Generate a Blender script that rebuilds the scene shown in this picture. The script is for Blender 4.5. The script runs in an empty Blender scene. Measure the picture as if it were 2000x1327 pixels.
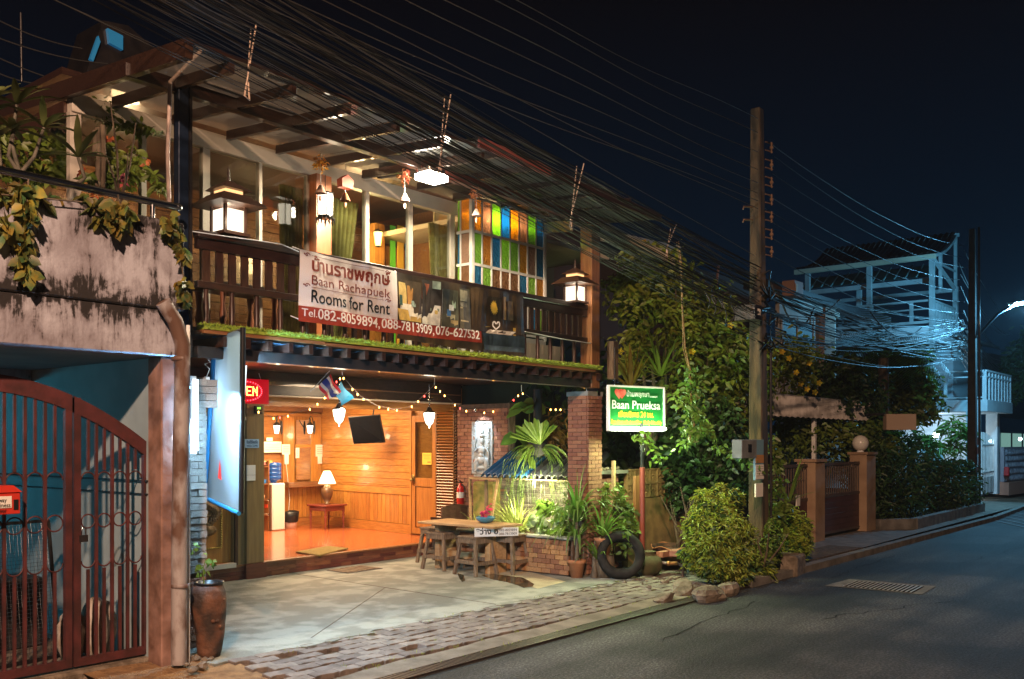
import bpy, math, random
import numpy as np
from mathutils import Vector, Matrix, Euler
random.seed(7)
rs = np.random.RandomState(11)
C = bpy.context.scene.collection
SC = bpy.context.scene

# ---------------------------------------------------------------- camera, sky, lights, exposure
CAMZ = 1.72; FP = 1850.0; HORIZON = 862.0
cam_d = bpy.data.cameras.new('camera'); cam = bpy.data.objects.new('camera', cam_d); C.objects.link(cam)
cam.location = (0, 0, CAMZ); cam.rotation_euler = (math.radians(90), 0, math.radians(39.27 - 90))
cam_d.sensor_width = 36; cam_d.lens = FP / 2000 * 36; cam_d.shift_y = (HORIZON - 663.5) / 2000
cam_d.clip_end = 600
SC.camera = cam
W = bpy.data.worlds.new('World'); SC.world = W; W.use_nodes = True
wn = W.node_tree.nodes; wl = W.node_tree.links; wn.clear()
wo = wn.new('ShaderNodeOutputWorld'); wb = wn.new('ShaderNodeBackground')
tc = wn.new('ShaderNodeTexCoord'); sx = wn.new('ShaderNodeSeparateXYZ'); rp = wn.new('ShaderNodeValToRGB')
wl.new(tc.outputs['Generated'], sx.inputs[0]); wl.new(sx.outputs['Z'], rp.inputs[0]); wl.new(rp.outputs[0], wb.inputs[0]); wl.new(wb.outputs[0], wo.inputs[0])
rp.color_ramp.elements[0].position = 0.0; rp.color_ramp.elements[0].color = (0.0012, 0.0085, 0.021, 1)
rp.color_ramp.elements[1].position = 0.42; rp.color_ramp.elements[1].color = (0.0009, 0.0012, 0.0026, 1)
e = rp.color_ramp.elements.new(0.2); e.color = (0.0008, 0.0042, 0.0105, 1)
wb.inputs[1].default_value = 1.0
SC.view_settings.view_transform = 'Standard'; SC.view_settings.look = 'None'
SC.view_settings.exposure = 0.25; SC.view_settings.gamma = 1.0; SC.view_settings.use_curve_mapping = False
SC.cycles.use_denoising = True
SC.cycles.max_bounces = 6; SC.cycles.diffuse_bounces = 3; SC.cycles.glossy_bounces = 3; SC.cycles.transmission_bounces = 5
SC.cycles.transparent_max_bounces = 10; SC.cycles.sample_clamp_indirect = 4.0; SC.cycles.caustics_reflective = False; SC.cycles.caustics_refractive = False

def lamp(name, kind, loc, power, color, size=0.05, size_y=None, to=None, spot=None, parent=None, spread=None, blend=.5):
    d = bpy.data.lights.new(name, kind); d.energy = power; d.color = color
    if kind in ('POINT', 'SPOT'): d.shadow_soft_size = size
    if kind == 'AREA':
        d.size = size
        if size_y: d.shape = 'RECTANGLE'; d.size_y = size_y
        if spread: d.spread = math.radians(spread)
    if spot: d.spot_size = math.radians(spot); d.spot_blend = blend
    o = bpy.data.objects.new(name, d); C.objects.link(o); o.location = loc
    if to is not None:
        o.rotation_euler = (Vector(to) - Vector(loc)).to_track_quat('-Z', 'Y').to_euler()
    if parent:
        o.parent = parent; o.location = Vector(loc) - parent.location
    return o

WARM = (1.0, 0.72, 0.42); SODIUM = (1.0, 0.62, 0.41); COOL = (0.42, 0.72, 1.0); CYAN = (0.16, 0.60, 1.0)
LIGHTS = [  # name, kind, location, power, colour, size, options
 ('street_lamp_light', 'SPOT', (-3.2, -1.8, 8.1), 8600, SODIUM, .22, dict(to=(.8, 2.6, 0.0), spot=122, blend=.6)),
 ('blue_street_lamp_light', 'POINT', (27.5, 5.35, 5.12), 1000, CYAN, .12, dict()),
 ('carport_blue_light', 'POINT', (1.9, 9.9, 2.1), 34, (.05,.62,.80), .1, dict()),
 ('flood_light_source', 'SPOT', (6.98, 6.78, 4.38), 380, (1.0, .84, .58), .05, dict(to=(6.9, 7.0, 2.2), spot=176, blend=.2)),
 ('lobby_light', 'AREA', (9.6, 12.2, 2.50), 190, (1.0, .70, .38), 1.8, dict(size_y=1.4, to=(9.6, 12.2, 0))),
 ('carport_light', 'AREA', (8.6, 9.3, 2.50), 50, (1.0, .74, .46), .8, dict(size_y=.5, to=(8.6, 9.3, 0))),
 ('upstairs_light', 'POINT', (8.0, 9.0, 4.2), 85, (1.0, .66, .30), .12, dict()),
 ('upstairs_light_small', 'POINT', (5.2, 9.6, 4.3), 32, (1.0, .66, .34), .12, dict()),
 ('fountain_light', 'SPOT', (10.15, 8.05, 1.12), 80, (1.0, .93, .62), .05, dict(to=(10.9, 8.0, .55), spot=170, blend=.3)),
 ('garden_light', 'POINT', (10.2, 7.75, 1.15), 48, (1.0, .95, .50), .05, dict()),
 ('relief_spot', 'SPOT', (10.75, 9.55, 2.18), 32, (.68, .86, 1.0), .02, dict(to=(11.08, 9.5, 1.75), spot=75, blend=.6)),
 ('house_porch_light', 'POINT', (33.0, 9.3, 2.1), 70, (.50, .78, 1.0), .08, dict()),
]
for n, k, l, p_, c_, s_, kw in LIGHTS: lamp(n, k, l, p_, c_, s_, **kw)

# ---------------------------------------------------------------- measuring helper: photograph pixel -> point on a real plane
FW = Vector((.7743, .6328, 0)); RT = Vector((.6328, -.7743, 0)); CP = Vector((0, 0, CAMZ))
def px(u, v, X=None, Y=None, Z=None, t=None):
    d = FW + RT * ((u - 1000) / FP) + Vector((0, 0, (HORIZON - v) / FP))
    if X is not None: t = X / d.x
    elif Y is not None: t = Y / d.y
    elif Z is not None: t = (Z - CAMZ) / d.z
    return CP + d * t

# ---------------------------------------------------------------- mesh builder
class MB:
    def __init__(s): s.v = []; s.f = []; s.sm = []
    def add(s, vs, fs, smooth=False):
        b = len(s.v); s.v += [tuple(x) for x in vs]; s.f += [tuple(i + b for i in f) for f in fs]; s.sm += [smooth] * len(fs)
        return s
    def box(s, x0, x1, y0, y1, z0, z1):
        return s.add([(x0,y0,z0),(x1,y0,z0),(x1,y1,z0),(x0,y1,z0),(x0,y0,z1),(x1,y0,z1),(x1,y1,z1),(x0,y1,z1)],
            [(0,3,2,1),(4,5,6,7),(0,1,5,4),(1,2,6,5),(2,3,7,6),(3,0,4,7)])
    def obox(s, c, size, rot=(0,0,0)):
        R = rot if isinstance(rot, Matrix) else Euler(rot).to_matrix()
        c = Vector(c); hx, hy, hz = [k/2 for k in size]
        P = [c + R @ Vector((x,y,z)) for z in (-hz,hz) for x,y in ((-hx,-hy),(hx,-hy),(hx,hy),(-hx,hy))]
        return s.add(P, [(0,3,2,1),(4,5,6,7),(0,1,5,4),(1,2,6,5),(2,3,7,6),(3,0,4,7)])
    def beam(s, p, q, w, h, up=(0,0,1)):
        p = Vector(p); q = Vector(q); d = (q - p); L = d.length; d.normalize(); up = Vector(up)
        sd = d.cross(up)
        if sd.length < 1e-4: sd = d.cross(Vector((1,0,0)))
        sd.normalize(); u2 = sd.cross(d)
        R = Matrix((d, sd, u2)).transposed()
        return s.obox((p + q) / 2, (L, w, h), R)
    def tube(s, pts, r, n=6, cap=True):
        pts = [Vector(p) for p in pts]; m = len(pts)
        if m < 2: return s
        rr = r if isinstance(r, (list, tuple)) else [r] * m
        vs = []; prev = None
        for i, p in enumerate(pts):
            d = (pts[min(i+1, m-1)] - pts[max(i-1, 0)]).normalized()
            if prev is None:
                a = d.cross(Vector((0,0,1)))
                if a.length < .05: a = d.cross(Vector((1,0,0)))
                a.normalize()
            else:
                a = prev - d * prev.dot(d)
                if a.length < 1e-5: a = d.cross(Vector((0,1,.3)))
                a.normalize()
            prev = a; b = d.cross(a)
            for k in range(n):
                an = 2*math.pi*k/n; vs.append(p + (a*math.cos(an) + b*math.sin(an)) * rr[i])
        fs = [(i*n+k, i*n+(k+1)%n, (i+1)*n+(k+1)%n, (i+1)*n+k) for i in range(m-1) for k in range(n)]
        s.add(vs, fs, True)
        if cap:
            s.add(vs[:n], [tuple(range(n))[::-1]]); s.add(vs[-n:], [tuple(range(n))])
        return s
    def lathe(s, prof, c=(0,0,0), n=16, R=None, smooth=True):
        c = Vector(c); vs = []
        for r, z in prof:
            for k in range(n):
                a = 2*math.pi*k/n; p = Vector((r*math.cos(a), r*math.sin(a), z)); vs.append(c + (R @ p if R else p))
        m = len(prof)
        return s.add(vs, [(i*n+k, i*n+(k+1)%n, (i+1)*n+(k+1)%n, (i+1)*n+k) for i in range(m-1) for k in range(n)], smooth)
    def ball(s, c, r, n=10, m=7, R=None):
        rx, ry, rz = r if isinstance(r, (tuple, list)) else (r, r, r)
        c = Vector(c); vs = []
        for i in range(m+1):
            t = math.pi*i/m
            for k in range(n):
                a = 2*math.pi*k/n
                p = Vector((rx*math.sin(t)*math.cos(a), ry*math.sin(t)*math.sin(a), -rz*math.cos(t)))
                vs.append(c + (R @ p if R else p))
        return s.add(vs, [(i*n+k, i*n+(k+1)%n, (i+1)*n+(k+1)%n, (i+1)*n+k) for i in range(m) for k in range(n)], True)
    def quad(s, *p): return s.add(p, [tuple(range(len(p)))])
    def prism(s, poly, d):
        """closed polygon (list of points) swept by vector d"""
        n = len(poly); P = [Vector(p) for p in poly]; d = Vector(d)
        return s.add(P + [p + d for p in P], [tuple(range(n))[::-1], tuple(range(n, 2*n))] + [(i, (i+1)%n, n+(i+1)%n, n+i) for i in range(n)])
    def mesh(s, name, mat, off=(0,0,0)):
        me = bpy.data.meshes.new(name); o = Vector(off)
        me.from_pydata([(v[0]-o.x, v[1]-o.y, v[2]-o.z) for v in s.v], [], s.f)
        me.polygons.foreach_set('use_smooth', s.sm)
        if mat: me.materials.append(mat)
        me.update(); return me
    def build(s, name, mat, parent=None, bevel=0, stuff=False, label=None):
        off = Vector((0,0,0))
        p = parent
        while p is not None: off += p.location; p = p.parent
        o = bpy.data.objects.new(name, s.mesh(name, mat, off)); C.objects.link(o)
        if parent: o.parent = parent
        if bevel:
            b = o.modifiers.new('edge', 'BEVEL'); b.width = bevel; b.segments = 1; b.limit_method = 'ANGLE'
        if stuff: o['kind'] = 'stuff'
        if label: o['label'] = label
        return o

def thing(name, label, cat, loc=(0,0,0), group=None, rz=0):
    o = bpy.data.objects.new(name, None); C.objects.link(o); o.location = loc; o.rotation_euler = (0,0,rz)
    o.empty_display_size = .1
    o['label'] = label; o['category'] = cat
    if group: o['group'] = group
    return o
def tag(o, label, cat, group=None):
    o['label'] = label; o['category'] = cat
    if group: o['group'] = group
    return o
def struct(o): o['kind'] = 'structure'; return o
def inst(name, mesh, loc, rot=(0,0,0), parent=None, scale=None):
    o = bpy.data.objects.new(name, mesh); C.objects.link(o)
    l = Vector(loc); p = parent
    while p is not None: l -= p.location; p = p.parent
    o.location = l; o.rotation_euler = rot
    if scale: o.scale = scale
    if parent: o.parent = parent
    return o
def copy_tree(o, parent=None):
    c = o.copy(); C.objects.link(c); c.parent = parent
    for ch in list(o.children): copy_tree(ch, c)
    return c

# ---------------------------------------------------------------- materials
def mat(name, col, rough=.6, col2=None, sc=6, st=(1,1,1), bump=0, bsc=None, metal=0, rnd=0, emit=None, es=0, spec=.5, mixlo=.35, mixhi=.65, coat=0, island=0, detail=4):
    m = bpy.data.materials.new(name); m.use_nodes = True; nt = m.node_tree; N = nt.nodes; L = nt.links
    b = N['Principled BSDF']; b.inputs['Roughness'].default_value = rough; b.inputs['Metallic'].default_value = metal
    b.inputs['Specular IOR Level'].default_value = spec; b.inputs['Coat Weight'].default_value = coat
    b.inputs['Base Color'].default_value = (*col, 1)
    src = None
    if col2 or bump:
        t = N.new('ShaderNodeTexCoord'); mp = N.new('ShaderNodeMapping'); L.new(t.outputs['Object'], mp.inputs[0])
        mp.inputs['Scale'].default_value = st
        oi = N.new('ShaderNodeObjectInfo'); ml = N.new('ShaderNodeMath'); ml.operation = 'MULTIPLY'; ml.inputs[1].default_value = 37.0
        L.new(oi.outputs['Random'], ml.inputs[0]); L.new(ml.outputs[0], mp.inputs['Location'])
        nz = N.new('ShaderNodeTexNoise'); nz.inputs['Scale'].default_value = sc; nz.inputs['Detail'].default_value = detail; L.new(mp.outputs[0], nz.inputs[0])
    if col2:
        r = N.new('ShaderNodeMapRange'); r.inputs[1].default_value = mixlo; r.inputs[2].default_value = mixhi; L.new(nz.outputs[0], r.inputs[0])
        mx = N.new('ShaderNodeMix'); mx.data_type = 'RGBA'; mx.inputs[6].default_value = (*col,1); mx.inputs[7].default_value = (*col2,1)
        L.new(r.outputs[0], mx.inputs[0]); src = mx.outputs[2]
    if rnd or island:
        hs = N.new('ShaderNodeHueSaturation'); 
        if src: L.new(src, hs.inputs['Color'])
        else: hs.inputs['Color'].default_value = (*col,1)
        if rnd: oi2 = N.new('ShaderNodeObjectInfo'); so = oi2.outputs['Random']; amt = rnd
        else: oi2 = N.new('ShaderNodeNewGeometry'); so = oi2.outputs['Random Per Island']; amt = island
        r2 = N.new('ShaderNodeMapRange'); r2.inputs[3].default_value = 1-amt; r2.inputs[4].default_value = 1+amt; L.new(so, r2.inputs[0]); L.new(r2.outputs[0], hs.inputs['Value'])
        r3 = N.new('ShaderNodeMapRange'); r3.inputs[3].default_value = .5-amt*.05; r3.inputs[4].default_value = .5+amt*.03; L.new(so, r3.inputs[0]); L.new(r3.outputs[0], hs.inputs['Hue'])
        src = hs.outputs[0]
    if src: L.new(src, b.inputs['Base Color'])
    if bump:
        nb = nz
        if bsc:
            nb = N.new('ShaderNodeTexNoise'); nb.inputs['Scale'].default_value = bsc; nb.inputs['Detail'].default_value = 4; L.new(mp.outputs[0], nb.inputs[0])
        bp = N.new('ShaderNodeBump'); bp.inputs['Strength'].default_value = bump; bp.inputs['Distance'].default_value = .02
        L.new(nb.outputs[0], bp.inputs['Height']); L.new(bp.outputs[0], b.inputs['Normal'])
    if emit: b.inputs['Emission Color'].default_value = (*emit,1); b.inputs['Emission Strength'].default_value = es
    return m
def leafmat(name, col, col2, trans=.35, isl=.35, rough=.45, sc=1.5):
    m = mat(name, col, rough, col2=col2, sc=sc, island=isl)
    nt = m.node_tree; N = nt.nodes; L = nt.links; b = N['Principled BSDF']; out = N['Material Output']
    tr = N.new('ShaderNodeBsdfTranslucent'); ms = N.new('ShaderNodeMixShader'); ms.inputs[0].default_value = trans
    L.new(b.inputs['Base Color'].links[0].from_socket, tr.inputs[0])
    L.new(b.outputs[0], ms.inputs[1]); L.new(tr.outputs[0], ms.inputs[2]); L.new(ms.outputs[0], out.inputs[0])
    return m
def cloth(name, col, trans=.5, rough=.7, col2=None, sc=3):
    m = mat(name, col, rough, col2=col2, sc=sc); nt = m.node_tree; N = nt.nodes; L = nt.links; b = N['Principled BSDF']; out = N['Material Output']
    tr = N.new('ShaderNodeBsdfTranslucent'); ms = N.new('ShaderNodeMixShader'); ms.inputs[0].default_value = trans; tr.inputs[0].default_value = (*col,1)
    if b.inputs['Base Color'].links: L.new(b.inputs['Base Color'].links[0].from_socket, tr.inputs[0])
    L.new(b.outputs[0], ms.inputs[1]); L.new(tr.outputs[0], ms.inputs[2]); L.new(ms.outputs[0], out.inputs[0]); return m
def glassmat(name, tint=(.9,.95,.95), refl=.12, rough=.02, bump=0, diff=0, bs=60):
    """thin pane: transparent + glossy (+ some dust / body colour)"""
    m = bpy.data.materials.new(name); m.use_nodes = True; nt = m.node_tree; N = nt.nodes; L = nt.links; N.clear()
    out = N.new('ShaderNodeOutputMaterial'); tp = N.new('ShaderNodeBsdfTransparent'); gl = N.new('ShaderNodeBsdfGlossy'); ms = N.new('ShaderNodeMixShader')
    tp.inputs[0].default_value = (*tint,1); gl.inputs['Roughness'].default_value = rough
    lw_ = N.new('ShaderNodeLayerWeight'); fr = N.new('ShaderNodeMath'); fr.operation = 'POWER'; fr.inputs[1].default_value = 4.0; L.new(lw_.outputs['Facing'], fr.inputs[0]); ad = N.new('ShaderNodeMath'); ad.operation = 'ADD'; ad.inputs[1].default_value = refl
    L.new(fr.outputs[0], ad.inputs[0]); L.new(ad.outputs[0], ms.inputs[0]); L.new(tp.outputs[0], ms.inputs[1]); L.new(gl.outputs[0], ms.inputs[2])
    last = ms.outputs[0]
    if diff:
        tl = N.new('ShaderNodeBsdfTranslucent'); tl.inputs[0].default_value = (*tint,1); df = N.new('ShaderNodeBsdfDiffuse'); df.inputs[0].default_value = (*tint,1)
        m3 = N.new('ShaderNodeMixShader'); L.new(tl.outputs[0], m3.inputs[1]); L.new(df.outputs[0], m3.inputs[2])
        m2 = N.new('ShaderNodeMixShader'); m2.inputs[0].default_value = diff; L.new(last, m2.inputs[1]); L.new(m3.outputs[0], m2.inputs[2]); last = m2.outputs[0]
        if bump:
            t = N.new('ShaderNodeTexCoord'); vo = N.new('ShaderNodeTexVoronoi'); vo.inputs['Scale'].default_value = bs; L.new(t.outputs['Object'], vo.inputs[0])
            bp = N.new('ShaderNodeBump'); bp.inputs['Strength'].default_value = bump; bp.inputs['Distance'].default_value = .02; L.new(vo.outputs[0], bp.inputs['Height'])
            for nd in (gl, df, tl): L.new(bp.outputs[0], nd.inputs['Normal'])
    L.new(last, out.inputs[0]); return m
def emis(name, col, s):
    return mat(name, (.02,.02,.02), .5, emit=col, es=s)

M = {}
M['asphalt'] = mat('asphalt', (.030,.028,.027), .70, (.085,.080,.076), sc=42, bump=1.0, bsc=60, spec=.35, detail=6, mixlo=.47, mixhi=.60)
#W
_m = M['asphalt']; _N = _m.node_tree.nodes; _L = _m.node_tree.links; _b = _N['Principled BSDF']; _t = _N.new('ShaderNodeTexCoord')
_c = _b.inputs['Base Color'].links[0].from_socket
for _sc, _st, _a, _z in ((1.0,(.12,1.6,1),.42,.62),(.55,(1,1,1),.45,.60)):
    _p = _N.new('ShaderNodeMapping'); _p.inputs['Scale'].default_value = _st; _p.inputs['Rotation'].default_value = (0,0,.1); _L.new(_t.outputs['Object'], _p.inputs[0])
    _n = _N.new('ShaderNodeTexNoise'); _n.inputs['Scale'].default_value = _sc; _n.inputs['Detail'].default_value = 9; _L.new(_p.outputs[0], _n.inputs[0])
    _r = _N.new('ShaderNodeMapRange'); _r.inputs[1].default_value = _a; _r.inputs[2].default_value = _z; _r.inputs[3].default_value = .55; _r.inputs[4].default_value = 1.35; _L.new(_n.outputs[0], _r.inputs[0])
    _x = _N.new('ShaderNodeHueSaturation'); _L.new(_c, _x.inputs['Color']); _L.new(_r.outputs[0], _x.inputs['Value']); _c = _x.outputs[0]
_L.new(_c, _b.inputs['Base Color'])
M['concrete'] = mat('concrete', (.29,.30,.265), .7, (.165,.175,.155), sc=3.4, mixlo=.42, mixhi=.56, bump=.4, bsc=40, detail=10)
M['concrete_dark'] = mat('concrete_dark', (.20,.18,.155), .85, (.10,.09,.075), sc=5, bump=.5, bsc=30, detail=10)
M['paver'] = mat('paver', (.22,.18,.155), .8, (.13,.105,.09), sc=9, bump=.5, bsc=70, rnd=.28)
M['dirt'] = mat('dirt', (.13,.08,.045), .95, (.06,.04,.022), sc=14, bump=1, bsc=60, detail=8)
M['rock'] = mat('rock', (.24,.19,.14), .9, (.10,.075,.05), sc=9, bump=1, bsc=25, detail=8)
M['iron'] = mat('iron', (.035,.03,.028), .5, (.08,.05,.035), sc=30, metal=.6)
M['dark_metal'] = mat('dark_metal', (.018,.017,.020), .30, (.035,.03,.03), sc=8, metal=.2, coat=.3)
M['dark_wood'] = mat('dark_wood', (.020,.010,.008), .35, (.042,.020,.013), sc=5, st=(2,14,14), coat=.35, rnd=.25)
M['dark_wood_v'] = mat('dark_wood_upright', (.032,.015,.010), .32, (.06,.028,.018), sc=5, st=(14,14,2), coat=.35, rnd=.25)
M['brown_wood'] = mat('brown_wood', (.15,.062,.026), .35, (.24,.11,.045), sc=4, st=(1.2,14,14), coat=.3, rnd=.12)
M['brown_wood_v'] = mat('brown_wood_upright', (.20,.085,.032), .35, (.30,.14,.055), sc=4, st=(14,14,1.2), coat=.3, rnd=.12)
M['teak'] = mat('teak', (.52,.235,.055), .33, (.38,.15,.03), sc=3.2, st=(14,1.1,14), coat=.25, rnd=.08)
M['teak_v'] = mat('teak_upright', (.50,.225,.052), .33, (.36,.145,.03), sc=3.2, st=(14,14,1.1), coat=.25, rnd=.12)
M['teak_x'] = mat('teak_lengthwise', (.42,.19,.05), .35, (.30,.12,.03), sc=3.2, st=(1.1,14,14), coat=.25, rnd=.1)
M['old_wood'] = mat('weathered_wood', (.24,.165,.10), .8, (.11,.075,.048), sc=5, st=(10,10,1.4), bump=.5, rnd=.2)
M['table_wood'] = mat('table_wood', (.50,.33,.17), .6, (.36,.22,.10), sc=3, st=(9,1.2,9), rnd=.1, bump=.2)
M['floor_wood'] = mat('floor_wood', (.52,.155,.055), .22, (.42,.11,.038), sc=2.2, st=(1.2,9,1), coat=.3)
M['parquet'] = mat('parquet_block', (.17,.055,.03), .35, (.11,.035,.02), sc=5, st=(1,8,8), rnd=.4, coat=.2)
M['brick'] = mat('brick', (.40,.19,.115), .9, (.30,.13,.08), sc=14, bump=.6, bsc=60, rnd=.22)
M['brick_white'] = mat('whitened_brick', (.42,.40,.36), .85, (.26,.24,.21), sc=12, bump=.6, bsc=60, rnd=.12)
M['mortar'] = mat('mortar', (.16,.10,.07), .95, (.09,.06,.04), sc=20, bump=.4)
M['tile_brick'] = mat('ochre_tile', (.42,.22,.10), .8, (.26,.125,.055), sc=9, bump=.4, bsc=50, rnd=.35)
M['slate'] = mat('slate', (.30,.26,.19), .5, (.09,.08,.06), sc=12, bump=.5, bsc=40, rnd=.4)
M['white_frame'] = mat('white_frame', (.62,.56,.48), .5, (.50,.45,.38), sc=4, bump=.03)
M['white'] = mat('white_paint', (.75,.74,.70), .5, (.62,.60,.56), sc=6)
M['cream'] = mat('cream_board', (.55,.46,.36), .6, (.45,.37,.28), sc=3)
M['glass'] = glassmat('window_glass', (.80,.83,.80), .06)
M['roof_glass'] = glassmat('canopy_glass', (.62,.62,.55), .08, rough=.08, diff=.38)
M['blue_sheet'] = glassmat('blue_roof_sheet', (.13,.26,.42), .10, rough=.15, diff=.5)
M['red_iron'] = mat('red_gate_paint', (.10,.024,.024), .55, (.045,.014,.013), sc=7, bump=.15, bsc=40)
M['steel'] = mat('steel_tube', (.55,.55,.56), .18, metal=1)
M['pvc_blue'] = mat('blue_pvc', (.03,.25,.55), .3)
M['pvc_grey'] = mat('grey_pvc', (.36,.33,.33), .6, (.12,.065,.045), sc=6, mixlo=.42, mixhi=.58, st=(1,1,.5), detail=8)
M['white_plastic'] = mat('white_plastic', (.78,.77,.75), .35)
M['black'] = mat('black_plastic', (.012,.012,.013), .35)
M['rubber'] = mat('tyre_rubber', (.010,.0095,.009), .8, (.025,.022,.019), sc=12, bump=.3, spec=.2)
M['terracotta'] = mat('terracotta', (.48,.20,.09), .75, (.35,.14,.06), sc=9, bump=.2)
M['urn'] = mat('brown_glazed_urn', (.15,.065,.035), .7, (.035,.02,.014), sc=5, bump=1, bsc=14, detail=10, mixlo=.4, mixhi=.6)
M['cable'] = mat('cable', (.007,.007,.007), .5, spec=.25)
M['cable2'] = mat('grey_cable', (.035,.035,.034), .4, spec=.4)
M['pole'] = mat('pole_concrete', (.10,.065,.036), .85, (.030,.023,.016), sc=3, mixlo=.38, mixhi=.60, st=(4,4,.8), bump=.5, bsc=30, detail=8)
M['paper'] = mat('paper', (.78,.74,.66), .7)
M['yellow_paper'] = mat('yellow_paper', (.80,.55,.06), .6)
M['lamp_glass'] = emis('lamp_glass', (1.0,.80,.50), 6.0)
M['lamp_glass_white'] = emis('lamp_glass_white', (1.0,.86,.66), 4.5)
M['carving'] = mat('carved_bronze_wood', (.14,.085,.04), .38, (.22,.14,.065), sc=16, bump=.5, bsc=60, metal=.35)
M['gold'] = mat('gilt_rope', (.55,.38,.10), .4, metal=.6)
# foliage
M['leaf_dark'] = leafmat('leaf_dark', (.022,.055,.014), (.045,.09,.020))
M['leaf_mid'] = leafmat('leaf_mid', (.09,.16,.024), (.17,.22,.03))
M['leaf_yellow'] = leafmat('leaf_yellow_green', (.20,.28,.03), (.30,.33,.04))
M['leaf_tree'] = leafmat('leaf_tree', (.13,.20,.022), (.23,.26,.03), isl=.45)
M['leaf_bright'] = leafmat('leaf_bright', (.10,.21,.03), (.16,.26,.04))
M['leaf_bronze'] = leafmat('leaf_bronze', (.14,.10,.02), (.22,.12,.02))
M['leaf_white'] = leafmat('leaf_white_green', (.55,.62,.45), (.12,.25,.05), sc=9)
M['moss'] = mat('artificial_turf', (.20,.30,.03), .8, (.32,.42,.05), sc=30, island=.3)
M['bark'] = mat('bark', (.16,.12,.08), .9, (.08,.055,.035), sc=9, st=(3,3,1), bump=.6)

# mouldy plaster: pale pink wall paint with black mould colonies and drips
def mould_mat():
    m = mat('mouldy_plaster', (.43,.43,.49), .9, (.27,.255,.29), sc=2.4, mixlo=.40, mixhi=.62, bump=.25, bsc=50, detail=8); nt = m.node_tree; N = nt.nodes; L = nt.links; b = N['Principled BSDF']
    t = N.new('ShaderNodeTexCoord'); g = N.new('ShaderNodeSeparateXYZ'); L.new(t.outputs['Object'], g.inputs[0])
    def noise(sc, st, det=8, dist=0):
        mp = N.new('ShaderNodeMapping'); mp.inputs['Scale'].default_value = st; L.new(t.outputs['Object'], mp.inputs[0])
        n = N.new('ShaderNodeTexNoise'); n.inputs['Scale'].default_value = sc; n.inputs['Detail'].default_value = det; n.inputs['Distortion'].default_value = dist; n.inputs['Roughness'].default_value = .68; L.new(mp.outputs[0], n.inputs[0]); return n.outputs[0]
    def mr(s, a, b_, c=0, d=1):
        r = N.new('ShaderNodeMapRange'); r.inputs[1].default_value = a; r.inputs[2].default_value = b_; r.inputs[3].default_value = c; r.inputs[4].default_value = d; L.new(s, r.inputs[0]); return r.outputs[0]
    def mth(op, a, b_):
        n = N.new('ShaderNodeMath'); n.operation = op
        for i, x in enumerate((a, b_)):
            if isinstance(x, (int, float)): n.inputs[i].default_value = x
            else: L.new(x, n.inputs[i])
        return n.outputs[0]
    z = g.outputs['Z']
    top = mr(z, 3.12, 3.42, 0, .13)                      # colonies under the coping
    d = mth('ABSOLUTE', mth('SUBTRACT', z, 2.72), 0); mid = mr(d, 0, .20, .14, 0)   # along the ledge
    n1 = noise(5.5, (1,1,.8), 10, .3); n2 = noise(18, (1,1,.16), 9, .25)
    s = mth('ADD', mth('ADD', mth('MULTIPLY', n1, .54), mth('MULTIPLY', n2, .46)), mth('MAXIMUM', top, mid))
    mask = mr(s, .568, .615); soft = mr(s, .47, .59, 0, .6)
    cur = b.inputs['Base Color'].links[0].from_socket
    for k, c in ((soft, (.11,.085,.09,1)), (mask, (.018,.015,.015,1))):
        mx = N.new('ShaderNodeMix'); mx.data_type = 'RGBA'; L.new(k, mx.inputs[0]); L.new(cur, mx.inputs[6]); mx.inputs[7].default_value = c; cur = mx.outputs[2]
    L.new(cur, b.inputs['Base Color']); return m
M['mould'] = mould_mat()

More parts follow.
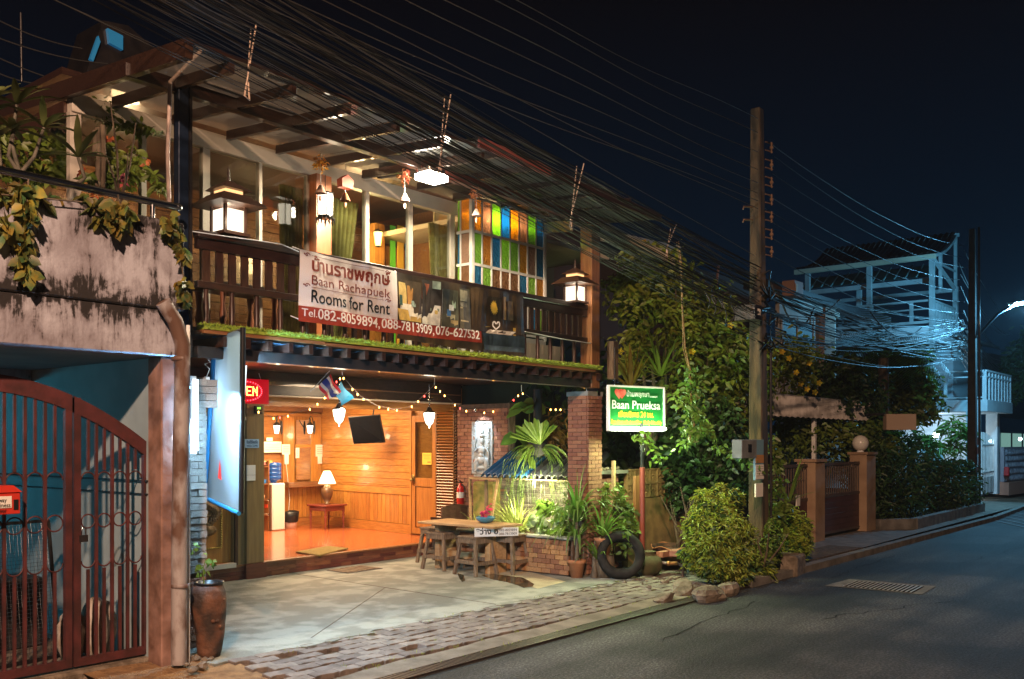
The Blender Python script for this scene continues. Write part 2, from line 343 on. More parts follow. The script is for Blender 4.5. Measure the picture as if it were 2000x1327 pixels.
# ---------------------------------------------------------------- foliage
def leaf_mesh(name, P, size, mat_, parent=None, up=.3, lw=.42, fold=.25, droop=.35, seed=0, stuff=False, nrm=None, tri=False):
    """many separate folded leaves; P (n,3) array"""
    r = np.random.RandomState(seed); n = len(P)
    d = r.normal(size=(n,3)); d[:,2] = d[:,2]*.5 - droop*.8
    if nrm is not None: d += nrm*1.2
    d /= np.linalg.norm(d, axis=1)[:,None]
    a = r.normal(size=(n,3)); a[:,2] *= .35
    s = np.cross(d, a); s /= (np.linalg.norm(s, axis=1)[:,None] + 1e-9)
    w = np.cross(s, d)
    w *= np.sign(w[:,2:3] + 1e-9)
    L = (size * r.uniform(.6, 1.25, n))[:,None]
    dn = np.array([0,0,1]); b0 = P; tip = P + d*L - dn*L*.20
    if size > .065:
        m1 = P + d*L*.30 + w*L*fold*.22; m2 = P + d*L*.68 - dn*L*.07 + w*L*fold*.18; c1 = P + d*L*.5 - dn*L*.035
        V = np.stack([b0, m1+s*L*lw*.48, m2+s*L*lw*.40, tip, m2-s*L*lw*.40, m1-s*L*lw*.48, c1], 1).reshape(-1,3); k = np.arange(n)*7
    else:
        m1 = P + d*L*.42; l = m1 + s*L*lw*.5 + w*L*fold*.3; rr_ = m1 - s*L*lw*.5 + w*L*fold*.3
        V = np.stack([b0, l, tip, rr_], 1).reshape(-1,3); k = np.arange(n)*4
    if size > .065: F = np.stack([k,k+1,k+6, k+1,k+2,k+6, k+2,k+3,k+6, k+3,k+4,k+6, k+4,k+5,k+6, k+5,k,k+6], 1).reshape(-1,3)
    else: F = np.stack([k, k+1, k+2, k, k+2, k+3], 1).reshape(-1,3)
    off = Vector((0,0,0)); p = parent
    while p is not None: off += p.location; p = p.parent
    V = V - np.array(off)
    me = bpy.data.meshes.new(name); me.vertices.add(len(V)); me.vertices.foreach_set('co', V.astype(np.float32).ravel())
    me.loops.add(F.size); me.loops.foreach_set('vertex_index', F.astype(np.int32).ravel())
    me.polygons.add(len(F)); me.polygons.foreach_set('loop_start', (np.arange(len(F))*3).astype(np.int32)); me.polygons.foreach_set('loop_total', np.full(len(F),3,np.int32))
    me.update(calc_edges=True); me.validate(); me.materials.append(mat_)
    o = bpy.data.objects.new(name, me); C.objects.link(o)
    if parent: o.parent = parent
    if stuff: o['kind'] = 'stuff'
    return o
def blob_points(blobs, n, seed=0, shell=.5, clump=0.0):
    """points in ellipsoids [(centre, radii)], gathered into clumps so that gaps stay open"""
    r = np.random.RandomState(seed); vol = np.array([b[1][0]*b[1][1]*b[1][2] for b in blobs])**(2/3); vol /= vol.sum(); out = []
    for (c, rad), w in zip(blobs, vol):
        k = max(4, int(n*w)); nc = max(3, k//14)
        dd = r.normal(size=(nc,3)); dd /= np.linalg.norm(dd,axis=1)[:,None]
        rho = shell + (1-shell)*r.uniform(size=(nc,1))**.5; rho *= r.uniform(.86,1.12,(nc,1))
        cc = dd*rho
        idx = r.randint(0, nc, k)
        q = cc[idx] + r.normal(size=(k,3))*clump
        out.append(np.array(c) + q*np.array(rad))
    return np.concatenate(out)
def strap_leaves(mb, c, n, L, w, seed=0, up=1.0, droop=1.0, seg=5, spread=1.0):
    r = random.Random(seed); c = Vector(c)
    for i in range(n):
        a = r.uniform(0, 2*math.pi); l = L*r.uniform(.6,1.1); el = r.uniform(.35, 1.35)*up
        d = Vector((math.cos(a)*math.cos(el)*spread, math.sin(a)*math.cos(el)*spread, math.sin(el))); p = c + Vector((math.cos(a),math.sin(a),0))*.02
        s = Vector((-math.sin(a), math.cos(a), 0)); vs = []
        for k in range(seg+1):
            f = k/seg; ww = w*(1-.9*f**2.2)*(.55+.45*min(1,f*4))
            vs += [p + s*ww/2, p - s*ww/2]; p = p + d*(l/seg); d = (d + Vector((0,0,-1))*droop*.36*(f+.25)).normalized()
        mb.add(vs, [(2*k, 2*k+1, 2*k+3, 2*k+2) for k in range(seg)], True)
def branches(mb, base, top, n, r0, seed=0, spread=.5):
    r = random.Random(seed); base = Vector(base); top = Vector(top)
    for i in range(n):
        e_ = top + Vector((r.uniform(-1,1)*spread, r.uniform(-1,1)*spread, r.uniform(-.4,.3)*spread)); m = base.lerp(e_, .5) + Vector((r.uniform(-1,1), r.uniform(-1,1), 0))*.12*spread
        mb.tube([base, m, e_], [r0, r0*.6, r0*.2], 5)

# ---------------------------------------------------------------- lettering (built-in font only), turned into meshes at once
def text_mesh(txt, h, width=None, depth=.001, bold=0):
    cu = bpy.data.curves.new('lettering', 'FONT'); cu.body = txt; cu.size = h; cu.extrude = depth; cu.offset = bold
    cu.align_x = 'LEFT'; cu.resolution_u = 3
    ob = bpy.data.objects.new('lettering', cu); C.objects.link(ob); dg = bpy.context.evaluated_depsgraph_get(); dg.update()
    me = bpy.data.meshes.new_from_object(ob.evaluated_get(dg)); bpy.data.objects.remove(ob); bpy.data.curves.remove(cu)
    if width and len(me.vertices):
        xs = [v.co.x for v in me.vertices]; x0, x1 = min(xs), max(xs)
        for v in me.vertices: v.co.x = (v.co.x - x0) * width / (x1 - x0)
    return me
def text(txt, org, xdir, h, mat_, parent, width=None, up=(0,0,1), bold=0, name='lettering', warp=None):
    """org: lower left corner; letters run along xdir"""
    me = text_mesh(txt, h, width, bold=bold); me.materials.clear(); me.materials.append(mat_)
    x = Vector(xdir).normalized(); u = Vector(up).normalized(); n = x.cross(u).normalized(); off = Vector((0,0,0)); p = parent
    while p is not None: off += p.location; p = p.parent
    o_ = Vector(org)
    for v in me.vertices: v.co = o_ + x*v.co.x + u*v.co.y + n*v.co.z - off
    if warp:
        for v in me.vertices: v.co = warp(v.co + off) - off
    me.name = name
    o = bpy.data.objects.new(name, me); C.objects.link(o)
    if parent: o.parent = parent
    return o
# ================================================================ GROUND
g = MB(); g.quad((-60,-60,-.16),(140,-60,-.16),(140,120,-.16),(-60,120,-.16)); struct(g.build('ground', M['dirt']))
# road, gently bending away to the left-hand houses far off
rd = MB(); pts = [(-25,5.2),(24,5.2),(34,5.8),(48,7.6),(70,12)]
for i in range(len(pts)-1):
    (x0,y0),(x1,y1) = pts[i],pts[i+1]; rd.quad((x0,-9,-.10),(x1,-9,-.10),(x1,y1,-.10),(x0,y0,-.10))
struct(rd.build('road', M['asphalt']))
# concrete forecourt slab with a ragged front edge and two joints
r = random.Random(3)
front = [(4.2 + i*.17, 6.42 + r.uniform(-.05,.05) - .02*i*.1) for i in range(35)]
sl = MB(); poly = [(x,y,0) for x,y in front] + [(11.2,6.9,0),(11.2,10.6,0),(4.2,10.6,0)]
j1 = (7.75, 6.40, 10.1)
sl.prism([(p[0],p[1],-.12) for p in poly], (0,0,.12))
slab = struct(sl.build('forecourt_slab', M['concrete']))
jt = MB(); jt.beam((7.62,6.45,.0015),(7.72,10.1,.0015),.005,.004); jt.beam((5.3,6.6,.0015),(7.68,8.2,.0015),.004,.004)
jt.build('slab_joint', M['dirt'], slab)
ht = MB(); c0 = px(648,1118,Z=0); ht.obox((c0.x+.35,c0.y-.05,.004),(.62,.42,.008)); struct_h = ht.build('drain_cover', M['concrete_dark'], slab)
for k in range(6):
    q = MB(); q.obox((c0.x+.09+k*.1,c0.y-.05,.011),(.07,.40,.008)); q.build('cover_slat', M['old_wood'], slab)
pm = mat('wet_patch', (.05,.045,.03), .04, spec=1.0)
pw = MB(); pc = [px(u,v,Z=.004) for u,v in ((940,1124),(965,1121),(1000,1126),(1020,1128),(1035,1136),(1043,1141),(1040,1146),(1022,1148),(1010,1143),(990,1137),(962,1132))]
pw.quad(*pc); pc = [px(u,v,Z=.004) for u,v in ((893,1120),(905,1123),(908,1134),(902,1137),(897,1130))]; pw.quad(*pc)
tag(pw.build('puddle', pm), 'thin dark wet patch on the concrete below the stools', 'puddle')['kind'] = 'stuff'
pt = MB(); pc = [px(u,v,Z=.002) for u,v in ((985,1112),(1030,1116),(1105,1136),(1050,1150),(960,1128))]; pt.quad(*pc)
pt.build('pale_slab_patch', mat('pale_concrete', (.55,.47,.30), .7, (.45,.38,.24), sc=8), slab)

# interlocking pavers: an own object each, dirt below
pb = MB(); pb.quad((3.9,5.30,-.105),(12.2,5.30,-.105),(12.2,7.0,-.03),(3.9,6.55,-.03)); bed = struct(pb.build('paving', M['dirt']))
def paver_mesh():
    m = MB(); n = 5; L = .225; Wd = .108; top = []; bot = []
    wav = [0,.012,.0,-.012,0]
    top = [(-L/2 + L*i/4, -Wd/2 + wav[i]) for i in range(5)]; tp2 = [(-L/2 + L*i/4, Wd/2 + wav[i]) for i in range(5)][::-1]
    poly = top + tp2; ins = [(x*.975, y*.95) for x,y in poly]; k = len(poly)
    m.add([(x,y,-.05) for x,y in poly] + [(x,y,-.006) for x,y in poly] + [(x,y,0) for x,y in ins],
        [(i,(i+1)%k,k+(i+1)%k,k+i) for i in range(k)] + [(k+i,k+(i+1)%k,2*k+(i+1)%k,2*k+i) for i in range(k)] + [tuple(range(2*k,3*k))])
    return m.mesh('paver', M['paver'])
pvm = paver_mesh(); r = random.Random(5); n = 0; extra = MB()
for j in range(8):
    for i in range(35):
        x = 4.22 + i*.232 + (.116 if j%2 else 0); y = 5.66 + j*.115 - (x-7)*.012
        if x > 11.3 - j*.02 or y > 6.44 - .01*(x-4) + .02: continue
        if x < 4.42: continue
        if r.random() < .015: continue
        z = -.075 + (y-5.5)*.068 + r.uniform(-.004,.006)
        inst('paver', pvm, (x+r.uniform(-.004,.004), y+r.uniform(-.004,.004), z+.012), (r.uniform(-.035,.035)+.06, r.uniform(-.03,.03), r.uniform(-.03,.03)), bed); n += 1
# broken slab pieces along the joint
for k in range(16):
    u = MB(); x = 5.0 + k*.36 + r.uniform(-.1,.1); q = [(x + math.cos(a)*r.uniform(.05,.13), 6.37 - .012*(x-5) + math.sin(a)*r.uniform(.02,.05), -.03) for a in [i*1.05 for i in range(6)]]
    u.prism(q, (0,0,.035)); u.build('broken_concrete', M['concrete'], bed)
# concrete strip by the drain
st = MB(); top = [(x, 5.56 + .02*math.sin(x*5) + .01*math.sin(x*13)) for x in [3.9 + i*.15 for i in range(54)]]
st.add([(x,5.34,-.085) for x,_ in top] + [(x,y,-.062) for x,y in top] + [(x,y,-.12) for x,y in top] + [(x,5.34,-.12) for x,_ in top],
    [f for i in range(53) for f in ((i,i+1,54+i+1,54+i),(54+i,54+i+1,108+i+1,108+i),(162+i,162+i+1,i+1,i))])
struct(st.build('concrete_strip', mat('strip_concrete', (.21,.17,.13), .85, (.12,.095,.07), sc=5, bump=.5, bsc=35, detail=9)))
# drain channel with steel grates
ch = MB(); ch.quad((2.5,5.15,-.097),(12.4,5.15,-.097),(12.4,5.36,-.097),(2.5,5.36,-.097)); chn = struct(ch.build('drain_channel', M['iron']))
gm = MB()
for y0 in (5.17,5.335): gm.box(0,.98,y0,y0+.014,-.092,-.078)
for k in range(27): gm.box(k*.0363+.006,k*.0363+.026,5.184,5.335,-.090,-.080)
gme = gm.mesh('drain_grate', M['iron'])
for k in range(10): inst('drain_grate', gme, (2.55+k*.985,0,0), parent=chn)['kind'] = 'stuff'
# weeds in the joints (too many to count)
wd = MB()
for k in range(150):
    x = r.uniform(4.8,11.2); y = r.choice([5.31+r.uniform(0,.03), 5.55+r.uniform(-.02,.05), 6.36+r.uniform(-.05,.03), r.uniform(5.6,6.3)]); strap_leaves(wd, (x,y,-.07+(y-5.5)*.068), 4, .035, .006, seed=k, seg=2)
gs = wd.build('grass_tufts', M['leaf_yellow'], stuff=True); tag(gs, 'small weeds growing in the joints of the paving', 'weeds')
# dirt apron by the urn, with stones
ap = MB(); ap.add([(3.4,5.3,-.09),(4.40,5.3,-.09),(4.36,5.9,-.06),(4.40,6.45,-.01),(4.35,6.75,.012),(3.4,6.9,.012)], [(0,1,2,3,4,5)]); struct(ap.build('dirt_verge', mat('orange_dirt', (.34,.20,.09), .95, (.20,.11,.05), sc=12, bump=1, bsc=60)))
def stone(name, c, rr, seed, mt, parent=None):
    q = random.Random(seed); m = MB(); m.ball((0,0,0), rr, 10, 7); cuts = [(Vector((q.uniform(-1,1),q.uniform(-1,1),q.uniform(-.4,1))).normalized(), q.uniform(.5,.8)) for _ in range(9)]; vv = []; m.sm = [False]*len(m.sm)
    for v in m.v:
        w = Vector((v[0]/rr[0], v[1]/rr[1], v[2]/rr[2]))
        for n_c, d_c in cuts:
            e_c = w.dot(n_c) - d_c
            if e_c > 0: w -= n_c*e_c
        vv.append((w.x*rr[0]*(1+q.uniform(-.05,.05)), w.y*rr[1]*(1+q.uniform(-.05,.05)), w.z*rr[2]*(1+q.uniform(-.05,.05))))
    m.v = vv; m.v = [(v[0]+c[0], v[1]+c[1], v[2]+c[2]) for v in m.v]
    return m.build(name, mt, parent)
for i, (u, v, s) in enumerate([(375,1310,.05),(392,1303,.06),(372,1288,.05),(385,1288,.045),(400,1290,.035),(365,1300,.03),(412,1288,.03)]):
    p = px(u, v, Z=.01); o = stone('loose_stone', (p.x,p.y,.02), (s,s*.8,s*.6), i, M['rock']); tag(o, 'rounded tan stone lying on the dirt at the foot of the urn', 'stone', 'stones by the urn')
# shrub-bed ground on the right of the forecourt: earth, boulders of concrete, kerb
eb = MB()
bp = [(9.9,6.95),(10.2,6.45),(10.95,6.25),(11.15,5.75),(11.0,5.40),(15.6,5.36),(15.6,6.5),(12,8.2),(10.2,8.2)]
eb.prism([(x,y,-.14) for x,y in bp], (0,0,.125)); struct(eb.build('planting_bed', M['dirt']))
for i,(u,v,s) in enumerate([(1335,1150,(.34,.18,.14)),(1385,1160,(.36,.18,.13)),(1300,1165,(.22,.12,.08)),(1415,1150,(.26,.16,.12))]):
    p = px(u,v,Z=-.03); tag(stone('concrete_boulder', (p.x,p.y,-.04), s, 40+i, M['rock']), 'rough lump of broken concrete at the corner of the shrub bed', 'boulder', 'concrete lumps at the bed corner')
r = random.Random(9)
for i in range(22):
    u = r.uniform(1205,1330); v = r.uniform(1128,1150); p = px(u,v,Z=-.02); s = r.uniform(.02,.05)
    tag(stone('rubble_stone', (p.x,p.y,-.01), (s,s,s*.7), 60+i, M['rock']), 'piece of rubble on the ground below the leaning tyre', 'stone', 'rubble below the tyre')
# concrete planter block before the second round bush
for (u0,v0,sz,lb) in ((1540,1118,(.5,.35,.30),'square worn concrete block below the smaller round bush'),):
    p = px(u0,v0,Z=-.08); m = MB(); m.obox((p.x,p.y,.02), sz, (0,0,.15)); tag(m.build('concrete_block', M['rock'], bevel=.03), lb, 'block')
# pavement and driveway beyond
pv = MB(); pv.add([(12.3,5.34,-.03),(30,5.6,-.03),(30,9.2,0),(15.3,9.2,0),(15.3,6.4,0),(12.3,6.4,0)], [(0,1,2,3,4,5)]); struct(pv.build('pavement', mat('pavement_concrete', (.19,.15,.115), .85, (.11,.085,.062), sc=4, bump=.4, bsc=30, detail=9)))
kb = MB(); kp = [(11.0,5.2),(24,5.2),(34,5.8),(48,7.6)]
for i in range(3): kb.beam((*kp[i],-.055),(*kp[i+1],-.055),.13,.10)
struct(kb.build('kerb', M['concrete_dark']))
# road drain grate with its concrete collar
a_, b_, c_, d_ = [px(u,v,Z=-.094) for u,v in ((1610,1144),(1660,1131),(1828,1145),(1800,1161))]
m = MB(); m.quad(a_, d_, c_, b_); col = m.build('grate_collar', M['concrete_dark'])
root = thing('road_grate', 'rectangular steel bar grate in a concrete collar set in the asphalt', 'drain grate', (a_.x,a_.y,-.094)); 
col.parent = root; col.data.transform(Matrix.Translation(-root.location))
q0, q1, q2, q3 = [px(u,v,Z=-.085) for u,v in ((1643,1144),(1668,1134),(1805,1145),(1782,1157))]
fr = MB()
fr.quad(*[p - Vector((0,0,.006)) for p in (q0,q3,q2,q1)]); fr.build('pit_shade_sheet', mat('pit_shade',(.003,.003,.003),1,spec=0), root)  # flat black sheet painted as the shade below the bars
for k in range(16):
    f = (k+.5)/16; m = MB(); m.beam(q0.lerp(q3,f)+Vector((0,0,-.002)), q1.lerp(q2,f)+Vector((0,0,-.002)), .024, .003); m.build('grate_bar', mat('worn_steel', (.55,.50,.45), .4, metal=.5) if k == 0 else bpy.data.materials['worn_steel'], root)
# rumble strips across the road, far right
for k in range(7):
    p0 = px(1925,982+k*5.2,Z=-.094); p1 = px(2080,1003+k*7.5,Z=-.094); m = MB(); m.beam(p0,p1,.08,.008); struct(m.build('road_marking', mat('worn_line', (.11,.11,.11), .7) if k==0 else bpy.data.materials['worn_line']))

# ================================================================ NEIGHBOUR'S CONCRETE CARPORT (left)
hx = thing('carport_house', 'neighbouring house with a mould-stained pink concrete balcony wall over a gated carport', 'house', (3.0,6.6,0))
m = MB(); m.box(-2,4.06,6.58,6.78,2.72,3.40); m.build('balcony_wall', M['mould'], hx, bevel=.012)
m = MB(); m.box(-2,4.02,6.60,6.78,2.37,2.715); m.build('fascia', M['mould'], hx, bevel=.008)
m = MB(); m.box(-2,4.02,6.782,10.6,2.37,2.52); m.build('soffit', mat('soffit_blue', (.20,.26,.30), .8, (.14,.19,.23), sc=3), hx)
m = MB(); m.box(3.90,4.08,6.64,6.84,-.05,2.368); m.build('pillar', mat('pillar_plaster', (.33,.19,.15), .85, (.13,.065,.045), sc=6, bump=.4, detail=9), hx, bevel=.01)
pwm = mat('party_wall', (.33,.42,.46), .85, (.26,.34,.38), sc=3, bump=.15)
m = MB(); m.box(3.94,4.08,6.842,10.6,-.05,2.368); m.build('party_wall', pwm, hx)
m = MB(); m.box(3.925,3.939,6.9,10.6,1.40,1.415); m.box(3.925,3.939,6.9,10.6,1.30,1.31); m.build('wall_moulding', M['dark_metal'], hx)
m = MB(); m.box(-2,3.94,10.6,10.8,-.05,2.5); m.build('back_wall', pwm, hx)
m = MB(); m.box(-2,3.94,6.9,10.6,-.06,.0); m.build('carport_floor', M['concrete_dark'], hx)
m = MB(); m.box(-2,3.93,8.9,9.2,2.26,2.368); m.build('ceiling_beam', M['mould'], hx)
m = MB(); m.box(1.2,4.0,6.86,7.04,-.06,.03); m.build('threshold', M['rock'], hx, bevel=.02)
# steel hand rail on the wall
rl = thing('hand_rail', 'polished steel tube hand rail above the mouldy wall', 'railing', (3,6.7,3.4))
m = MB(); m.tube([(-2,6.7,3.545),(4.06,6.7,3.545)], .028, 10); m.ball((4.075,6.7,3.545), .034); m.build('rail', M['steel'], rl)
for x in (3.86,2.3,.7): m = MB(); m.tube([(x,6.7,3.39),(x,6.7,3.53)], .018, 8); m.build('rail_post', M['steel'], rl)
# stuff inside the carport
m = MB(); bs = thing('mesh_panel', 'dark wire mesh frame leaning inside the carport behind the gate', 'mesh panel', (3.2,7.6,0))
a0 = Vector((2.72,7.45,.02)); a1 = Vector((3.55,7.55,.02)); up = Vector((.05,.30,1.05))
for p, q in ((a0,a1),(a0+up,a1+up),(a0,a0+up),(a1,a1+up)): m.beam(p,q,.025,.025)
m.build('frame', M['black'], bs)
m = MB()
for k in range(1,28): m.tube([a0.lerp(a1,k/28), a0.lerp(a1,k/28)+up], .0018, 3, False)
for k in range(1,36): m.tube([a0+up*(k/36), a1+up*(k/36)], .0018, 3, False)
m.build('wire_grid', M['steel'], bs)
bxm = mat('dark_crate', (.02,.02,.022), .7)
for i, (x,y,w,h) in enumerate(((3.05,8.0,.5,.62),(3.45,8.1,.45,.58),(2.6,8.2,.4,.75))):
    m = MB(); m.box(x-w/2,x+w/2,y,y+.4,.0,h); tag(m.build('storage_box', bxm, bevel=.015), ['dark storage box standing behind the mesh panel','lower dark box nearest the right of the carport','tall dark box farthest from the gate post'][i], 'box')
sk = mat('sack_cloth', (.50,.46,.42), .85, (.30,.25,.2), sc=12, bump=.6)
for i,(x,y,h) in enumerate(((3.48,7.22,.42),(3.66,7.20,.50),(3.80,7.35,.44))):
    m = MB(); m.ball((x,y,h/2), (.11,.10,h/2), 12, 9); q = random.Random(i); m.v = [(a+q.uniform(-.015,.015), b+q.uniform(-.015,.015), max(0,c+q.uniform(-.01,.01))) for a,b,c in m.v]
    tag(m.build('sack', sk), ['crumpled pale sack leaning behind the padlocked gate','tallest brown paper sack in the middle behind the gate','sack against the carport wall behind the gate'][i], 'sack')
# gate
gt = thing('iron_gate', 'red-brown arched iron gate with rings between its bars, padlocked', 'gate', (2.7,6.95,0))
def arch(x): return 2.195 - .30*(x-2.68)**2
def gate_leaf(x0, x1, lf, n):
    m = MB(); Y = 6.95
    m.box(x0,x0+.05,Y-.02,Y+.02,.05,arch(x0)-.01); m.box(x1-.05,x1,Y-.02,Y+.02,.05,arch(x1)-.01); m.box(x0+.05,x1-.05,Y-.019,Y+.019,.05,.11); m.build('leaf_frame', M['red_iron'], lf)
    m = MB(); k = 14
    for i in range(k):
        a = x0+(x1-x0)*i/k; b = x0+(x1-x0)*(i+1)/k; m.prism([(a,Y-.021,arch(a)-.12),(b,Y-.021,arch(b)-.12),(b,Y-.021,arch(b)),(a,Y-.021,arch(a))], (0,.042,0))
    m.build('arched_rail', M['red_iron'], lf)
    xi0, xi1 = x0+.05, x1-.05; w = (xi1-xi0)/n
    for i in range(n):
        c = xi0 + w*(i+.5)
        if i: mm = MB(); X = xi0+w*i; mm.box(X-.011,X+.011,Y-.011,Y+.011,.11,arch(X)-.11); mm.build('bar', M['red_iron'], lf)
        for z0, z1 in ((1.50,arch(c)-.11),(.11,.76)): mm = MB(); mm.box(c-.010,c+.010,Y-.010,Y+.010,z0,z1); mm.build('bar', M['red_iron'], lf)
        for zc, a0_, a1_ in ((1.435,0,180),(1.12,0,360),(.825,180,360)):
            mm = MB(); R_ = w/2-.011; mm.tube([(c+R_*math.cos(math.radians(a)), Y, zc+R_*math.sin(math.radians(a))) for a in np.linspace(a0_,a1_,19)], .006, 5, False); mm.build('ring', M['red_iron'], lf)
gate_leaf(3.37, 3.97, gt, 4); gate_leaf(1.42, 3.355, gt, 13)
m = MB()
for z in (1.5,.35): m.tube([(3.975,6.93,z),(3.975,6.93,z+.09)], .022, 8)
m.build('hinge', M['red_iron'], gt)
pk = MB(); c = px(163,1052,Y=6.9); pk.box(c.x-.026,c.x+.026,6.885,6.915,c.z-.025,c.z+.025); pl_ = thing('padlock', 'steel padlock hanging from a ring of the iron gate', 'padlock', (c.x,6.9,c.z)); pk.build('body', M['dark_metal'], pl_)
pk = MB(); pk.tube([(c.x-.015,6.9,c.z+.02),(c.x-.015,6.9,c.z+.07),(c.x,6.9,c.z+.085),(c.x+.015,6.9,c.z+.07),(c.x+.015,6.9,c.z+.02)], .005, 6); pk.build('shackle', M['steel'], pl_)
# red letter box on the gate, left picture edge
lbm = mat('letter_box_red', (.52,.035,.02), .35); bx = px(0,1000,Y=6.85); lb = thing('letter_box', 'red metal letter box hung on the iron gate', 'letter box', (bx.x,6.85,1.15))
e = px(33,980,Y=6.85); x1 = e.x; z1 = px(33,958,Y=6.85).z; z0 = px(33,1003,Y=6.85).z
m = MB(); m.box(x1-.34,x1,6.80,6.92,z0,z1-.01); m.build('body', lbm, lb, bevel=.004)
m = MB(); m.prism([(x1-.35,6.79,z1-.01),(x1+.01,6.79,z1-.01),(x1-.02,6.86,z1+.035),(x1-.32,6.86,z1+.035)], (0,.12,-.0)); m.build('lid', lbm, lb)
m = MB(); m.box(x1-.20,x1-.06,6.794,6.799,z0+.045,z1-.035); pl2 = m.build('label', M['paper'], lb)
for i, s in enumerate(('amway','business','owner')): text(s, (x1-.185,6.791,z1-.075-i*.035), (1,0,0), .042, M['black'], pl2, width=.115 if i==1 else .09)
m = MB(); m.box(x1-.045,x1-.015,6.794,6.80,z0+.03,z1-.06); m.build('slot', M['black'], lb)
# drain pipes at the house corner
dp = thing('drain_pipe', 'fat stained rain pipe running down the corner of the gated house', 'pipe', (3.98,6.55,0))
m = MB(); pp = [px(318,590,Y=6.50), px(342,628,Y=6.50), Vector((4.005,6.52,2.45)), Vector((3.99,6.54,1.2)), Vector((3.985,6.54,.02))]
m.tube(pp, .058, 14); m.build('pipe', M['pvc_grey'], dp)
for z in (2.33,.6): m = MB(); m.lathe([(.060,z),(.068,z+.004),(.068,z+.03),(.060,z+.034)], (3.995,6.535,0), 14); m.build('pipe_clamp', M['pvc_grey'], dp)
for i,(x,y,rr,lb_) in enumerate(((4.10,6.60,.016,'thin white conduit beside the fat stained rain pipe'),)):
    m = MB(); m.tube([(x,y,.0),(x,y,2.62)], rr, 8); tag(m.build('conduit', M['white_plastic']), lb_, 'pipe')
# tall urn with its little plant
ur = thing('urn', 'tall brown clay urn with flat rim standing at the corner of the forecourt', 'urn', (4.33,6.67,0))
UX, UY = 4.33, 6.67
m = MB(); m.lathe([(0,.0),(.085,.0),(.098,.05),(.112,.18),(.128,.33),(.142,.44),(.138,.52),(.112,.575),(.10,.572),(.095,.54),(0,.53)], (UX,UY,0), 26); q = random.Random(3); m.v = [(a_*1+q.uniform(-.003,.003)+.012*math.sin(c_z*9), b_y+q.uniform(-.003,.003), c_z+q.uniform(-.003,.003)) for a_,b_y,c_z in m.v]; m.build('body', M['urn'], ur)
m = MB(); m.lathe([(.098,.572),(.118,.585),(.118,.598),(.092,.594),(.088,.56),(0,.555)], (UX,UY,0), 26); m.build('rim', M['black'], ur)
for i,(dx,z) in enumerate(((-.06,.30),(-.02,.30),(-.04,.25),(.08,.46))): m = MB(); a = -1.9+i*.25; m.ball((UX+math.cos(a)*.125,UY+math.sin(a)*.125,z), (.018,.018,.016), 8, 6); m.build('boss', M['urn'], ur)
sp = thing('urn_sprig', 'small green sprig growing out of the tall urn', 'plant', (4.33,6.67,.56))
S_ = [px(u,v,Y=6.70) for u,v in ((398,1145),(396,1110),(402,1092))]
m = MB(); m.tube([(4.33,6.67,.56)]+S_, [.006,.005,.004,.003], 5); m.build('stem', M['leaf_bright'], sp)
for i,(u,v) in enumerate(((378,1072),(395,1098),(408,1092),(412,1104),(400,1110),(390,1120),(372,1080))):
    leaf_mesh('leaf', np.array([tuple(px(u,v,Y=6.7))])+np.random.RandomState(i).normal(size=(4,3))*.012, .055, M['leaf_bright'], sp, lw=.8, seed=i)

# cracks and a resurfaced patch in the asphalt
ckm = mat('crack_tar', (.012,.011,.010), .8, spec=.2); r = random.Random(77)
for (x, y, L, a) in ((7.5,4.4,2.6,.1),(9.5,3.7,2.2,-.35),(12.5,4.7,3.0,.05),(10.5,4.9,1.4,1.2),(15,3.8,3.5,-.1)):
    m = MB(); P = []
    for k in range(15): P.append((x+math.cos(a)*L*k/14+r.uniform(-.03,.03), y+math.sin(a)*L*k/14+r.uniform(-.05,.05)))
    for k in range(14):
        (x0,y0),(x1,y1) = P[k],P[k+1]; w = r.uniform(.003,.009); m.quad((x0,y0-w,-.096),(x1,y1-w,-.096),(x1,y1+w,-.096),(x0,y0+w,-.096))
    struct(m.build('road_crack', ckm))
# ================================================================ GUEST HOUSE
gh = thing('guest_house', 'two-storey timber guest house with open carport, glazed upper floor and long banner on its balcony', 'house', (7.3,8.0,0))
YF = 6.95
# --- posts
def post(x0,x1,y0,y1,z0,z1,mt,nm='post'): m = MB(); m.box(x0,x1,y0,y1,z0,z1); return m.build(nm, mt, gh, bevel=.006)
blue_steel = mat('blue_black_steel', (.015,.028,.06), .35, metal=.3, coat=.3)
post(4.18,4.27,6.86,6.94,0,4.60,blue_steel); m = MB(); m.box(4.272,4.295,6.85,6.95,2.4,4.58); m.build('post_edge', M['dark_metal'], gh)
post(10.00,10.18,6.86,7.04,2.40,4.50,M['brown_wood_v']); post(10.185,10.26,6.90,7.04,2.30,4.50,M['dark_metal'])
# white conduit with kinked top on the left post
cd = MB(); cd.tube([px(392,100,Y=6.75), px(332,160,Y=6.80), px(327,300,Y=6.80), px(330,405,Y=6.80)], .017, 6); tag(cd.build('conduit', mat('pale_conduit', (.5,.38,.33), .5)), 'pale conduit with a kinked top on the balcony corner post', 'pipe')
cd = MB(); cd.tube([px(362,172,Y=6.80), px(366,152,Y=6.80), px(372,150,Y=6.80), px(518,198,Y=6.84), px(600,228,Y=6.84)], .012, 6); tag(cd.build('conduit', M['pvc_grey']), 'grey conduit lying along the top of the canopy beam', 'pipe')
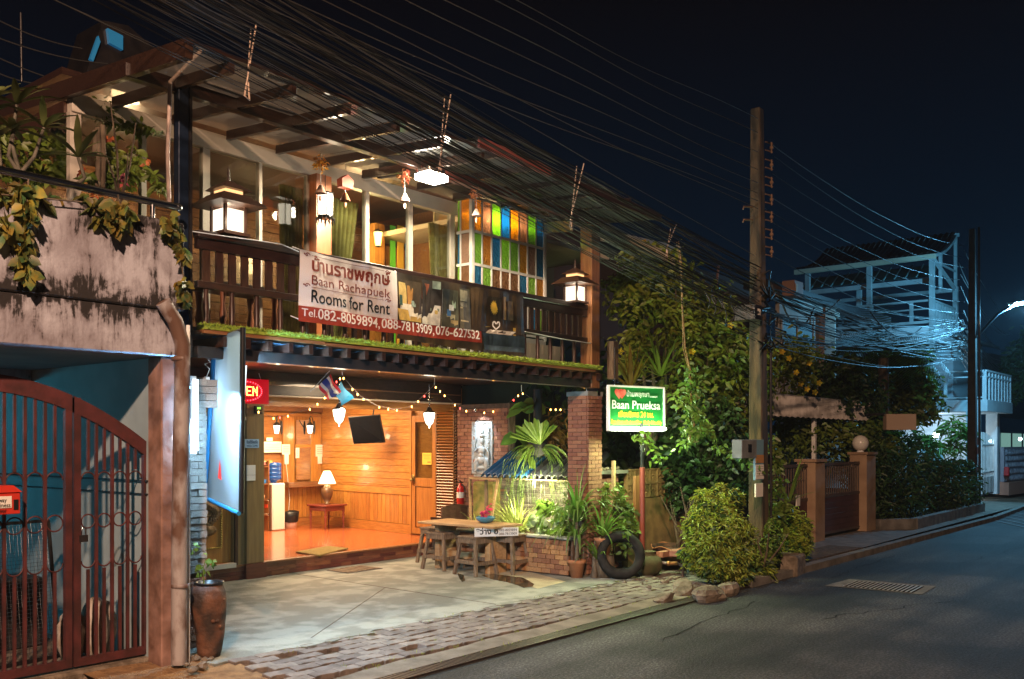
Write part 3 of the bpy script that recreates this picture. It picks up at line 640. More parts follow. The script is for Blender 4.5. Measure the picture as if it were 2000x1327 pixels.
# --- ground floor beams, ceiling
m = MB(); m.box(4.36,10.18,6.88,7.0,2.405,2.50); m.build('front_beam', M['dark_metal'], gh, bevel=.004)
for k in range(26):
    x = 4.55 + k*.222; m = MB(); m.box(x,x+.045,6.80,7.9,2.502,2.585); m.build('joist', M['dark_wood'], gh)
    if k < 25 and k < 21: m = MB(); m.quad((x+.05,6.82,2.575),(x+.215,6.82,2.575),(x+.215,7.9,2.52),(x+.05,7.9,2.52)); m.build('roof_sheet', M['blue_sheet'], gh)
for i,(x0,x1,z) in enumerate(((4.36,5.62,2.597),(5.62,7.6,2.590),(7.6,10.0,2.597))): m = MB(); m.box(x0,x1-.01,6.79,6.93,z,z+.028); m.build('edge_board', M['brown_wood'], gh)
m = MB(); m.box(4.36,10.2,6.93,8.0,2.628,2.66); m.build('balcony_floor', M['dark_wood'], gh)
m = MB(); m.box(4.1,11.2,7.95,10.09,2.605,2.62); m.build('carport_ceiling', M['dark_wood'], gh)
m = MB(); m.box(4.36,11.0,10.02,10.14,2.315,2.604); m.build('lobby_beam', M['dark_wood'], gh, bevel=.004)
m = MB(); m.box(4.36,11.0,10.00,10.018,2.43,2.445); m.build('beam_moulding', M['brown_wood'], gh)
m = MB(); m.box(4.36,11.0,10.015,10.16,2.295,2.312); m.build('beam_soffit', M['cream'], gh)
m = MB(); m.box(5.0,11.0,10.22,10.30,2.18,2.56); m.build('lobby_header', M['teak_x'], gh)
m = MB(); m.box(4.30,4.34,7.2,10.1,2.2,2.56); m.build('side_beam', M['dark_wood'], gh)
# --- lobby shell
FZ = .18
m = MB(); m.box(6.0,11.6,10.12,14.3,.05,FZ); m.build('lobby_floor', M['floor_wood'], gh)
stp = MB(); stp.box(4.6,10.98,10.06,10.118,0,.165); step = stp.build('step', M['dark_wood'], gh)
m = MB(); m.box(4.6,10.98,10.03,10.14,.168,.19); m.build('nosing', M['brown_wood'], step)
r = random.Random(8)
for j,(z0,z1) in enumerate(((.004,.056),(.058,.110),(.112,.164))):
    x = 4.62
    while x < 10.9:
        w = r.uniform(.16,.42); m = MB(); m.box(x,min(x+w,10.97)-.003,10.046,10.062,z0,z1); m.build('parquet_block', M['parquet'], step); x += w
m = MB(); m.box(6.0,11.7,10.3,14.4,2.56,2.62); m.build('lobby_ceiling', M['cream'], gh)
# TV wall (runs away from the street) at X = 11.0
XW = 11.0
tv = MB(); tv.box(XW+.02,XW+.10,10.1,14.3,FZ,2.56); tvw = tv.build('side_wall', M['teak'], gh)
z = .98
for k in range(14):
    m = MB(); h = .1105; m.box(XW,XW+.018,11.20,14.2,z,z+h-.006); m.build('wall_plank', M['teak'], tvw); z += h
for k in range(26):
    y = 11.22 + k*.1145; m = MB(); m.box(XW,XW+.018,y,y+.108,.34,.82); m.build('wainscot_board', M['teak_v'], tvw)
m = MB(); m.box(XW-.015,XW+.018,11.20,14.2,.826,.972); m.build('chair_rail', M['teak'], tvw)
m = MB(); m.box(XW-.028,XW+.018,11.20,14.2,.955,.975); m.build('rail_cap', M['teak'], tvw)
m = MB(); m.box(XW-.02,XW+.018,11.20,14.2,.182,.334); m.build('skirting', M['teak'], tvw)
# door in the TV wall
dr = MB(); yA, yB = 10.56, 11.18
dr.box(XW-.02,XW+.02,yA,yA+.09,.20,2.14); dr.box(XW-.02,XW+.02,yB-.09,yB,.20,2.14); dr.box(XW-.019,XW+.02,yA+.09,yB-.09,2.03,2.14); dr.box(XW-.019,XW+.02,yA+.09,yB-.09,.98,1.12); dr.box(XW-.019,XW+.02,yA+.09,yB-.09,.20,.30)
door = dr.build('door', M['teak_v'], gh)
m = MB(); m.box(XW,XW+.01,yA+.09,yB-.09,1.12,2.03); m.build('pane', M['glass'], door)
m = MB(); m.box(XW-.006,XW+.012,yA+.10,yB-.10,.31,.97); m.build('panel', M['teak_v'], door, bevel=.012)
m = MB(); m.ball((XW-.06,yB-.05,1.08), .035, 10, 7); m.tube([(XW-.02,yB-.05,1.08),(XW-.05,yB-.05,1.08)], .018, 8); m.ball((XW-.03,yB-.05,1.08),(.012,.04,.09),10,7); m.build('knob', mat('brass_knob',(.30,.22,.08),.3,metal=1), door)
m = MB(); m.box(XW-.03,XW+.02,yB+.002,yB+.04,.19,2.2); m.box(XW-.03,XW+.02,yA-.04,yA-.002,.19,2.2); m.build('door_frame', M['teak_v'], door)
m = MB(); m.box(XW-.012,XW-.006,10.68,10.91,1.34,1.53); m.build('notice', M['yellow_paper'], door)
m = MB(); m.box(XW-.0135,XW-.012,10.70,10.89,1.49,1.50); m.box(XW-.0135,XW-.012,10.72,10.86,1.46,1.466); m.box(XW-.0135,XW-.012,10.72,10.87,1.43,1.436); m.box(XW-.0135,XW-.012,10.70,10.78,1.37,1.39); m.build('notice_print', mat('notice_print',(.35,.2,.03),.7), door)
m = MB(); m.box(XW+.45,XW+.47,10.2,11.6,.2,2.5); m.build('room_behind', M['teak_v'], gh)
# the side wall stands a few degrees off square
def skew(o):
    off = o.matrix_parent_inverse; base = Vector((0,0,0)); q = o
    while q is not None: base += q.location; q = q.parent
    for v in o.data.vertices:
        y = v.co.y+base.y
        if y > 10.5: v.co.x += .111*(y-10.5)
    for c_ in o.children: skew(c_)
skew(tvw); skew(door)
# louvred shutter column
for k in range(46):
    z = .22 + k*.046
    m = MB(); m.obox((XW-.03,10.32,z),(.07,.36,.012),(0,math.radians(32),0)); m.build('louvre_slat', M['teak'], gh)
    m = MB(); m.obox((XW+.01,10.105,z),(.12,.05,.012),(math.radians(-28),0,0)); m.build('louvre_slat', M['brown_wood'], gh)
m = MB(); m.box(XW-.005,XW+.01,10.13,10.52,.2,2.3); m.build('louvre_back', M['brown_wood_v'], gh)
m = MB(); m.box(XW-.06,XW-.005,10.505,10.525,.2,2.3); m.box(XW-.06,XW-.02,10.13,10.14,.2,2.3); m.build('louvre_frame', M['brown_wood_v'], gh)
# back wall of the lobby
YB = 13.9
bw = MB(); bw.box(6.0,11.6,YB+.015,YB+.1,FZ,2.56); bww = bw.build('back_wall', M['teak_v'], gh)
YB = 13.9
def bx(u, v): return px(u, v, Y=YB)
for k in range(13):
    m = MB(); z = 1.0+k*.105; m.box(9.9,10.75,YB,YB+.014,z,z+.1); m.build('wall_plank', M['teak_x'], bww)
for u0,u1 in ((549,571),(614,624),(604,614)):
    a = bx(u0,900).x; b = bx(u1,900).x; m = MB(); m.box(a,b-.004,YB-.05,YB,.2,2.16); m.build('wall_post', M['teak_v'], bww)
a = bx(510,0).x; m = MB(); m.box(a,11.40,YB-.055,YB-.002,2.165,2.22); m.build('architrave', M['teak_x'], bww)
a, b = bx(571,0).x, bx(614,0).x
mir = MB(); mir.box(a+.06,b+.02,YB-.03,YB-.02,1.02,2.10); mir.build('mirror', mat('mirror_glass', (.75,.72,.65), .03, metal=1), bww)
m = MB(); m.box(a+.02,b+.04,YB-.045,YB-.032,1.60,1.66); m.build('mirror_bar', M['teak_x'], bww)
m = MB(); m.box(bx(545,0).x,XW+.36,YB-.28,YB-.056,.90,.985); m.build('counter', M['brown_wood'], bww)
for k in range(7):
    m = MB(); x = bx(560,0).x + k*.10; m.box(x,x+.094,YB-.06,YB-.052,.34,.895); m.build('wainscot_board', M['teak_v'], bww)
m = MB(); m.box(bx(545,0).x,XW+.36,YB-.07,YB-.05,.182,.334); m.build('skirting', M['teak_x'], bww)
m = MB(); m.box(bx(588,0).x,bx(620,0).x,YB-.03,YB-.02,2.26,2.42); m.build('framed_sky_print', mat('sky_print',(.35,.45,.65),.4), bww)
m = MB(); m.box(9.0,11.35,YB-.1,YB-.06,2.25,2.56); m.build('ceiling_trim', M['brown_wood'], bww)
# notices on the back wall
for i,(u0,v0,u1,v1) in enumerate(((510,863,545,884),(516,855,528,862),(546,868,562,888),(573,875,580,895),(612,869,630,892))):
    p = bx(u0,v0); q = bx(u1,v1); m = MB(); m.box(p.x,q.x,YB-.062,YB-.058,q.z,p.z)
    nt_ = tag(m.build('wall_notice', M['paper']), ['wide cream two-column notice on the planks behind the water dispenser','smallest slip of paper above the wide cream notice','white notice taped to the wooden post above the socket','narrow white notice beside the mirror','white printed notice on the corner post above the switch'][i], 'notice')
    for k in range(4):
        if v1-v0 > 10: m = MB(); zz = p.z-(p.z-q.z)*(.25+.17*k); m.box(p.x+.03,q.x-.03,YB-.0632,YB-.0625,zz,zz+.008); ln = m.build('print_line', bpy.data.materials.get('print_grey') or mat('print_grey',(.35,.30,.28),.7)); ln.parent = nt_
for i,(u0,v0,u1,v1) in enumerate(((551,888,559,907),(616,892,624,906))):
    p = bx(u0,v0); q = bx(u1,v1); m = MB(); m.box(p.x,q.x,YB-.07,YB-.056,q.z,p.z); tag(m.build('wall_switch', M['white_plastic'], bevel=.003), ['white socket on the post above the waste bin','white switch plate below the notice on the corner post'][i], 'switch')
m = MB(); m.tube([bx(553,905)+Vector((0,-.08,0)), bx(556,950)+Vector((0,-.1,0)), bx(557,975)+Vector((0,-.12,0)), bx(554,1010)+Vector((0,-.12,0))], .006, 5); tag(m.build('power_cord', M['white_plastic']), 'white power cord running down from the socket to the dispenser', 'cord')
# shelves at the left, with odds and ends
shf = thing('shelf_unit', 'dark wooden shelf unit with small goods behind the front column', 'shelf', (9.6,13.6,FZ))
for v in (911,945,975,1005): p = px(500,v,Y=13.6); q = px(517,v,Y=13.6); m = MB(); m.box(p.x,q.x,13.5,13.85,p.z-.02,p.z); m.build('shelf', M['brown_wood'], shf)
m = MB(); p = px(517,900,Y=13.6); m.box(p.x,p.x+.02,13.5,13.85,FZ,p.z); m.build('side_panel', M['brown_wood_v'], shf)
for i,(u,v,c,s) in enumerate(((512,906,(.7,.25,.25),.10),(522,905,(.65,.45,.12),.09),(510,942,(.04,.2,.6),.09),(508,971,(.6,.35,.2),.08))):
    p = px(u,v,Y=13.6); m = MB(); m.box(p.x-s,p.x+s*.8,13.55,13.7,p.z-.03,p.z+s*.45); tag(m.build('shelf_box', mat('goods_%d'%i,c,.5), bevel=.01), ['pinkish packet on the top shelf beside the water bottle','orange packet on the top shelf','blue tray on the second shelf','tan box on the third shelf'][i], 'box')

# --- front column and carved dragon door, left
m = MB(); m.box(7.04,7.30,10.02,10.16,.19,2.295); fc = m.build('front_column', mat('column_wood', (.20,.13,.055), .4, (.27,.18,.075), sc=3, st=(9,9,.8), coat=.2), gh, bevel=.004)
m = MB(); m.box(7.02,7.32,10.0,10.165,0,.188); m.build('column_base', M['parquet'], gh)
m = MB(); m.box(6.87,7.035,10.06,10.14,.19,2.295); m.build('door_jamb', fc.data.materials[0], gh)
m = MB(); m.box(6.88,6.92,10.03,10.06,.19,2.295); m.build('jamb_moulding', M['dark_wood_v'], gh)
m = MB(); m.box(5.3,6.86,10.10,10.14,.22,2.295); dd = m.build('carved_door', M['teak_v'], gh)
m = MB(); m.box(4.6,6.86,9.98,10.05,.17,.225); m.build('door_sill', M['white_frame'], gh)
def rope(mb, p, q, rr=.014):
    p = Vector(p); q = Vector(q); n = int((q-p).length/.028); d = (q-p).normalized()
    for k in range(n): mb.ball(p+(q-p)*((k+.5)/n), (rr*1.25,rr,rr), 6, 4, Euler((0,math.radians(35 if abs(d.z)<.5 else 55),0)).to_matrix())
m = MB(); rope(m,(6.72,10.085,.42),(6.72,10.085,2.10)); rope(m,(5.5,10.085,.42),(6.72,10.085,.42)); rope(m,(5.5,10.085,2.10),(6.72,10.085,2.10)); m.build('gilt_rope', M['gold'], dd)
# dragon relief: coiling scaled body, head below, fins, rocks
m = MB(); r = random.Random(4)
def body(pts, rad):
    P = []
    for i in range(len(pts)-1):
        for k in range(8):
            f = k/8; a = [Vector(pts[max(i-1,0)]), Vector(pts[i]), Vector(pts[i+1]), Vector(pts[min(i+2,len(pts)-1)])]
            P.append(.5*((2*a[1]) + (a[2]-a[0])*f + (2*a[0]-5*a[1]+4*a[2]-a[3])*f*f + (-a[0]+3*a[1]-3*a[2]+a[3])*f**3))
    R_ = [rad*(1-.5*abs(2*i/len(P)-1)**2) for i in range(len(P))]; m.tube(P, R_, 10)
    for i in range(0,len(P),1):
        for k in range(5):
            a = math.pi*(1.05+.9*k/4); m.ball(P[i]+Vector((math.cos(a)*R_[i]*.2 + (k-2)*R_[i]*.42, -R_[i]*.92+abs(k-2)*R_[i]*.17, r.uniform(-.01,.01))), (.014,.008,.014), 6, 4)
body([(6.10,10.09,2.0),(6.36,10.09,1.88),(6.22,10.09,1.68),(5.95,10.09,1.60),(6.10,10.09,1.42),(6.38,10.09,1.40),(6.32,10.09,1.20),(6.05,10.09,1.16),(6.20,10.09,.98),(6.40,10.09,.86),(6.26,10.09,.66)], .072)
body([(5.85,10.09,1.3),(6.0,10.09,1.0),(5.95,10.09,.75),(6.15,10.09,.58)], .06)
for k in range(26):
    a = r.uniform(0,6.28); c = Vector((6.0+r.uniform(-.2,.4), 10.09, r.uniform(.55,2.0))); L = r.uniform(.08,.2)
    m.tube([c, c+Vector((math.cos(a)*L*.5,-.02,math.sin(a)*L*.5)), c+Vector((math.cos(a+.7)*L,-.01,math.sin(a+.7)*L))], [.02,.016,.003], 5)
m.ball((6.28,10.08,.64),(.13,.05,.07),12,8); m.ball((6.17,10.07,.56),(.12,.035,.025),10,6); m.ball((6.12,10.08,.50),(.10,.03,.03),10,6)
m.v = [(v[0]+.24, v[1], v[2]) for v in m.v]; m.build('dragon_relief', M['carving'], dd)
# panelled dark wall above the door
m = MB(); m.box(4.36,7.03,10.02,10.05,1.98,2.02); m.build('transom', M['white_frame'], gh)
# warm sign on the column, thermostat sockets
sg = thing('welcome_sign', 'small light blue WELCOME sign on the front column', 'sign', (7.14,10.01,1.6))
p = px(478,858,Y=10.01); q = px(505,875,Y=10.01); m = MB(); m.box(p.x,q.x,10.004,10.018,q.z,p.z); m.build('board', mat('sign_blue',(.32,.50,.70),.4), sg)
text('ยินดีต้อนรับ',(p.x+.02,10.002,p.z-.055),(1,0,0),.055,mat('sign_navy',(.02,.05,.15),.5),sg,width=(q.x-p.x)-.04,bold=.001); text('WELCOME',(p.x+.02,10.002,q.z+.012),(1,0,0),.04,bpy.data.materials['sign_navy'],sg,width=(q.x-p.x)-.04)
for i,(u0,v0,u1,v1) in enumerate(((482,909,499,928),(482,929,499,939))):
    p = px(u0,v0,Y=10.0); q = px(u1,v1,Y=10.0); m = MB(); m.box(p.x,q.x,10.0,10.018,q.z,p.z); o = tag(m.build('switch_plate', M['white_plastic'], bevel=.003), ['upper white switch plate on the front column','lower white socket plate on the front column'][i], 'switch')
# --- OPEN sign
os_ = thing('open_sign', 'red LED OPEN sign hanging under the carport beam', 'sign', (7.1,9.8,2.3))
p = px(452,738,Y=9.8); q = px(525,790,Y=9.8); m = MB(); m.box(p.x,q.x,9.80,9.84,q.z,p.z); m.build('panel', mat('led_panel',(.10,.004,.008),.3,emit=(1,.0,.02),es=.35), os_, bevel=.004)
dot = MB(); dot.ball((0,0,0), .0075, 6, 4); dme = dot.mesh('led', emis('led_red',(1,.02,.03),14)); dmo = dot.mesh('led', emis('led_orange',(1,.25,.05),12))
L5 = {'O':('01110','10001','10001','10001','10001','10001','01110'),'P':('11110','10001','10001','11110','10000','10000','10000'),'E':('11111','10000','10000','11110','10000','10000','11111'),'N':('10001','11001','10101','10101','10011','10001','10001')}
W_, H_ = q.x-p.x, p.z-q.z; cx_, cz_ = (p.x+q.x)/2-.07, (p.z+q.z)/2
for li, ch_ in enumerate('OPEN'):
    for rr_, row in enumerate(L5[ch_]):
        for cc, b in enumerate(row):
            if b == '1': inst('led', dmo, (cx_-W_*.31+li*W_*.165+cc*W_*.027, 9.792, cz_+H_*.17-rr_*H_*.055), parent=os_)
for k in range(34):
    a = 2*math.pi*k/34; inst('led', dme, (cx_+math.cos(a)*W_*.42, 9.792, cz_+math.sin(a)*H_*.38), parent=os_)
for du in (.12,.8): m = MB(); m.tube([(p.x+W_*du,9.82,p.z),(p.x+W_*du,9.86,2.56)], .004, 4); m.build('wire', M['white_plastic'], os_)
m = MB(); m.box(7.13,7.22,9.96,10.0,2.06,2.16); t_ = thing('meter_box', 'small electronic meter hanging on the column under the OPEN sign', 'meter', (7.18,9.98,2.1)); m.build('case', M['black'], t_)
m = MB(); m.box(7.15,7.20,9.955,9.959,2.12,2.145); m.build('display', emis('green_display',(.4,1,.1),1.2), t_)

# --- upper storey -------------------------------------------------
YW = 7.96; ZT = 4.62
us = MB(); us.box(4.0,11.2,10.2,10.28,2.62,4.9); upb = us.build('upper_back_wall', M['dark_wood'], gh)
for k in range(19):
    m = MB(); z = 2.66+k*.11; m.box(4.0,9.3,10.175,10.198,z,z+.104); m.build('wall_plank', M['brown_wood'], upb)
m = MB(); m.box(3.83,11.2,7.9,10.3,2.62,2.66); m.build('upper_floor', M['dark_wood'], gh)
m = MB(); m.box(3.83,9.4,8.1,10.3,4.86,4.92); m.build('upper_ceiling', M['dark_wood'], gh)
m = MB(); m.box(9.3,9.36,7.98,10.2,2.66,4.86); m.build('partition', M['brown_wood'], gh)
# window wall: header, sill, mullions, panes
m = MB(); m.box(3.83,8.66,YW-.05,YW+.05,4.50,4.66); m.build('window_header', M['white_frame'], gh, bevel=.004)
m = MB(); m.box(3.83,8.66,YW-.04,YW+.04,2.66,2.76); m.build('window_sill', M['white_frame'], gh)
us_ = [(136,158),(276,286),(396,410),(506,512),(600,606),(714,721),(799,806),(880,888)]
xs = []
for a,b in us_:
    x0 = px(a,350,Y=YW-.03).x; x1 = px(b,350,Y=YW-.03).x; xs.append((x0,x1)); m = MB(); m.box(x0,x1,YW-.03,YW+.03,2.76,4.50); m.build('mullion', M['white_frame'], gh)
for i in range(7):
    m = MB(); m.box(xs[i][1],xs[i+1][0],YW-.004,YW+.004,2.76,4.50); m.build('window_pane', M['glass'], gh)
xp0, xp1 = px(608,400,Y=7.86).x, px(638,400,Y=7.86).x
m = MB(); m.box(xp0,xp1,7.78,7.90,2.66,4.50); m.build('wood_post', mat('orange_post',(.50,.17,.06),.35,(.38,.12,.04),sc=3,st=(9,9,.8),coat=.3), gh, bevel=.005)
# left return of the glazed room
m = MB(); m.box(3.80,3.86,8.0,10.2,4.45,4.6); m.box(3.80,3.86,9.0,9.06,2.66,4.45); m.build('side_frame', M['dark_wood_v'], gh)
m = MB(); m.box(3.82,3.826,8.0,9.0,2.7,4.45); m.build('window_pane', M['glass'], gh)
# curtains (pleated)
cm = cloth('curtain_cloth', (.30,.27,.08), .25, .8, (.20,.17,.045), sc=9)
def curtain(x0t,x1t,x0b,x1b,y,zt,zb,name_lbl,n=26):
    m = MB(); vs = []
    rows = 10
    for j in range(rows+1):
        f = j/rows; a = x0t+(x0b-x0t)*f; b = x1t+(x1b-x1t)*f; z = zt+(zb-zt)*f
        for i in range(n+1): vs.append((a+(b-a)*i/n, y+.035*math.sin(i*1.55+.3*math.sin(f*4)), z))
    m.add(vs, [(j*(n+1)+i, j*(n+1)+i+1, (j+1)*(n+1)+i+1, (j+1)*(n+1)+i) for j in range(rows) for i in range(n)], True)
    tag(m.build('curtain', cm), name_lbl, 'curtain')
def ux(u): return px(u,400,Y=8.12).x
curtain(ux(546),ux(592),ux(552),ux(590),8.12,4.40,2.75,'straight green curtain behind the window left of the orange post')
curtain(ux(640),ux(702),ux(640),ux(664),8.12,4.40,2.75,'green curtain swept aside just right of the orange post')
curtain(ux(838),ux(876),ux(850),ux(878),8.12,4.40,2.75,'dark drawn curtain beside the coloured glass bay')
# interior upstairs bits: wood door with coloured glass, planked partition, wall lamp
ip = MB(); p0 = px(815,400,Y=9.6); p1 = px(885,400,Y=9.6); ip.box(p0.x,p1.x,9.6,9.64,2.66,4.3); pt_ = ip.build('inner_partition', M['teak_x'], gh)
for k in range(14): m = MB(); m.box(p0.x+.05,p1.x,9.585,9.6,2.68+k*.115,2.68+k*.115+.109); m.build('wall_plank', M['teak_x'], pt_)
ip = MB(); q0 = px(754,400,Y=9.4); q1 = px(800,400,Y=9.4); ip.box(q0.x,q1.x,9.40,9.44,2.66,4.35); dr2 = ip.build('inner_door', M['teak_v'], gh)
for i,(a,b,c,lab) in enumerate(((762,772,(.20,.75,.06),''),(776,788,(.8,.45,.05),''),(792,798,(.03,.25,.55),''))):
    p = px(a,440,Y=9.39); q = px(b,540,Y=9.39); m = MB(); m.box(p.x,q.x,9.388,9.398,3.0,p.z); m.build('coloured_pane', mat('door_glass_%d'%i,c,.15,emit=c,es=.25), dr2)
m = MB(); p = px(742,400,Y=9.3); m.box(p.x-.09,p.x+.08,9.3,9.42,2.66,4.6); m.build('inner_post', M['teak_v'], gh)
m = MB(); p = px(640,300,Y=9.7); q = px(800,300,Y=9.7); m.box(p.x,q.x,9.7,9.78,3.72,3.9); m.build('inner_lintel', M['teak_x'], gh)
wl_ = px(738,466,Y=9.22); wlm = thing('wall_lantern', 'small glowing wall lantern on the inner post upstairs', 'lamp', tuple(wl_))
m = MB(); m.lathe([(.035,-.10),(.06,.08)], tuple(wl_), 6); m.build('shade', emis('amber_glass',(1,.62,.15),9), wlm)
m = MB(); m.lathe([(.068,.08),(.068,.09),(.0,.13)], tuple(wl_), 6); m.lathe([(0,-.12),(.04,-.11),(.04,-.10)], tuple(wl_), 6); m.build('cap', M['dark_metal'], wlm)
lamp('lantern_light', 'POINT', (wl_.x,wl_.y-.1,wl_.z), 5, (1,.6,.2), .05, parent=wlm)
# --- stained glass bay
YB2 = 7.67; X0, X1 = 8.61, 10.05
gc = {'o':(.95,.58,.06),'p':(.62,.42,.30),'g':(.45,.82,.13),'b':(.06,.34,.62),'n':(.42,.24,.12),'a':(.80,.44,.08)}
GM = {k: glassmat('stained_'+k, c, .02, rough=.22, bump=.9, diff=.6, bs=28) for k,c in gc.items()}
bay = MB(); Z = [4.69,4.28,3.88,3.47,3.10]
nx = 8; wv = (X1-X0)/nx
bay.box(X0-.025,X0+.025,YB2-.025,YB2+.025,3.05,4.72); bay.box(X1-.02,X1+.03,YB2-.025,YB2+.025,3.05,4.72)
byo = bay.build('bay_window', M['white'], gh, bevel=.003)
for k in range(1,nx): m = MB(); x = X0+k*wv; m.box(x-.012,x+.012,YB2-.012,YB2+.012,3.1,4.69); m.build('glazing_bar', M['white'], byo)
for z in Z: m = MB(); m.box(X0+.025,X1-.02,YB2-.018,YB2+.018,z-.016,z+.016); m.build('cross_rail', M['white'], byo)
for z in Z: m = MB(); m.box(X0-.018,X0+.018,YB2+.025,YW-.05,z-.016,z+.016); m.build('cross_rail', M['white'], byo)
m = MB(); m.box(X0-.012,X0+.012,YB2+.17,YB2+.19,3.1,4.69); m.build('glazing_bar', M['white'], byo)
rows = ['opgbopgb','gabggopb','bgnnnbga','gobgaobg']
for j,rw in enumerate(rows):
    for k,ch_ in enumerate(rw):
        m = MB(); m.box(X0+k*wv+.0,X0+(k+1)*wv,YB2-.003,YB2+.003,Z[j+1]+.01,Z[j]-.01); m.build('stained_pane', GM[ch_], byo)
for j,rw in enumerate(('og','pb','ng','bo')):
    for k,ch_ in enumerate(rw):
        y0 = YB2+.02 + (0 if k==0 else .17); y1 = YB2+.17 if k==0 else YW-.06; m = MB(); m.box(X0-.003,X0+.003,y0,y1,Z[j+1]+.01,Z[j]-.01); m.build('stained_pane', GM[ch_], byo)
m = MB(); m.box(X0-.02,X1+.02,YB2-.02,YB2+.02,2.66,3.06); m.box(X0-.02,X0+.02,YB2+.02,YW-.05,2.66,3.06); m.build('bay_base', mat('grey_panel',(.42,.40,.37),.6), gh)
m = MB(); m.box(8.66,10.0,8.35,8.37,2.7,4.8); m.build('bay_blind', mat('blind',(.55,.42,.25),.8), gh)
lamp('bay_light', 'AREA', (9.2,8.05,4.55), 80, (1.0,.8,.5), .6, size_y=.2, to=(9.35,7.75,3.6), parent=gh)
# --- canopy: front beam, rafters, glass, opaque roof beyond
m = MB(); m.box(3.75,6.95,6.89,6.98,4.525,4.63); m.build('canopy_beam', M['dark_wood'], gh, bevel=.004)
m = MB(); m.box(6.95,10.3,6.89,6.98,4.505,4.60); m.build('canopy_beam', mat('red_beam',(.14,.035,.025),.4), gh, bevel=.004)
def rafz(y): return 4.64 + (y-7.96)*.075
for k in range(6):
    x = 4.19+k*.575; m = MB(); m.beam((x,6.15,rafz(6.15)+.03),(x,7.9,rafz(7.9)+.03),.045,.085); m.build('rafter', M['dark_wood'], gh)
m = MB(); m.beam((3.80,6.1,rafz(6.1)+.04),(3.80,10.3,rafz(10.3)+.04),.06,.14); m.build('edge_rafter', M['dark_wood'], gh)
for k in range(6):
    x0 = 3.83+k*.52; m = MB(); m.quad((x0,6.12,rafz(6.12)+.085),(x0+.51,6.12,rafz(6.12)+.085),(x0+.51,7.95,rafz(7.95)+.085),(x0,7.95,rafz(7.95)+.085)); m.build('canopy_pane', M['roof_glass'], gh)
for y in (6.15,): m = MB(); m.box(3.83,6.95,y-.02,y+.02,rafz(y)+.09,rafz(y)+.12); m.build('canopy_rail', M['dark_wood'], gh)
m = MB(); m.add([(6.95,6.1,4.66),(10.6,6.2,4.56),(10.6,8.1,4.72),(6.95,8.1,4.80)], [(0,1,2,3)]); m.add([(6.95,6.1,4.69),(10.6,6.2,4.59),(10.6,8.1,4.75),(6.95,8.1,4.83)], [(0,1,2,3)]); m.build('roof_sheet', mat('dark_roof',(.05,.045,.04),.7), gh)
m = MB(); m.beam((6.95,6.1,4.64),(8.1,6.1,4.60),.03,.10); m.build('roof_fascia', mat('red_fascia',(.22,.06,.05),.5), gh); m = MB(); m.beam((8.2,6.12,4.60),(10.5,6.15,4.55),.03,.09); m.build('roof_fascia', M['dark_wood'], gh)
for k in range(5): m = MB(); x = 7.3+k*.62; m.beam((x,6.15,4.62),(x,7.9,4.71),.05,.08); m.build('rafter', M['dark_wood'], gh)
m = MB(); m.box(8.66,11.9,7.85,9.6,4.44,4.50); m.build('porch_ceiling', M['cream'], gh)
m = MB(); m.beam((9.8,7.05,4.56),(12.6,7.05,4.40),.05,.15); m.build('gutter_board', M['cream'], gh)
m = MB(); m.beam((10.05,7.2,4.52),(10.05,8.0,4.6),.04,.14); m.build('gable_board', M['cream'], gh)
# back wall past the bay, its dimness and green light painted into the colour
m = MB(); m.box(11.15,13.6,10.15,10.25,0,2.6); m.box(11.3,13.6,10.15,10.25,2.6,4.9); m.build('rear_wall', mat('dim_greenlit_wall',(.035,.045,.04),.8), gh)
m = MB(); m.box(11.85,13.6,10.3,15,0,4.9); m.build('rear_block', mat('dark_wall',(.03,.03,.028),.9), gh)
m = MB(); m.box(9.2,10.0,7.35,7.40,2.66,2.95); m.build('low_panel', M['cream'], gh)
# roof top light frame, far above the canopy (left)
m = MB(); p = [px(u,v,Y=10.4) for u,v in ((210,55),(240,70),(240,98),(214,84))]; m.prism(p, (0,.05,0)); sk_ = tag(m.build('skylight', mat('skylight_blue',(.03,.22,.42),.3,emit=(.03,.35,.75),es=.14)), 'small blue lit dormer window above the glass canopy', 'window')
m = MB(); p = [px(u,v,Y=10.4) for u,v in ((176,115),(192,70),(196,82),(182,120))]; m.prism(p, (0,.05,0)); tag(m.build('skylight', bpy.data.materials['skylight_blue']), 'narrow slanted blue window strip beside the dormer', 'window')
m = MB(); p = [px(u,v,Y=10.45) for u,v in ((160,170),(200,40),(250,50),(330,120))]; m.prism(p, (0,.6,0)); m.build('dormer', M['dark_metal'], gh)
# --- balustrade
bl = thing('balustrade', 'dark timber balcony balustrade with flat slats above turned posts', 'balustrade', (7.3,YF,2.66))
m = MB(); m.box(4.39,9.99,YF-.04,YF+.05,3.40,3.46); m.build('top_rail', M['dark_wood'], bl, bevel=.006)
m = MB(); m.box(4.39,9.99,YF-.025,YF+.025,3.31,3.395); m.build('upper_rail', M['dark_wood'], bl)
m = MB(); m.box(4.39,9.99,YF-.03,YF+.03,2.985,3.045); m.build('lower_rail', M['dark_wood'], bl, bevel=.004)
k = 0; x = 4.45
while x < 9.95:
    m = MB(); m.box(x,x+.068,YF-.012,YF+.012,3.046,3.309); m.build('slat', M['dark_wood_v'], bl)
    if k % 2 == 0:
        m = MB(); m.lathe([(.022,2.665),(.03,2.70),(.022,2.74),(.026,2.86),(.019,2.95),(.022,2.984)], (x+.034,YF,0), 8); m.build('turned_post', M['dark_wood_v'], bl)
    k += 1; x += .125
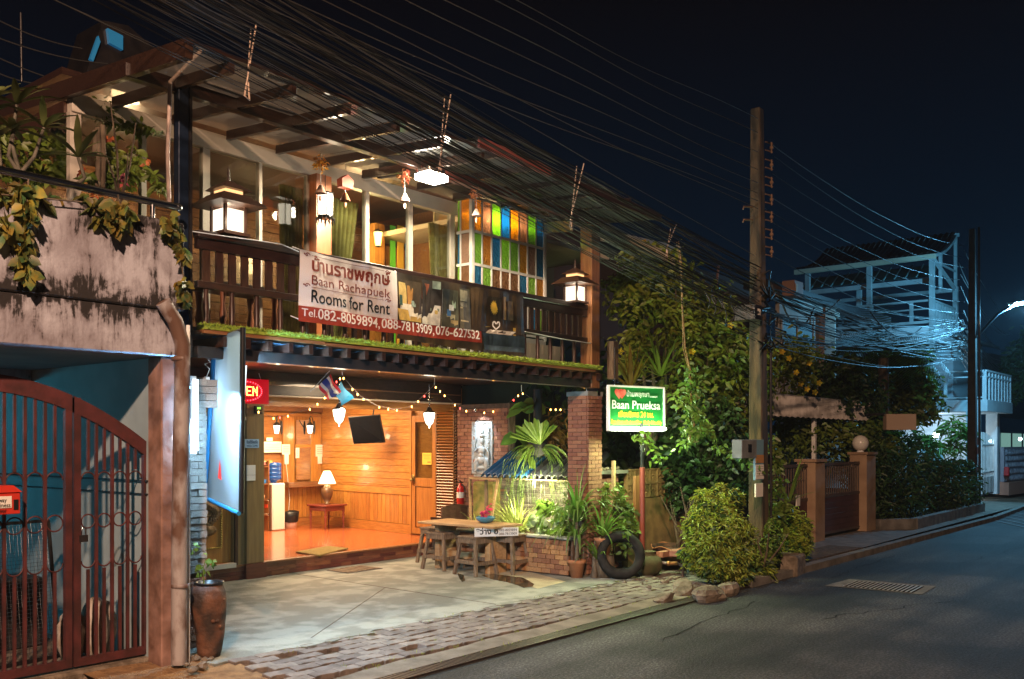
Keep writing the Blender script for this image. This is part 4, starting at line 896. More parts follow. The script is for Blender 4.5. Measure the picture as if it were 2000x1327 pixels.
# artificial turf on the balcony edge
m = MB(); m.box(4.38,10.15,6.80,6.925,2.632,2.66); tf = tag(m.build('turf_strip', M['moss']), 'strip of green artificial turf along the balcony edge', 'turf')
r = np.random.RandomState(2); n = 15000; P = np.stack([r.uniform(4.38,10.16,n), r.uniform(6.79,6.93,n), r.uniform(2.635,2.672,n)],1); nr = np.zeros((n,3)); nr[:,2] = 1; nr[:,1] = -.8*(r.rand(n))
tb = leaf_mesh('turf_blades', P, .04, M['moss'], tf, lw=.12, droop=-.2, nrm=nr, seed=3, stuff=True)
# ================================================================ BRICKWORK
def brick_set():
    out = []
    for s in range(4):
        q = random.Random(s); m = MB(); m.box(-.5,.5,-.5,.5,-.5,.5); m.v = [tuple(c*(1+q.uniform(-.03,.03)) for c in v) for v in m.v]
        out.append(m)
    return out
def brick_face(parent, org, xd, w, z0, z1, bl, bh, dep, mt, seed=0, gap=.010, holes=None, jit=.004):
    """single bricks in running bond on a face through org, running along xd"""
    xd = Vector(xd).normalized(); nrm = xd.cross(Vector((0,0,1))); q = random.Random(seed)
    ms = [b.mesh('brick', mt) for b in brick_set()]; ang = math.atan2(xd.y, xd.x); z = z0; row = 0
    while z + bh*.7 < z1:
        x = -(bl/2 if row % 2 else 0)
        while x < w - .01:
            a = max(0, x); b = min(w, x+bl)
            if b-a > .02 and not (holes and holes((a+b)/2, z+bh/2)):
                c = Vector(org) + xd*((a+b)/2) + nrm*(q.uniform(-jit,jit)); c.z = z+bh/2
                inst('brick', q.choice(ms), c, (0,0,ang), parent, (b-a-gap, dep, bh-gap*.8))
            x += bl
        z += bh; row += 1
# right-hand brick column under the balcony corner
rc = thing('brick_column', 'tall red brick column at the right corner of the carport', 'column', (10.1,7.0,0))
m = MB(); m.box(9.99,10.29,6.92,7.22,0,2.30); m.build('mortar_core', M['mortar'], rc)
brick_face(rc, (9.98,6.915,0), (1,0,0), .32, .02, 2.30, .155, .052, .03, M['brick'], 1)
brick_face(rc, (9.985,7.22,0), (0,-1,0), .30, .9, 2.30, .15, .052, .03, M['brick'], 2)
m = MB(); m.box(9.97,10.31,6.90,7.24,2.302,2.36); m.build('cap', M['concrete'], rc)
# low brick wall to its right
lw_ = thing('low_brick_wall', 'rough low brick garden wall beside the tall brick column', 'wall', (10.6,7.0,0))
m = MB(); m.box(10.31,10.85,7.02,7.20,0,1.28); m.build('mortar_core', M['mortar'], lw_); brick_face(lw_, (10.31,7.015,0), (1,0,0), .54, .02, 1.28, .15, .055, .03, M['brick'], 3, jit=.008)
m = MB(); m.box(10.28,10.98,6.93,7.24,1.285,1.33); m.build('coping', M['concrete_dark'], lw_)
for i in range(5): o = stone('coping_stone', (10.4+i*.12,7.05,1.35), (.06,.05,.03), 90+i, M['rock']); o.parent = lw_; o.data.transform(Matrix.Translation(-lw_.location))
# whitened brick pier at the left of the carport
wp = thing('brick_pier', 'narrow pier of whitened ledge bricks behind the tall urn', 'pier', (4.5,7.1,0))
m = MB(); m.box(4.39,4.54,7.08,7.30,0,2.25); m.build('mortar_core', M['mortar'], wp)
brick_face(wp, (4.385,7.06,0), (1,0,0), .16, .0, .62, .16, .058, .06, M['brick'], 5, gap=.008, jit=.012)
brick_face(wp, (4.385,7.06,0), (1,0,0), .16, .62, 2.0, .16, .058, .06, M['brick_white'], 6, gap=.008, jit=.012)
brick_face(wp, (4.385,7.05,0), (1,0,0), .28, 2.0, 2.26, .28, .06, .08, M['brick_white'], 7, gap=.008, jit=.012)
brick_face(wp, (4.55,7.07,0), (0,1,0), .22, .0, 2.25, .22, .058, .03, M['brick_white'], 8, gap=.008)
# brick wall with relief (runs away from street), at X = 11.0
bwl = thing('relief_wall', 'red brick wall with a spot-lit carved relief panel', 'wall', (11.05,9.55,0))
m = MB(); m.box(11.0,11.12,9.05,10.08,0,2.29); m.build('mortar_core', M['mortar'], bwl)
brick_face(bwl, (10.985,10.08,0), (0,-1,0), 1.03, .72, 2.22, .15, .06, .035, M['brick'], 9, holes=lambda s,z: .33<s<.74 and 1.24<z<2.02)
m = MB(); m.box(10.98,11.12,9.03,9.05,0,2.29); m.build('edge_board', M['old_wood'], bwl)
m = MB(); m.box(10.93,10.985,9.10,9.70,1.175,1.21); m.build('ledge', M['brick_white'], bwl)
rel = thing('stone_relief', 'pale stone relief of a seated dancing figure under a spotlight', 'relief', (10.97,9.55,1.22))
stn = mat('pale_stone', (.50,.52,.52), .7, (.30,.32,.33), sc=14, bump=.5, bsc=40)
m = MB(); m.box(10.965,11.0,9.34,9.76,1.22,2.02); m.build('slab', stn, rel, bevel=.006)
m = MB(); y = 9.55; X_ = 10.955
for y0,y1,z0,z1 in ((9.34,9.36,1.22,2.02),(9.74,9.76,1.22,2.02),(9.36,9.74,1.22,1.25),(9.36,9.74,1.99,2.02)): m.box(10.95,10.966,y0,y1,z0,z1)
m.build('border', stn, rel)
m = MB()
for c,rr in (((X_,y,1.72),(.03,.042,.052)),((X_,y,1.80),(.03,.05,.03)),((X_,y,1.86),(.025,.028,.06)),((X_,y,1.66),(.02,.02,.03)),((X_,y,1.58),(.035,.075,.07)),((X_,y,1.50),(.035,.055,.05)),((X_,y,1.43),(.045,.10,.06)),
    ((X_,y-.10,1.37),(.045,.05,.09)),((X_,y+.10,1.37),(.045,.05,.09)),((X_,y,1.31),(.03,.17,.035)),((X_,y-.11,1.27),(.04,.03,.03)),((X_,y+.11,1.27),(.04,.03,.03))): m.ball(c, rr, 12, 8)
for s in (-1,1):
    m.tube([(X_,y+s*.07,1.62),(X_-.01,y+s*.135,1.56),(X_-.01,y+s*.15,1.66 if s>0 else 1.47),(X_,y+s*.12,1.76 if s>0 else 1.40)], [.022,.019,.016,.012], 8)
    m.tube([(X_,y+s*.06,1.44),(X_-.015,y+s*.13,1.38),(X_-.015,y+s*.09,1.28)], [.035,.03,.02], 8)
    for k in range(5): m.tube([(X_,y+s*(.02+.022*k),1.42),(X_-.012,y+s*(.03+.026*k),1.34),(X_-.005,y+s*(.035+.028*k),1.24)], .006, 5)
for k in range(9): m.ball((X_,y-.13-.012*(k%2),1.92-k*.038), (.012,.014,.018), 6, 4); m.ball((X_,y+.15,1.93-k*.03), (.010,.012,.014), 6, 4)
m.build('figure', stn, rel)
sl_ = thing('relief_lamp', 'small cool white spotlight above the relief panel', 'lamp', (10.80,9.55,2.2)); m = MB(); m.lathe([(.02,.0),(.035,-.05),(.03,-.05),(.0,-.02)], (10.80,9.55,2.22), 10); m.build('housing', M['steel'], sl_); m = MB(); m.ball((10.80,9.55,2.18), (.022,.022,.01), 8, 5); m.build('bulb', emis('cool_bulb',(.7,.88,1),40), sl_)
# ================================================================ PLANTER, FOUNTAIN, ROOF TILES
plr = thing('planter', 'raised planter faced with ochre tile bricks under the fountain', 'planter', (9.9,7.6,0))
m = MB(); m.box(9.76,9.86,7.02,9.0,0,.46); m.box(9.76,10.0,6.99,7.10,0,.46); m.build('wall', M['mortar'], plr)
brick_face(plr, (9.745,9.0,0), (0,-1,0), 1.98, .02, .47, .14, .062, .03, M['tile_brick'], 11, gap=.007)
m = MB(); m.box(9.71,9.90,6.98,9.05,.465,.495); m.build('coping', M['concrete'], plr, bevel=.01)
m = MB(); m.box(9.86,10.9,7.1,9.0,.1,.42); m.build('soil', M['dirt'], plr)
fw = thing('fountain_wall', 'backlit stacked slate fountain wall with trickling water', 'fountain', (10.95,8.4,.4))
m = MB(); m.box(10.93,11.05,7.25,9.03,.4,1.28); m.build('core', M['black'], fw)
r = random.Random(21); z = .45; n = 0; sm_ = [b.mesh('slate_slab', M['slate']) for b in brick_set()]
while z < 1.25:
    y = 7.27; h = r.uniform(.024,.036)
    while y < 9.0:
        w = r.uniform(.16,.42)
        if n < 290: inst('slate_slab', r.choice(sm_), (10.915+r.uniform(-.03,.012), y+w/2, z+h/2), (0,0,0), fw, (.05,w-.008,h-.007)); n += 1
        y += w
    z += h
m = MB()
for k in range(14):
    y = r.uniform(7.4,8.9); z1 = 1.2; z0 = r.uniform(.5,.95); m.tube([(10.86+r.uniform(-.02,0),y,z1),(10.85,y+.004,(z0+z1)/2),(10.86,y,z0)], .0015, 4, False)
m.build('water_streams', mat('water_stream', (.8,.8,.75), .15, emit=(1,.95,.8), es=.0), fw, stuff=True)
ft = thing('fountain_roof', 'small roof of blue corrugated tiles over the fountain', 'roof', (10.6,8.1,1.3))
bt = mat('blue_tile', (.012,.075,.19), .22, coat=.4, spec=.7); dt = mat('black_tile', (.012,.014,.018), .45, coat=.2)
for k in range(17):
    y = 9.02 - k*.107; pts = []; m = MB(); n_ = 8; a_ = Vector((10.38,y,1.20)); b_ = Vector((11.0,y,1.52)); vs = []
    for P0 in (a_, b_):
        for t_ in range(n_+1):
            an = math.pi*t_/n_; vs.append(P0 + Vector((-.0*math.sin(an), math.cos(an)*.053, math.sin(an)*.060)))
    vs += [v - Vector((0,0,.012)) for v in vs]; N_ = n_+1
    m.add(vs, [(i,i+1,N_+i+1,N_+i) for i in range(n_)] + [(2*N_+i+1,2*N_+i,3*N_+i,3*N_+i+1) for i in range(n_)] + [(i+1,i,2*N_+i,2*N_+i+1) for i in range(n_)], True)
    m.build('roof_tile', bt if k < 8 else dt, ft)
m = MB(); m.box(10.40,11.0,7.22,9.06,1.175,1.19); m.build('batten', M['old_wood'], ft)
m = MB(); m.beam((10.42,9.0,.45),(10.42,9.0,1.18),.04,.04); m.beam((10.42,7.3,.45),(10.42,7.3,1.18),.04,.04); m.build('prop', M['old_wood'], ft)
# mossy stone slab frame with bamboo rails
bf = thing('wooden_rack', 'light timber rack around a mossy stone by the fountain', 'rack', (10.3,9.2,.4))
p = [px(u,v,X=10.35) for u,v in ((917,934),(972,937),(960,1012),(919,1030))]
m = MB(); m.beam(p[0],p[1],.03,.03); m.build('rail', M['table_wood'], bf)
m = MB(); m.beam(p[0],p[3],.03,.03); m.build('upright', M['table_wood'], bf); m = MB(); m.beam(p[1],p[2],.03,.03); m.build('upright', M['table_wood'], bf)
ms_ = MB(); a = px(925,945,X=10.6); b = px(962,1010,X=10.6); ms_.box(10.6,10.75,min(a.y,b.y)-.05,max(a.y,b.y)+.05,.42,1.12); tag(ms_.build('mossy_stone', mat('mossy_stone',(.30,.22,.06),.9,(.10,.13,.02),sc=10,bump=.8), bevel=.04), 'upright stone slab covered in yellow moss inside the timber rack', 'stone')
# ================================================================ FURNITURE OUTSIDE
def stool():
    t = thing('wooden_stool', 'weathered stool', 'stool', (0,0,0))
    for k in range(3): m = MB(); m.box(-.17+k*.1135,-.17+k*.1135+.110,-.17,.17,.475,.500); m.build('seat_board', M['old_wood'], t, bevel=.003)
    m = MB()
    m.box(-.16,.16,-.162,-.142,.41,.474); m.box(-.16,.16,.142,.162,.41,.474); m.box(-.162,-.142,-.142,.142,.41,.474); m.box(.142,.162,-.142,.142,.41,.474); m.build('apron', M['old_wood'], t)
    for sx_ in (-1,1):
        for sy in (-1,1): m = MB(); m.beam((sx_*.195,sy*.195,0),(sx_*.130,sy*.130,.474),.042,.042,up=(0,1,0)); m.build('leg', M['old_wood'], t, bevel=.003)
    for s in (-1,1):
        m = MB(); m.box(-.20,.20,s*.185-.011,s*.185+.011,.135,.18); m.build('stretcher', M['old_wood'], t)
        m = MB(); m.box(s*.185-.011,s*.185+.011,-.174,.174,.15,.195); m.build('stretcher', M['old_wood'], t)
    return t
s0 = stool()
for i,(x,y,rz,lb_) in enumerate(((9.31,8.82,.04,'weathered stool nearest the lobby step, before the back corner stool'),(9.19,8.12,-.06,'weathered stool under the left end of the paper sign'),(9.58,7.87,.05,'weathered stool under the telephone-number end of the sign'),(9.75,9.36,.1,'weathered stool farthest back, half hidden beside the step'))):
    s = s0 if i == 0 else copy_tree(s0); s.location = (x,y,0); s.rotation_euler.z = rz; s['label'] = lb_; s['group'] = 'stools round the plank table'
tb_ = thing('plank_table', 'pale plank table with blue bowl beside the planter', 'table', (9.45,8.4,0))
for k in range(3): m = MB(); m.box(9.13+k*.205,9.13+k*.205+.202,7.78,9.12,.605,.635); m.build('table_plank', M['table_wood'], tb_, bevel=.003)
for y in (8.0,8.9): m = MB(); m.box(9.28,9.62,y-.04,y+.04,.0,.604); m.build('leg', M['table_wood'], tb_, bevel=.004)
m = MB(); m.box(9.40,9.46,8.04,8.86,.15,.24); m.build('stretcher', M['table_wood'], tb_)
bn = thing('bench', 'dark wooden bench with a scalloped backrest against the brick wall', 'bench', (10.5,9.6,0))
pa, pb_ = px(867,990,Y=9.75), px(915,1018,Y=9.75)
m = MB(); w_ = 1.0; x0_, x1_ = 10.28, 10.85
P_ = [(x0_,9.75,.50),(x1_,9.75,.50),(x1_,9.75,.73)] + [(x1_-(x1_-x0_)*k/12, 9.75, .73+.035*math.sin(k/12*math.pi) + (.015 if k in (6,) else 0)) for k in range(1,12)] + [(x0_,9.75,.73)]
m.prism(P_, (0,.035,0)); m.build('backrest', mat('bench_wood',(.13,.065,.04),.5,(.20,.10,.06),sc=5,st=(2,8,8)), bn, bevel=.004)
m = MB(); m.box(10.2,10.9,9.4,9.74,.33,.37); m.build('seat', bpy.data.materials['bench_wood'], bn); 
m = MB(); m.box(10.06,10.12,9.3,9.78,.56,.60); m.build('armrest', M['dark_wood'], bn)
for x in (10.09,10.85):
    for y in (9.42,9.74): m = MB(); m.box(x-.025,x+.025,y-.025,y+.025,0,.56 if x < 10.2 else .33); m.build('leg', M['dark_wood_v'], bn)
bo = thing('flower_bowl', 'shallow blue glazed bowl holding pink flowers on the plank table', 'bowl', (9.50,8.22,.637))
m = MB(); m.lathe([(0,.0),(.06,.0),(.10,.02),(.128,.055),(.13,.08),(.122,.085),(.115,.06),(.05,.025),(0,.02)], (9.50,8.22,.637), 24); m.build('bowl', mat('blue_glaze',(.03,.17,.30),.2,(.05,.24,.38),sc=8,coat=.5), bo)
leaf_mesh('flowers', blob_points([((9.50,8.22,.80),(.05,.05,.10))],60,1,.3,.3), .05, leafmat('pink_petal',(.65,.06,.16),(.50,.03,.10)), bo, lw=.8, seed=5, droop=-.3)
# "available" sign on the stools
sgn = thing('table_sign', 'long white hand-lettered sign with phone numbers propped on the stools', 'sign', (9.15,7.85,.52))
A_ = Vector((9.03,8.00,.502)); B_ = Vector((9.50,7.66,.502)); d_ = (B_-A_).normalized(); n_ = d_.cross(Vector((0,0,1)))
m = MB(); m.beam(A_+Vector((0,0,.055)), B_+Vector((0,0,.055)), .006, .11); m.build('board', mat('sign_white',(.72,.72,.70),.5), sgn)
L_ = (B_-A_).length; q = A_ + n_*.005
ink = mat('black_ink',(.01,.01,.012),.5)
text('*ว่าง อ', q+d_*(.02)+Vector((0,0,.03)), d_, .10, ink, sgn, width=L_*.50, bold=.003)
text('082-8059894', q+d_*(L_*.56)+Vector((0,0,.062)), d_, .045, ink, sgn, width=L_*.40); text('088-7813909', q+d_*(L_*.55)+Vector((0,0,.015)), d_, .045, ink, sgn, width=L_*.41)
# door mat
mt_ = px(660,1078,Z=.19); m = MB(); m.add([(px(u,v,Z=.186).x,px(u,v,Z=.186).y,.186+dz) for dz in (0,.018) for u,v in ((577,1080),(622,1087),(680,1073),(640,1069))], [(4,5,6,7),(0,1,5,4),(1,2,6,5),(2,3,7,6),(3,0,4,7)])
tag(m.build('door_mat', mat('coir',(.38,.27,.08),.95,(.20,.14,.04),sc=60,bump=1)), 'worn coir mat lying on the lobby floor edge', 'mat')
# water dispenser + bottle
wd_ = thing('water_dispenser', 'brown and white water dispenser with a blue bottle on top', 'water dispenser', (10.1,13.6,FZ))
a = px(518,1020,Y=13.6); bq = px(554,1020,Y=13.6); xa, xb = a.x, bq.x
p0 = px(535,943,Y=13.7).z
m = MB(); m.box(9.97,10.24,13.45,13.75,FZ,p0); m.build('body', M['white_plastic'], wd_, bevel=.02)
m = MB(); m.box(9.935,9.968,13.46,13.74,FZ,p0-.02); m.build('front_panel', mat('brown_plastic',(.14,.07,.05),.35), wd_, bevel=.01)
m = MB(); m.box(9.91,9.934,13.50,13.70,p0-.30,p0-.27); m.box(9.91,9.934,13.50,13.70,p0-.55,p0-.52); m.build('tray', M['white_plastic'], wd_)
m = MB(); m.box(9.91,9.934,13.52,13.60,p0-.42,p0-.36); m.build('tap', mat('red_tap',(.7,.08,.04),.4), wd_)
m = MB(); pr = [(0,.0),(.05,.0),(.06,.04),(.12,.06)]; z = .06
for k in range(4): pr += [(.135,z+.01),(.135,z+.06),(.125,z+.07)]; z += .07
pr += [(.12,z+.01),(0,z+.02)]
m.lathe(pr, (10.10,13.60,p0), 18); m.build('bottle', mat('water_bottle_blue',(.015,.09,.36),.12,coat=.5,emit=(.02,.12,.5),es=.12), wd_)
# waste bin
bn_ = px(567,1033,Z=FZ); wb_ = thing('waste_bin', 'white waste bin lined with a black bag beside the dispenser', 'bin', (bn_.x,bn_.y,FZ))
m = MB(); m.lathe([(0,0),(.10,0),(.135,.28),(.125,.28),(.09,.01)], tuple(wb_.location), 18); m.build('bucket', M['white_plastic'], wb_)
m = MB(); m.lathe([(.129,.12),(.142,.2),(.145,.30),(.13,.31),(.12,.25)], tuple(wb_.location), 18); m.v = [(a+random.uniform(-.004,.004),b+random.uniform(-.004,.004),c+random.uniform(-.012,.012)) for a,b,c in m.v]; m.build('bag', M['black'], wb_)
# side table, lamp
st_ = thing('side_table', 'small carved red-brown side table against the lobby wall', 'table', (10.62,13.0,FZ))
c = px(638,1022,Z=FZ); cx, cy = 10.87, 13.10
m = MB(); m.box(cx-.25,cx+.25,cy-.25,cy+.25,FZ+.40,FZ+.43); m.box(cx-.22,cx+.22,cy-.22,cy+.22,FZ+.32,FZ+.399); m.build('top', mat('mahogany',(.22,.045,.03),.3,coat=.3), st_, bevel=.006)
for sx_ in (-1,1):
    for sy in (-1,1): m = MB(); m.lathe([(.012,0),(.02,.02),(.012,.05),(.018,.15),(.026,.2),(.014,.22),(.026,.25),(.014,.27),(.024,.3),(.024,.32)], (cx+sx_*.2,cy+sy*.2,FZ), 10); m.build('leg', bpy.data.materials['mahogany'], st_)
tl_ = thing('table_lamp', 'lit table lamp with cream shade and dark urn base', 'lamp', (cx,cy,FZ+.43)); z = FZ+.432
m = MB(); m.lathe([(0,0),(.06,0),(.06,.015),(.04,.02),(.075,.10),(.105,.19),(.10,.26),(.055,.315),(.045,.33),(0,.335)], (cx,cy,z), 20); m.build('base', mat('lamp_urn',(.10,.05,.025),.35,(.16,.08,.035),sc=9,coat=.3), tl_)
m = MB(); m.lathe([(.155,.36),(.125,.44),(.06,.58)], (cx,cy,z), 24); m.build('shade', mat('lamp_shade',(.9,.8,.6),.8,emit=(1,.78,.42),es=2.6), tl_)
lamp('bulb', 'POINT', (cx,cy,z+.63), 5, (1,.70,.36), .05, parent=tl_); lamp('bulb', 'POINT', (cx,cy,z+.34), 2.5, (1,.70,.36), .06, parent=tl_)
# television
tvq = [px(679,815,X=10.52), px(741,810,X=10.78), px(751,865,X=10.84), px(690,868,X=10.60)]
tvt = thing('television', 'black wall television tilted on its bracket above the wainscot', 'television', tuple((tvq[0]+tvq[2])/2))
nn = (tvq[1]-tvq[0]).cross(tvq[3]-tvq[0]).normalized(); nn = nn if nn.y > 0 else -nn
m = MB(); m.prism(tvq, nn*.05); m.build('case', M['black'], tvt, bevel=.006)
cc_ = (tvq[0]+tvq[2])/2; m = MB(); m.quad(*[cc_+(q-cc_)*.94 - nn*.008 for q in tvq]); m.build('screen', mat('tv_screen',(.006,.006,.008),.06,spec=1.0), tvt)
m = MB(); m.tube([cc_+nn*.05, cc_+Vector((.42,.05,.0))], .02, 6); m.tube([px(728,812,X=10.78), px(730,797,X=10.78)], .012, 6); m.build('bracket', M['black'], tvt)
# fire extinguisher
ex = thing('fire_extinguisher', 'red fire extinguisher hanging beside the louvred shutter', 'fire extinguisher', (10.88,9.93,.75))
m = MB(); m.lathe([(0,0),(.05,0),(.058,.015),(.058,.24),(.04,.285),(.018,.30),(.018,.33)], (10.88,9.93,.74), 16); m.build('cylinder', mat('extinguisher_red',(.55,.015,.012),.3,coat=.4), ex)
m = MB(); m.box(10.86,10.90,9.90,9.96,1.07,1.09); m.beam((10.88,9.93,1.09),(10.82,9.90,1.12),.015,.012); m.tube([(10.9,9.93,1.06),(10.93,9.88,1.0),(10.92,9.87,.85)], .009, 6); m.build('valve', M['black'], ex)
m = MB(); m.lathe([(.0585,.10),(.0585,.19)], (10.88,9.93,.74), 16); m.build('label', M['paper'], ex)
# ================================================================ LANTERNS
def carriage(t, c, s=1.0, gm=None):
    """pendant lantern: tapered glass with ribs, cap and finial"""
    c = Vector(c); 
    prof = [(.03,-.14),(.055,-.11),(.078,-.03),(.085,.03),(.078,.045)]
    m = MB(); m.lathe([(r_*s,z*s) for r_,z in prof], c, 12); m.build('glass', gm or M['lamp_glass_white'], t)
    m = MB()
    for k in range(6):
        a = k*math.pi/3; m.tube([c+Vector((r_*1.06*s*math.cos(a), r_*1.06*s*math.sin(a), z*s)) for r_,z in prof], .004*s, 4, False)
    m.build('ribs', M['dark_metal'], t)
    m = MB(); m.lathe([(.0,.13),(.03,.12),(.045,.08),(.095,.05),(.095,.04),(.03,.045)], c, 12) if s else 0
    m.v = [((v[0]-c.x)*s+c.x,(v[1]-c.y)*s+c.y,(v[2]-c.z)*s+c.z) for v in m.v]; m.lathe([(0,-.19*s),(.012*s,-.175*s),(.018*s,-.155*s),(.034*s,-.14*s)], c, 8); m.build('cap', M['steel'], t)
    lamp('bulb', 'POINT', (c.x,c.y,c.z-.22*s), 5, (1.0,.80,.52), .06, parent=t)
for i,(u,v,lb_) in enumerate(((662,806,'lit glass pendant lantern hanging behind the flags'),(838,812,'lit glass pendant lantern hanging in front of the lobby door'))):
    p = px(u,v,Y=9.85); t = thing('pendant_lantern', lb_, 'lantern', tuple(p), 'pendant lanterns under the carport beam'); carriage(t, p, 1.0)
    m = MB(); m.tube([p+Vector((0,0,.12)), (p.x,p.y,2.56)], .008, 5); m.lathe([(.06,0),(.06,.02),(0,.03)], (p.x,p.y,2.33), 12); m.build('stem', M['steel'], t)
def sconce(c, lb_):
    t = thing('wall_sconce', lb_, 'lamp', tuple(c), 'scrolled wall lamps in the lobby'); c = Vector(c)
    m = MB(); m.lathe([(.035,-.11),(.06,.03)], c, 6, smooth=False); m.build('glass', M['lamp_glass_white'], t)
    m = MB(); m.lathe([(.07,.03),(.062,.06),(.03,.085),(.008,.10)], c, 6); b = c + Vector((.20,.13,0))
    m.tube([c+Vector((0,0,.09)), c+Vector((-.02,-.01,.16)), c+Vector((.03,.02,.20)), c+Vector((.10,.065,.18)), c+Vector((.16,.10,.06)), c+Vector((.19,.13,.0))], .010, 6)
    m.tube([c+Vector((.0,0,.16)), c+Vector((.03,.02,.14)), c+Vector((.02,.015,.11))], .007, 5); m.ball(b, (.018,.03,.13), 8, 8); m.build('bracket', M['black'], t)
    lamp('bulb', 'POINT', (c.x-.02,c.y-.05,c.z-.15), 4, (1.0,.76,.45), .05, parent=t)
sconce(px(540,835,Y=13.6), 'scrolled black wall lamp above the water dispenser'); sconce(px(605,835,Y=13.6), 'scrolled black wall lamp beside the lobby mirror')
def temple_lantern(x, y, z0, s, lb_):
    t = thing('temple_lantern', lb_, 'lantern', (x,y,z0), 'two-tier roof lanterns on the balustrade'); dw = mat('lantern_wood',(.05,.022,.014),.4) if 'lantern_wood' not in bpy.data.materials else bpy.data.materials['lantern_wood']
    def pyr(r0,z_0,r1,z_1,name,hip=0,steps=3):
        m = MB()
        for k in range(steps):
            a = r0+(r1-r0)*k/steps; b = z_0+(z_1-z_0)*k/steps; h_ = (z_1-z_0)/steps; w2 = r0+(r1-r0)*(k+.75)/steps
            m.add([(x+sx_*q*s,y+sy*q*s,z0+z*s) for q,z in ((a,b),(w2,b+h_)) for sx_,sy in ((-1,-1),(1,-1),(1,1),(-1,1))], [(0,3,2,1),(4,5,6,7),(0,1,5,4),(1,2,6,5),(2,3,7,6),(3,0,4,7)])
        m.build(name, dw, t)
    m = MB(); m.box(x-.13*s,x+.13*s,y-.13*s,y+.13*s,z0,z0+.025*s); m.build('base', dw, t)
    for sx_ in (-1,1):
        for sy in (-1,1): m = MB(); m.box(x+(sx_*.098-.012)*s,x+(sx_*.098+.012)*s,y+(sy*.098-.012)*s,y+(sy*.098+.012)*s,z0+.025*s,z0+.26*s); m.build('post', dw, t)
    for k,(ax,ay) in enumerate(((0,-1),(-1,0),(0,1),(1,0))):
        m = MB(); cx2, cy2 = x+ax*.092*s, y+ay*.092*s; 
        if ax == 0: m.box(cx2-.085*s,cx2+.085*s,cy2-.003,cy2+.003,z0+.035*s,z0+.22*s)
        else: m.box(cx2-.003,cx2+.003,cy2-.085*s,cy2+.085*s,z0+.035*s,z0+.22*s)
        m.build('pane', bpy.data.materials.get('frosted_lit') or emis('frosted_lit',(1.0,.86,.66),1.5), t)
    pyr(.235,.25,.12,.345,'lower_roof'); 
    m = MB(); m.box(x-.085*s,x+.085*s,y-.085*s,y+.085*s,z0+.345*s,z0+.385*s); m.build('clerestory', bpy.data.materials.get('warm_strip') or emis('warm_strip',(1,.5,.2),1.6), t)
    pyr(.14,.385,.02,.47,'upper_roof'); m = MB(); m.lathe([(.012*s,.46*s),(.02*s,.49*s),(.010*s,.51*s),(.014*s,.53*s),(0,.60*s)], (x,y,z0), 8); m.build('finial', dw, t)
    lamp('bulb', 'POINT', (x,y-.17*s,z0+.12*s), 3.0, (1.0,.80,.55), .05, parent=t); lamp('bulb', 'POINT', (x,y,z0+.14*s), 3.0, (1.0,.80,.55), .04, parent=t)
temple_lantern(4.72,6.98,3.462,1.0,'two-tier roofed lantern glowing beside the dark corner post at the canopy')
temple_lantern(9.80,6.98,3.462,.95,'two-tier roofed lantern glowing beside the brown post at the end of the balustrade')
def hex_lantern(p, lb_):
    t = thing('hexagonal_lantern', lb_, 'lantern', tuple(p)); p = Vector(p)
    m = MB(); m.lathe([(.075,-.12),(.078,.10)], p, 6, smooth=False); m.build('glass', M['lamp_glass_white'], t)
    m = MB(); m.lathe([(.088,.10),(.088,.115),(0,.12)], p, 6); m.lathe([(.084,-.12),(.09,-.145),(.05,-.15),(0,-.15)], p, 6)
    for k in range(6): a = k*math.pi/3; m.tube([p+Vector((.08*math.cos(a),.08*math.sin(a),-.12)), p+Vector((.083*math.cos(a),.083*math.sin(a),.10))], .007, 4)
    for k in range(14): a = k*math.pi/7; q = p+Vector((.088*math.cos(a),.088*math.sin(a),-.145)); m.tube([q, q+Vector((.01*math.cos(a),.01*math.sin(a),-.04 if k%2 else -.065))], [.012,.003], 4)
    m.tube([p+Vector((0,0,.12)), p+Vector((0,0,.30))], .004, 4); m.build('frame', M['black'], t)
    lamp('bulb', 'POINT', (p.x,p.y-.12,p.z), 5, (1.0,.78,.50), .05, parent=t)
hex_lantern(px(635,399,Y=7.62), 'hexagonal lantern with fringed rim hanging before the orange wooden post')
# flood light on the canopy beam
fl = thing('flood_light', 'blazing white flood light fixed to the canopy beam', 'lamp', (6.98,6.82,4.46))
m = MB(); m.box(6.90,7.14,6.72,6.90,4.46,4.52); m.build('housing', M['steel'], fl, bevel=.01)
m = MB(); m.box(6.88,7.16,6.71,6.91,4.40,4.455); m.build('lens', emis('flood_lens',(1,.90,.72),60), fl)
# wind chimes and hanging charms
def charm(u, v0, v1, Y, cols, lb_, kind):
    p = px(u,v0,Y=Y); q = px(u,v1,Y=Y); t = thing('hanging_charm', lb_, 'ornament', tuple(p)); H = p.z-q.z
    m = MB(); m.tube([(p.x,p.y,4.5),(p.x,p.y,q.z)], .003, 4); m.build('string', M['white_plastic'], t)
    m = MB()
    if kind == 0: leaf_mesh('garland', blob_points([((p.x,p.y,p.z-H*.2),(.06,.06,H*.22))],70,3,.4,.3), .05, cols[0], t, seed=int(u), lw=.6)
    else: m.prism([(p.x-.07,p.y-.04,p.z-H*.45),(p.x+.07,p.y-.04,p.z-H*.45),(p.x+.075,p.y-.04,p.z-H*.18),(p.x,p.y-.04,p.z),(p.x-.075,p.y-.04,p.z-H*.18)], (0,.08,0)); m.build('bird_house', cols[0], t)
    m = MB(); m.lathe([(.055,0),(.05,.012),(.03,.05),(.018,.08),(0,.085)], (p.x,p.y,q.z+H*.12), 12); m.build('bell', cols[1], t)
    m = MB(); m.ball((p.x,p.y,q.z), (.02,.006,.03), 8, 5); m.build('clapper', cols[1], t)
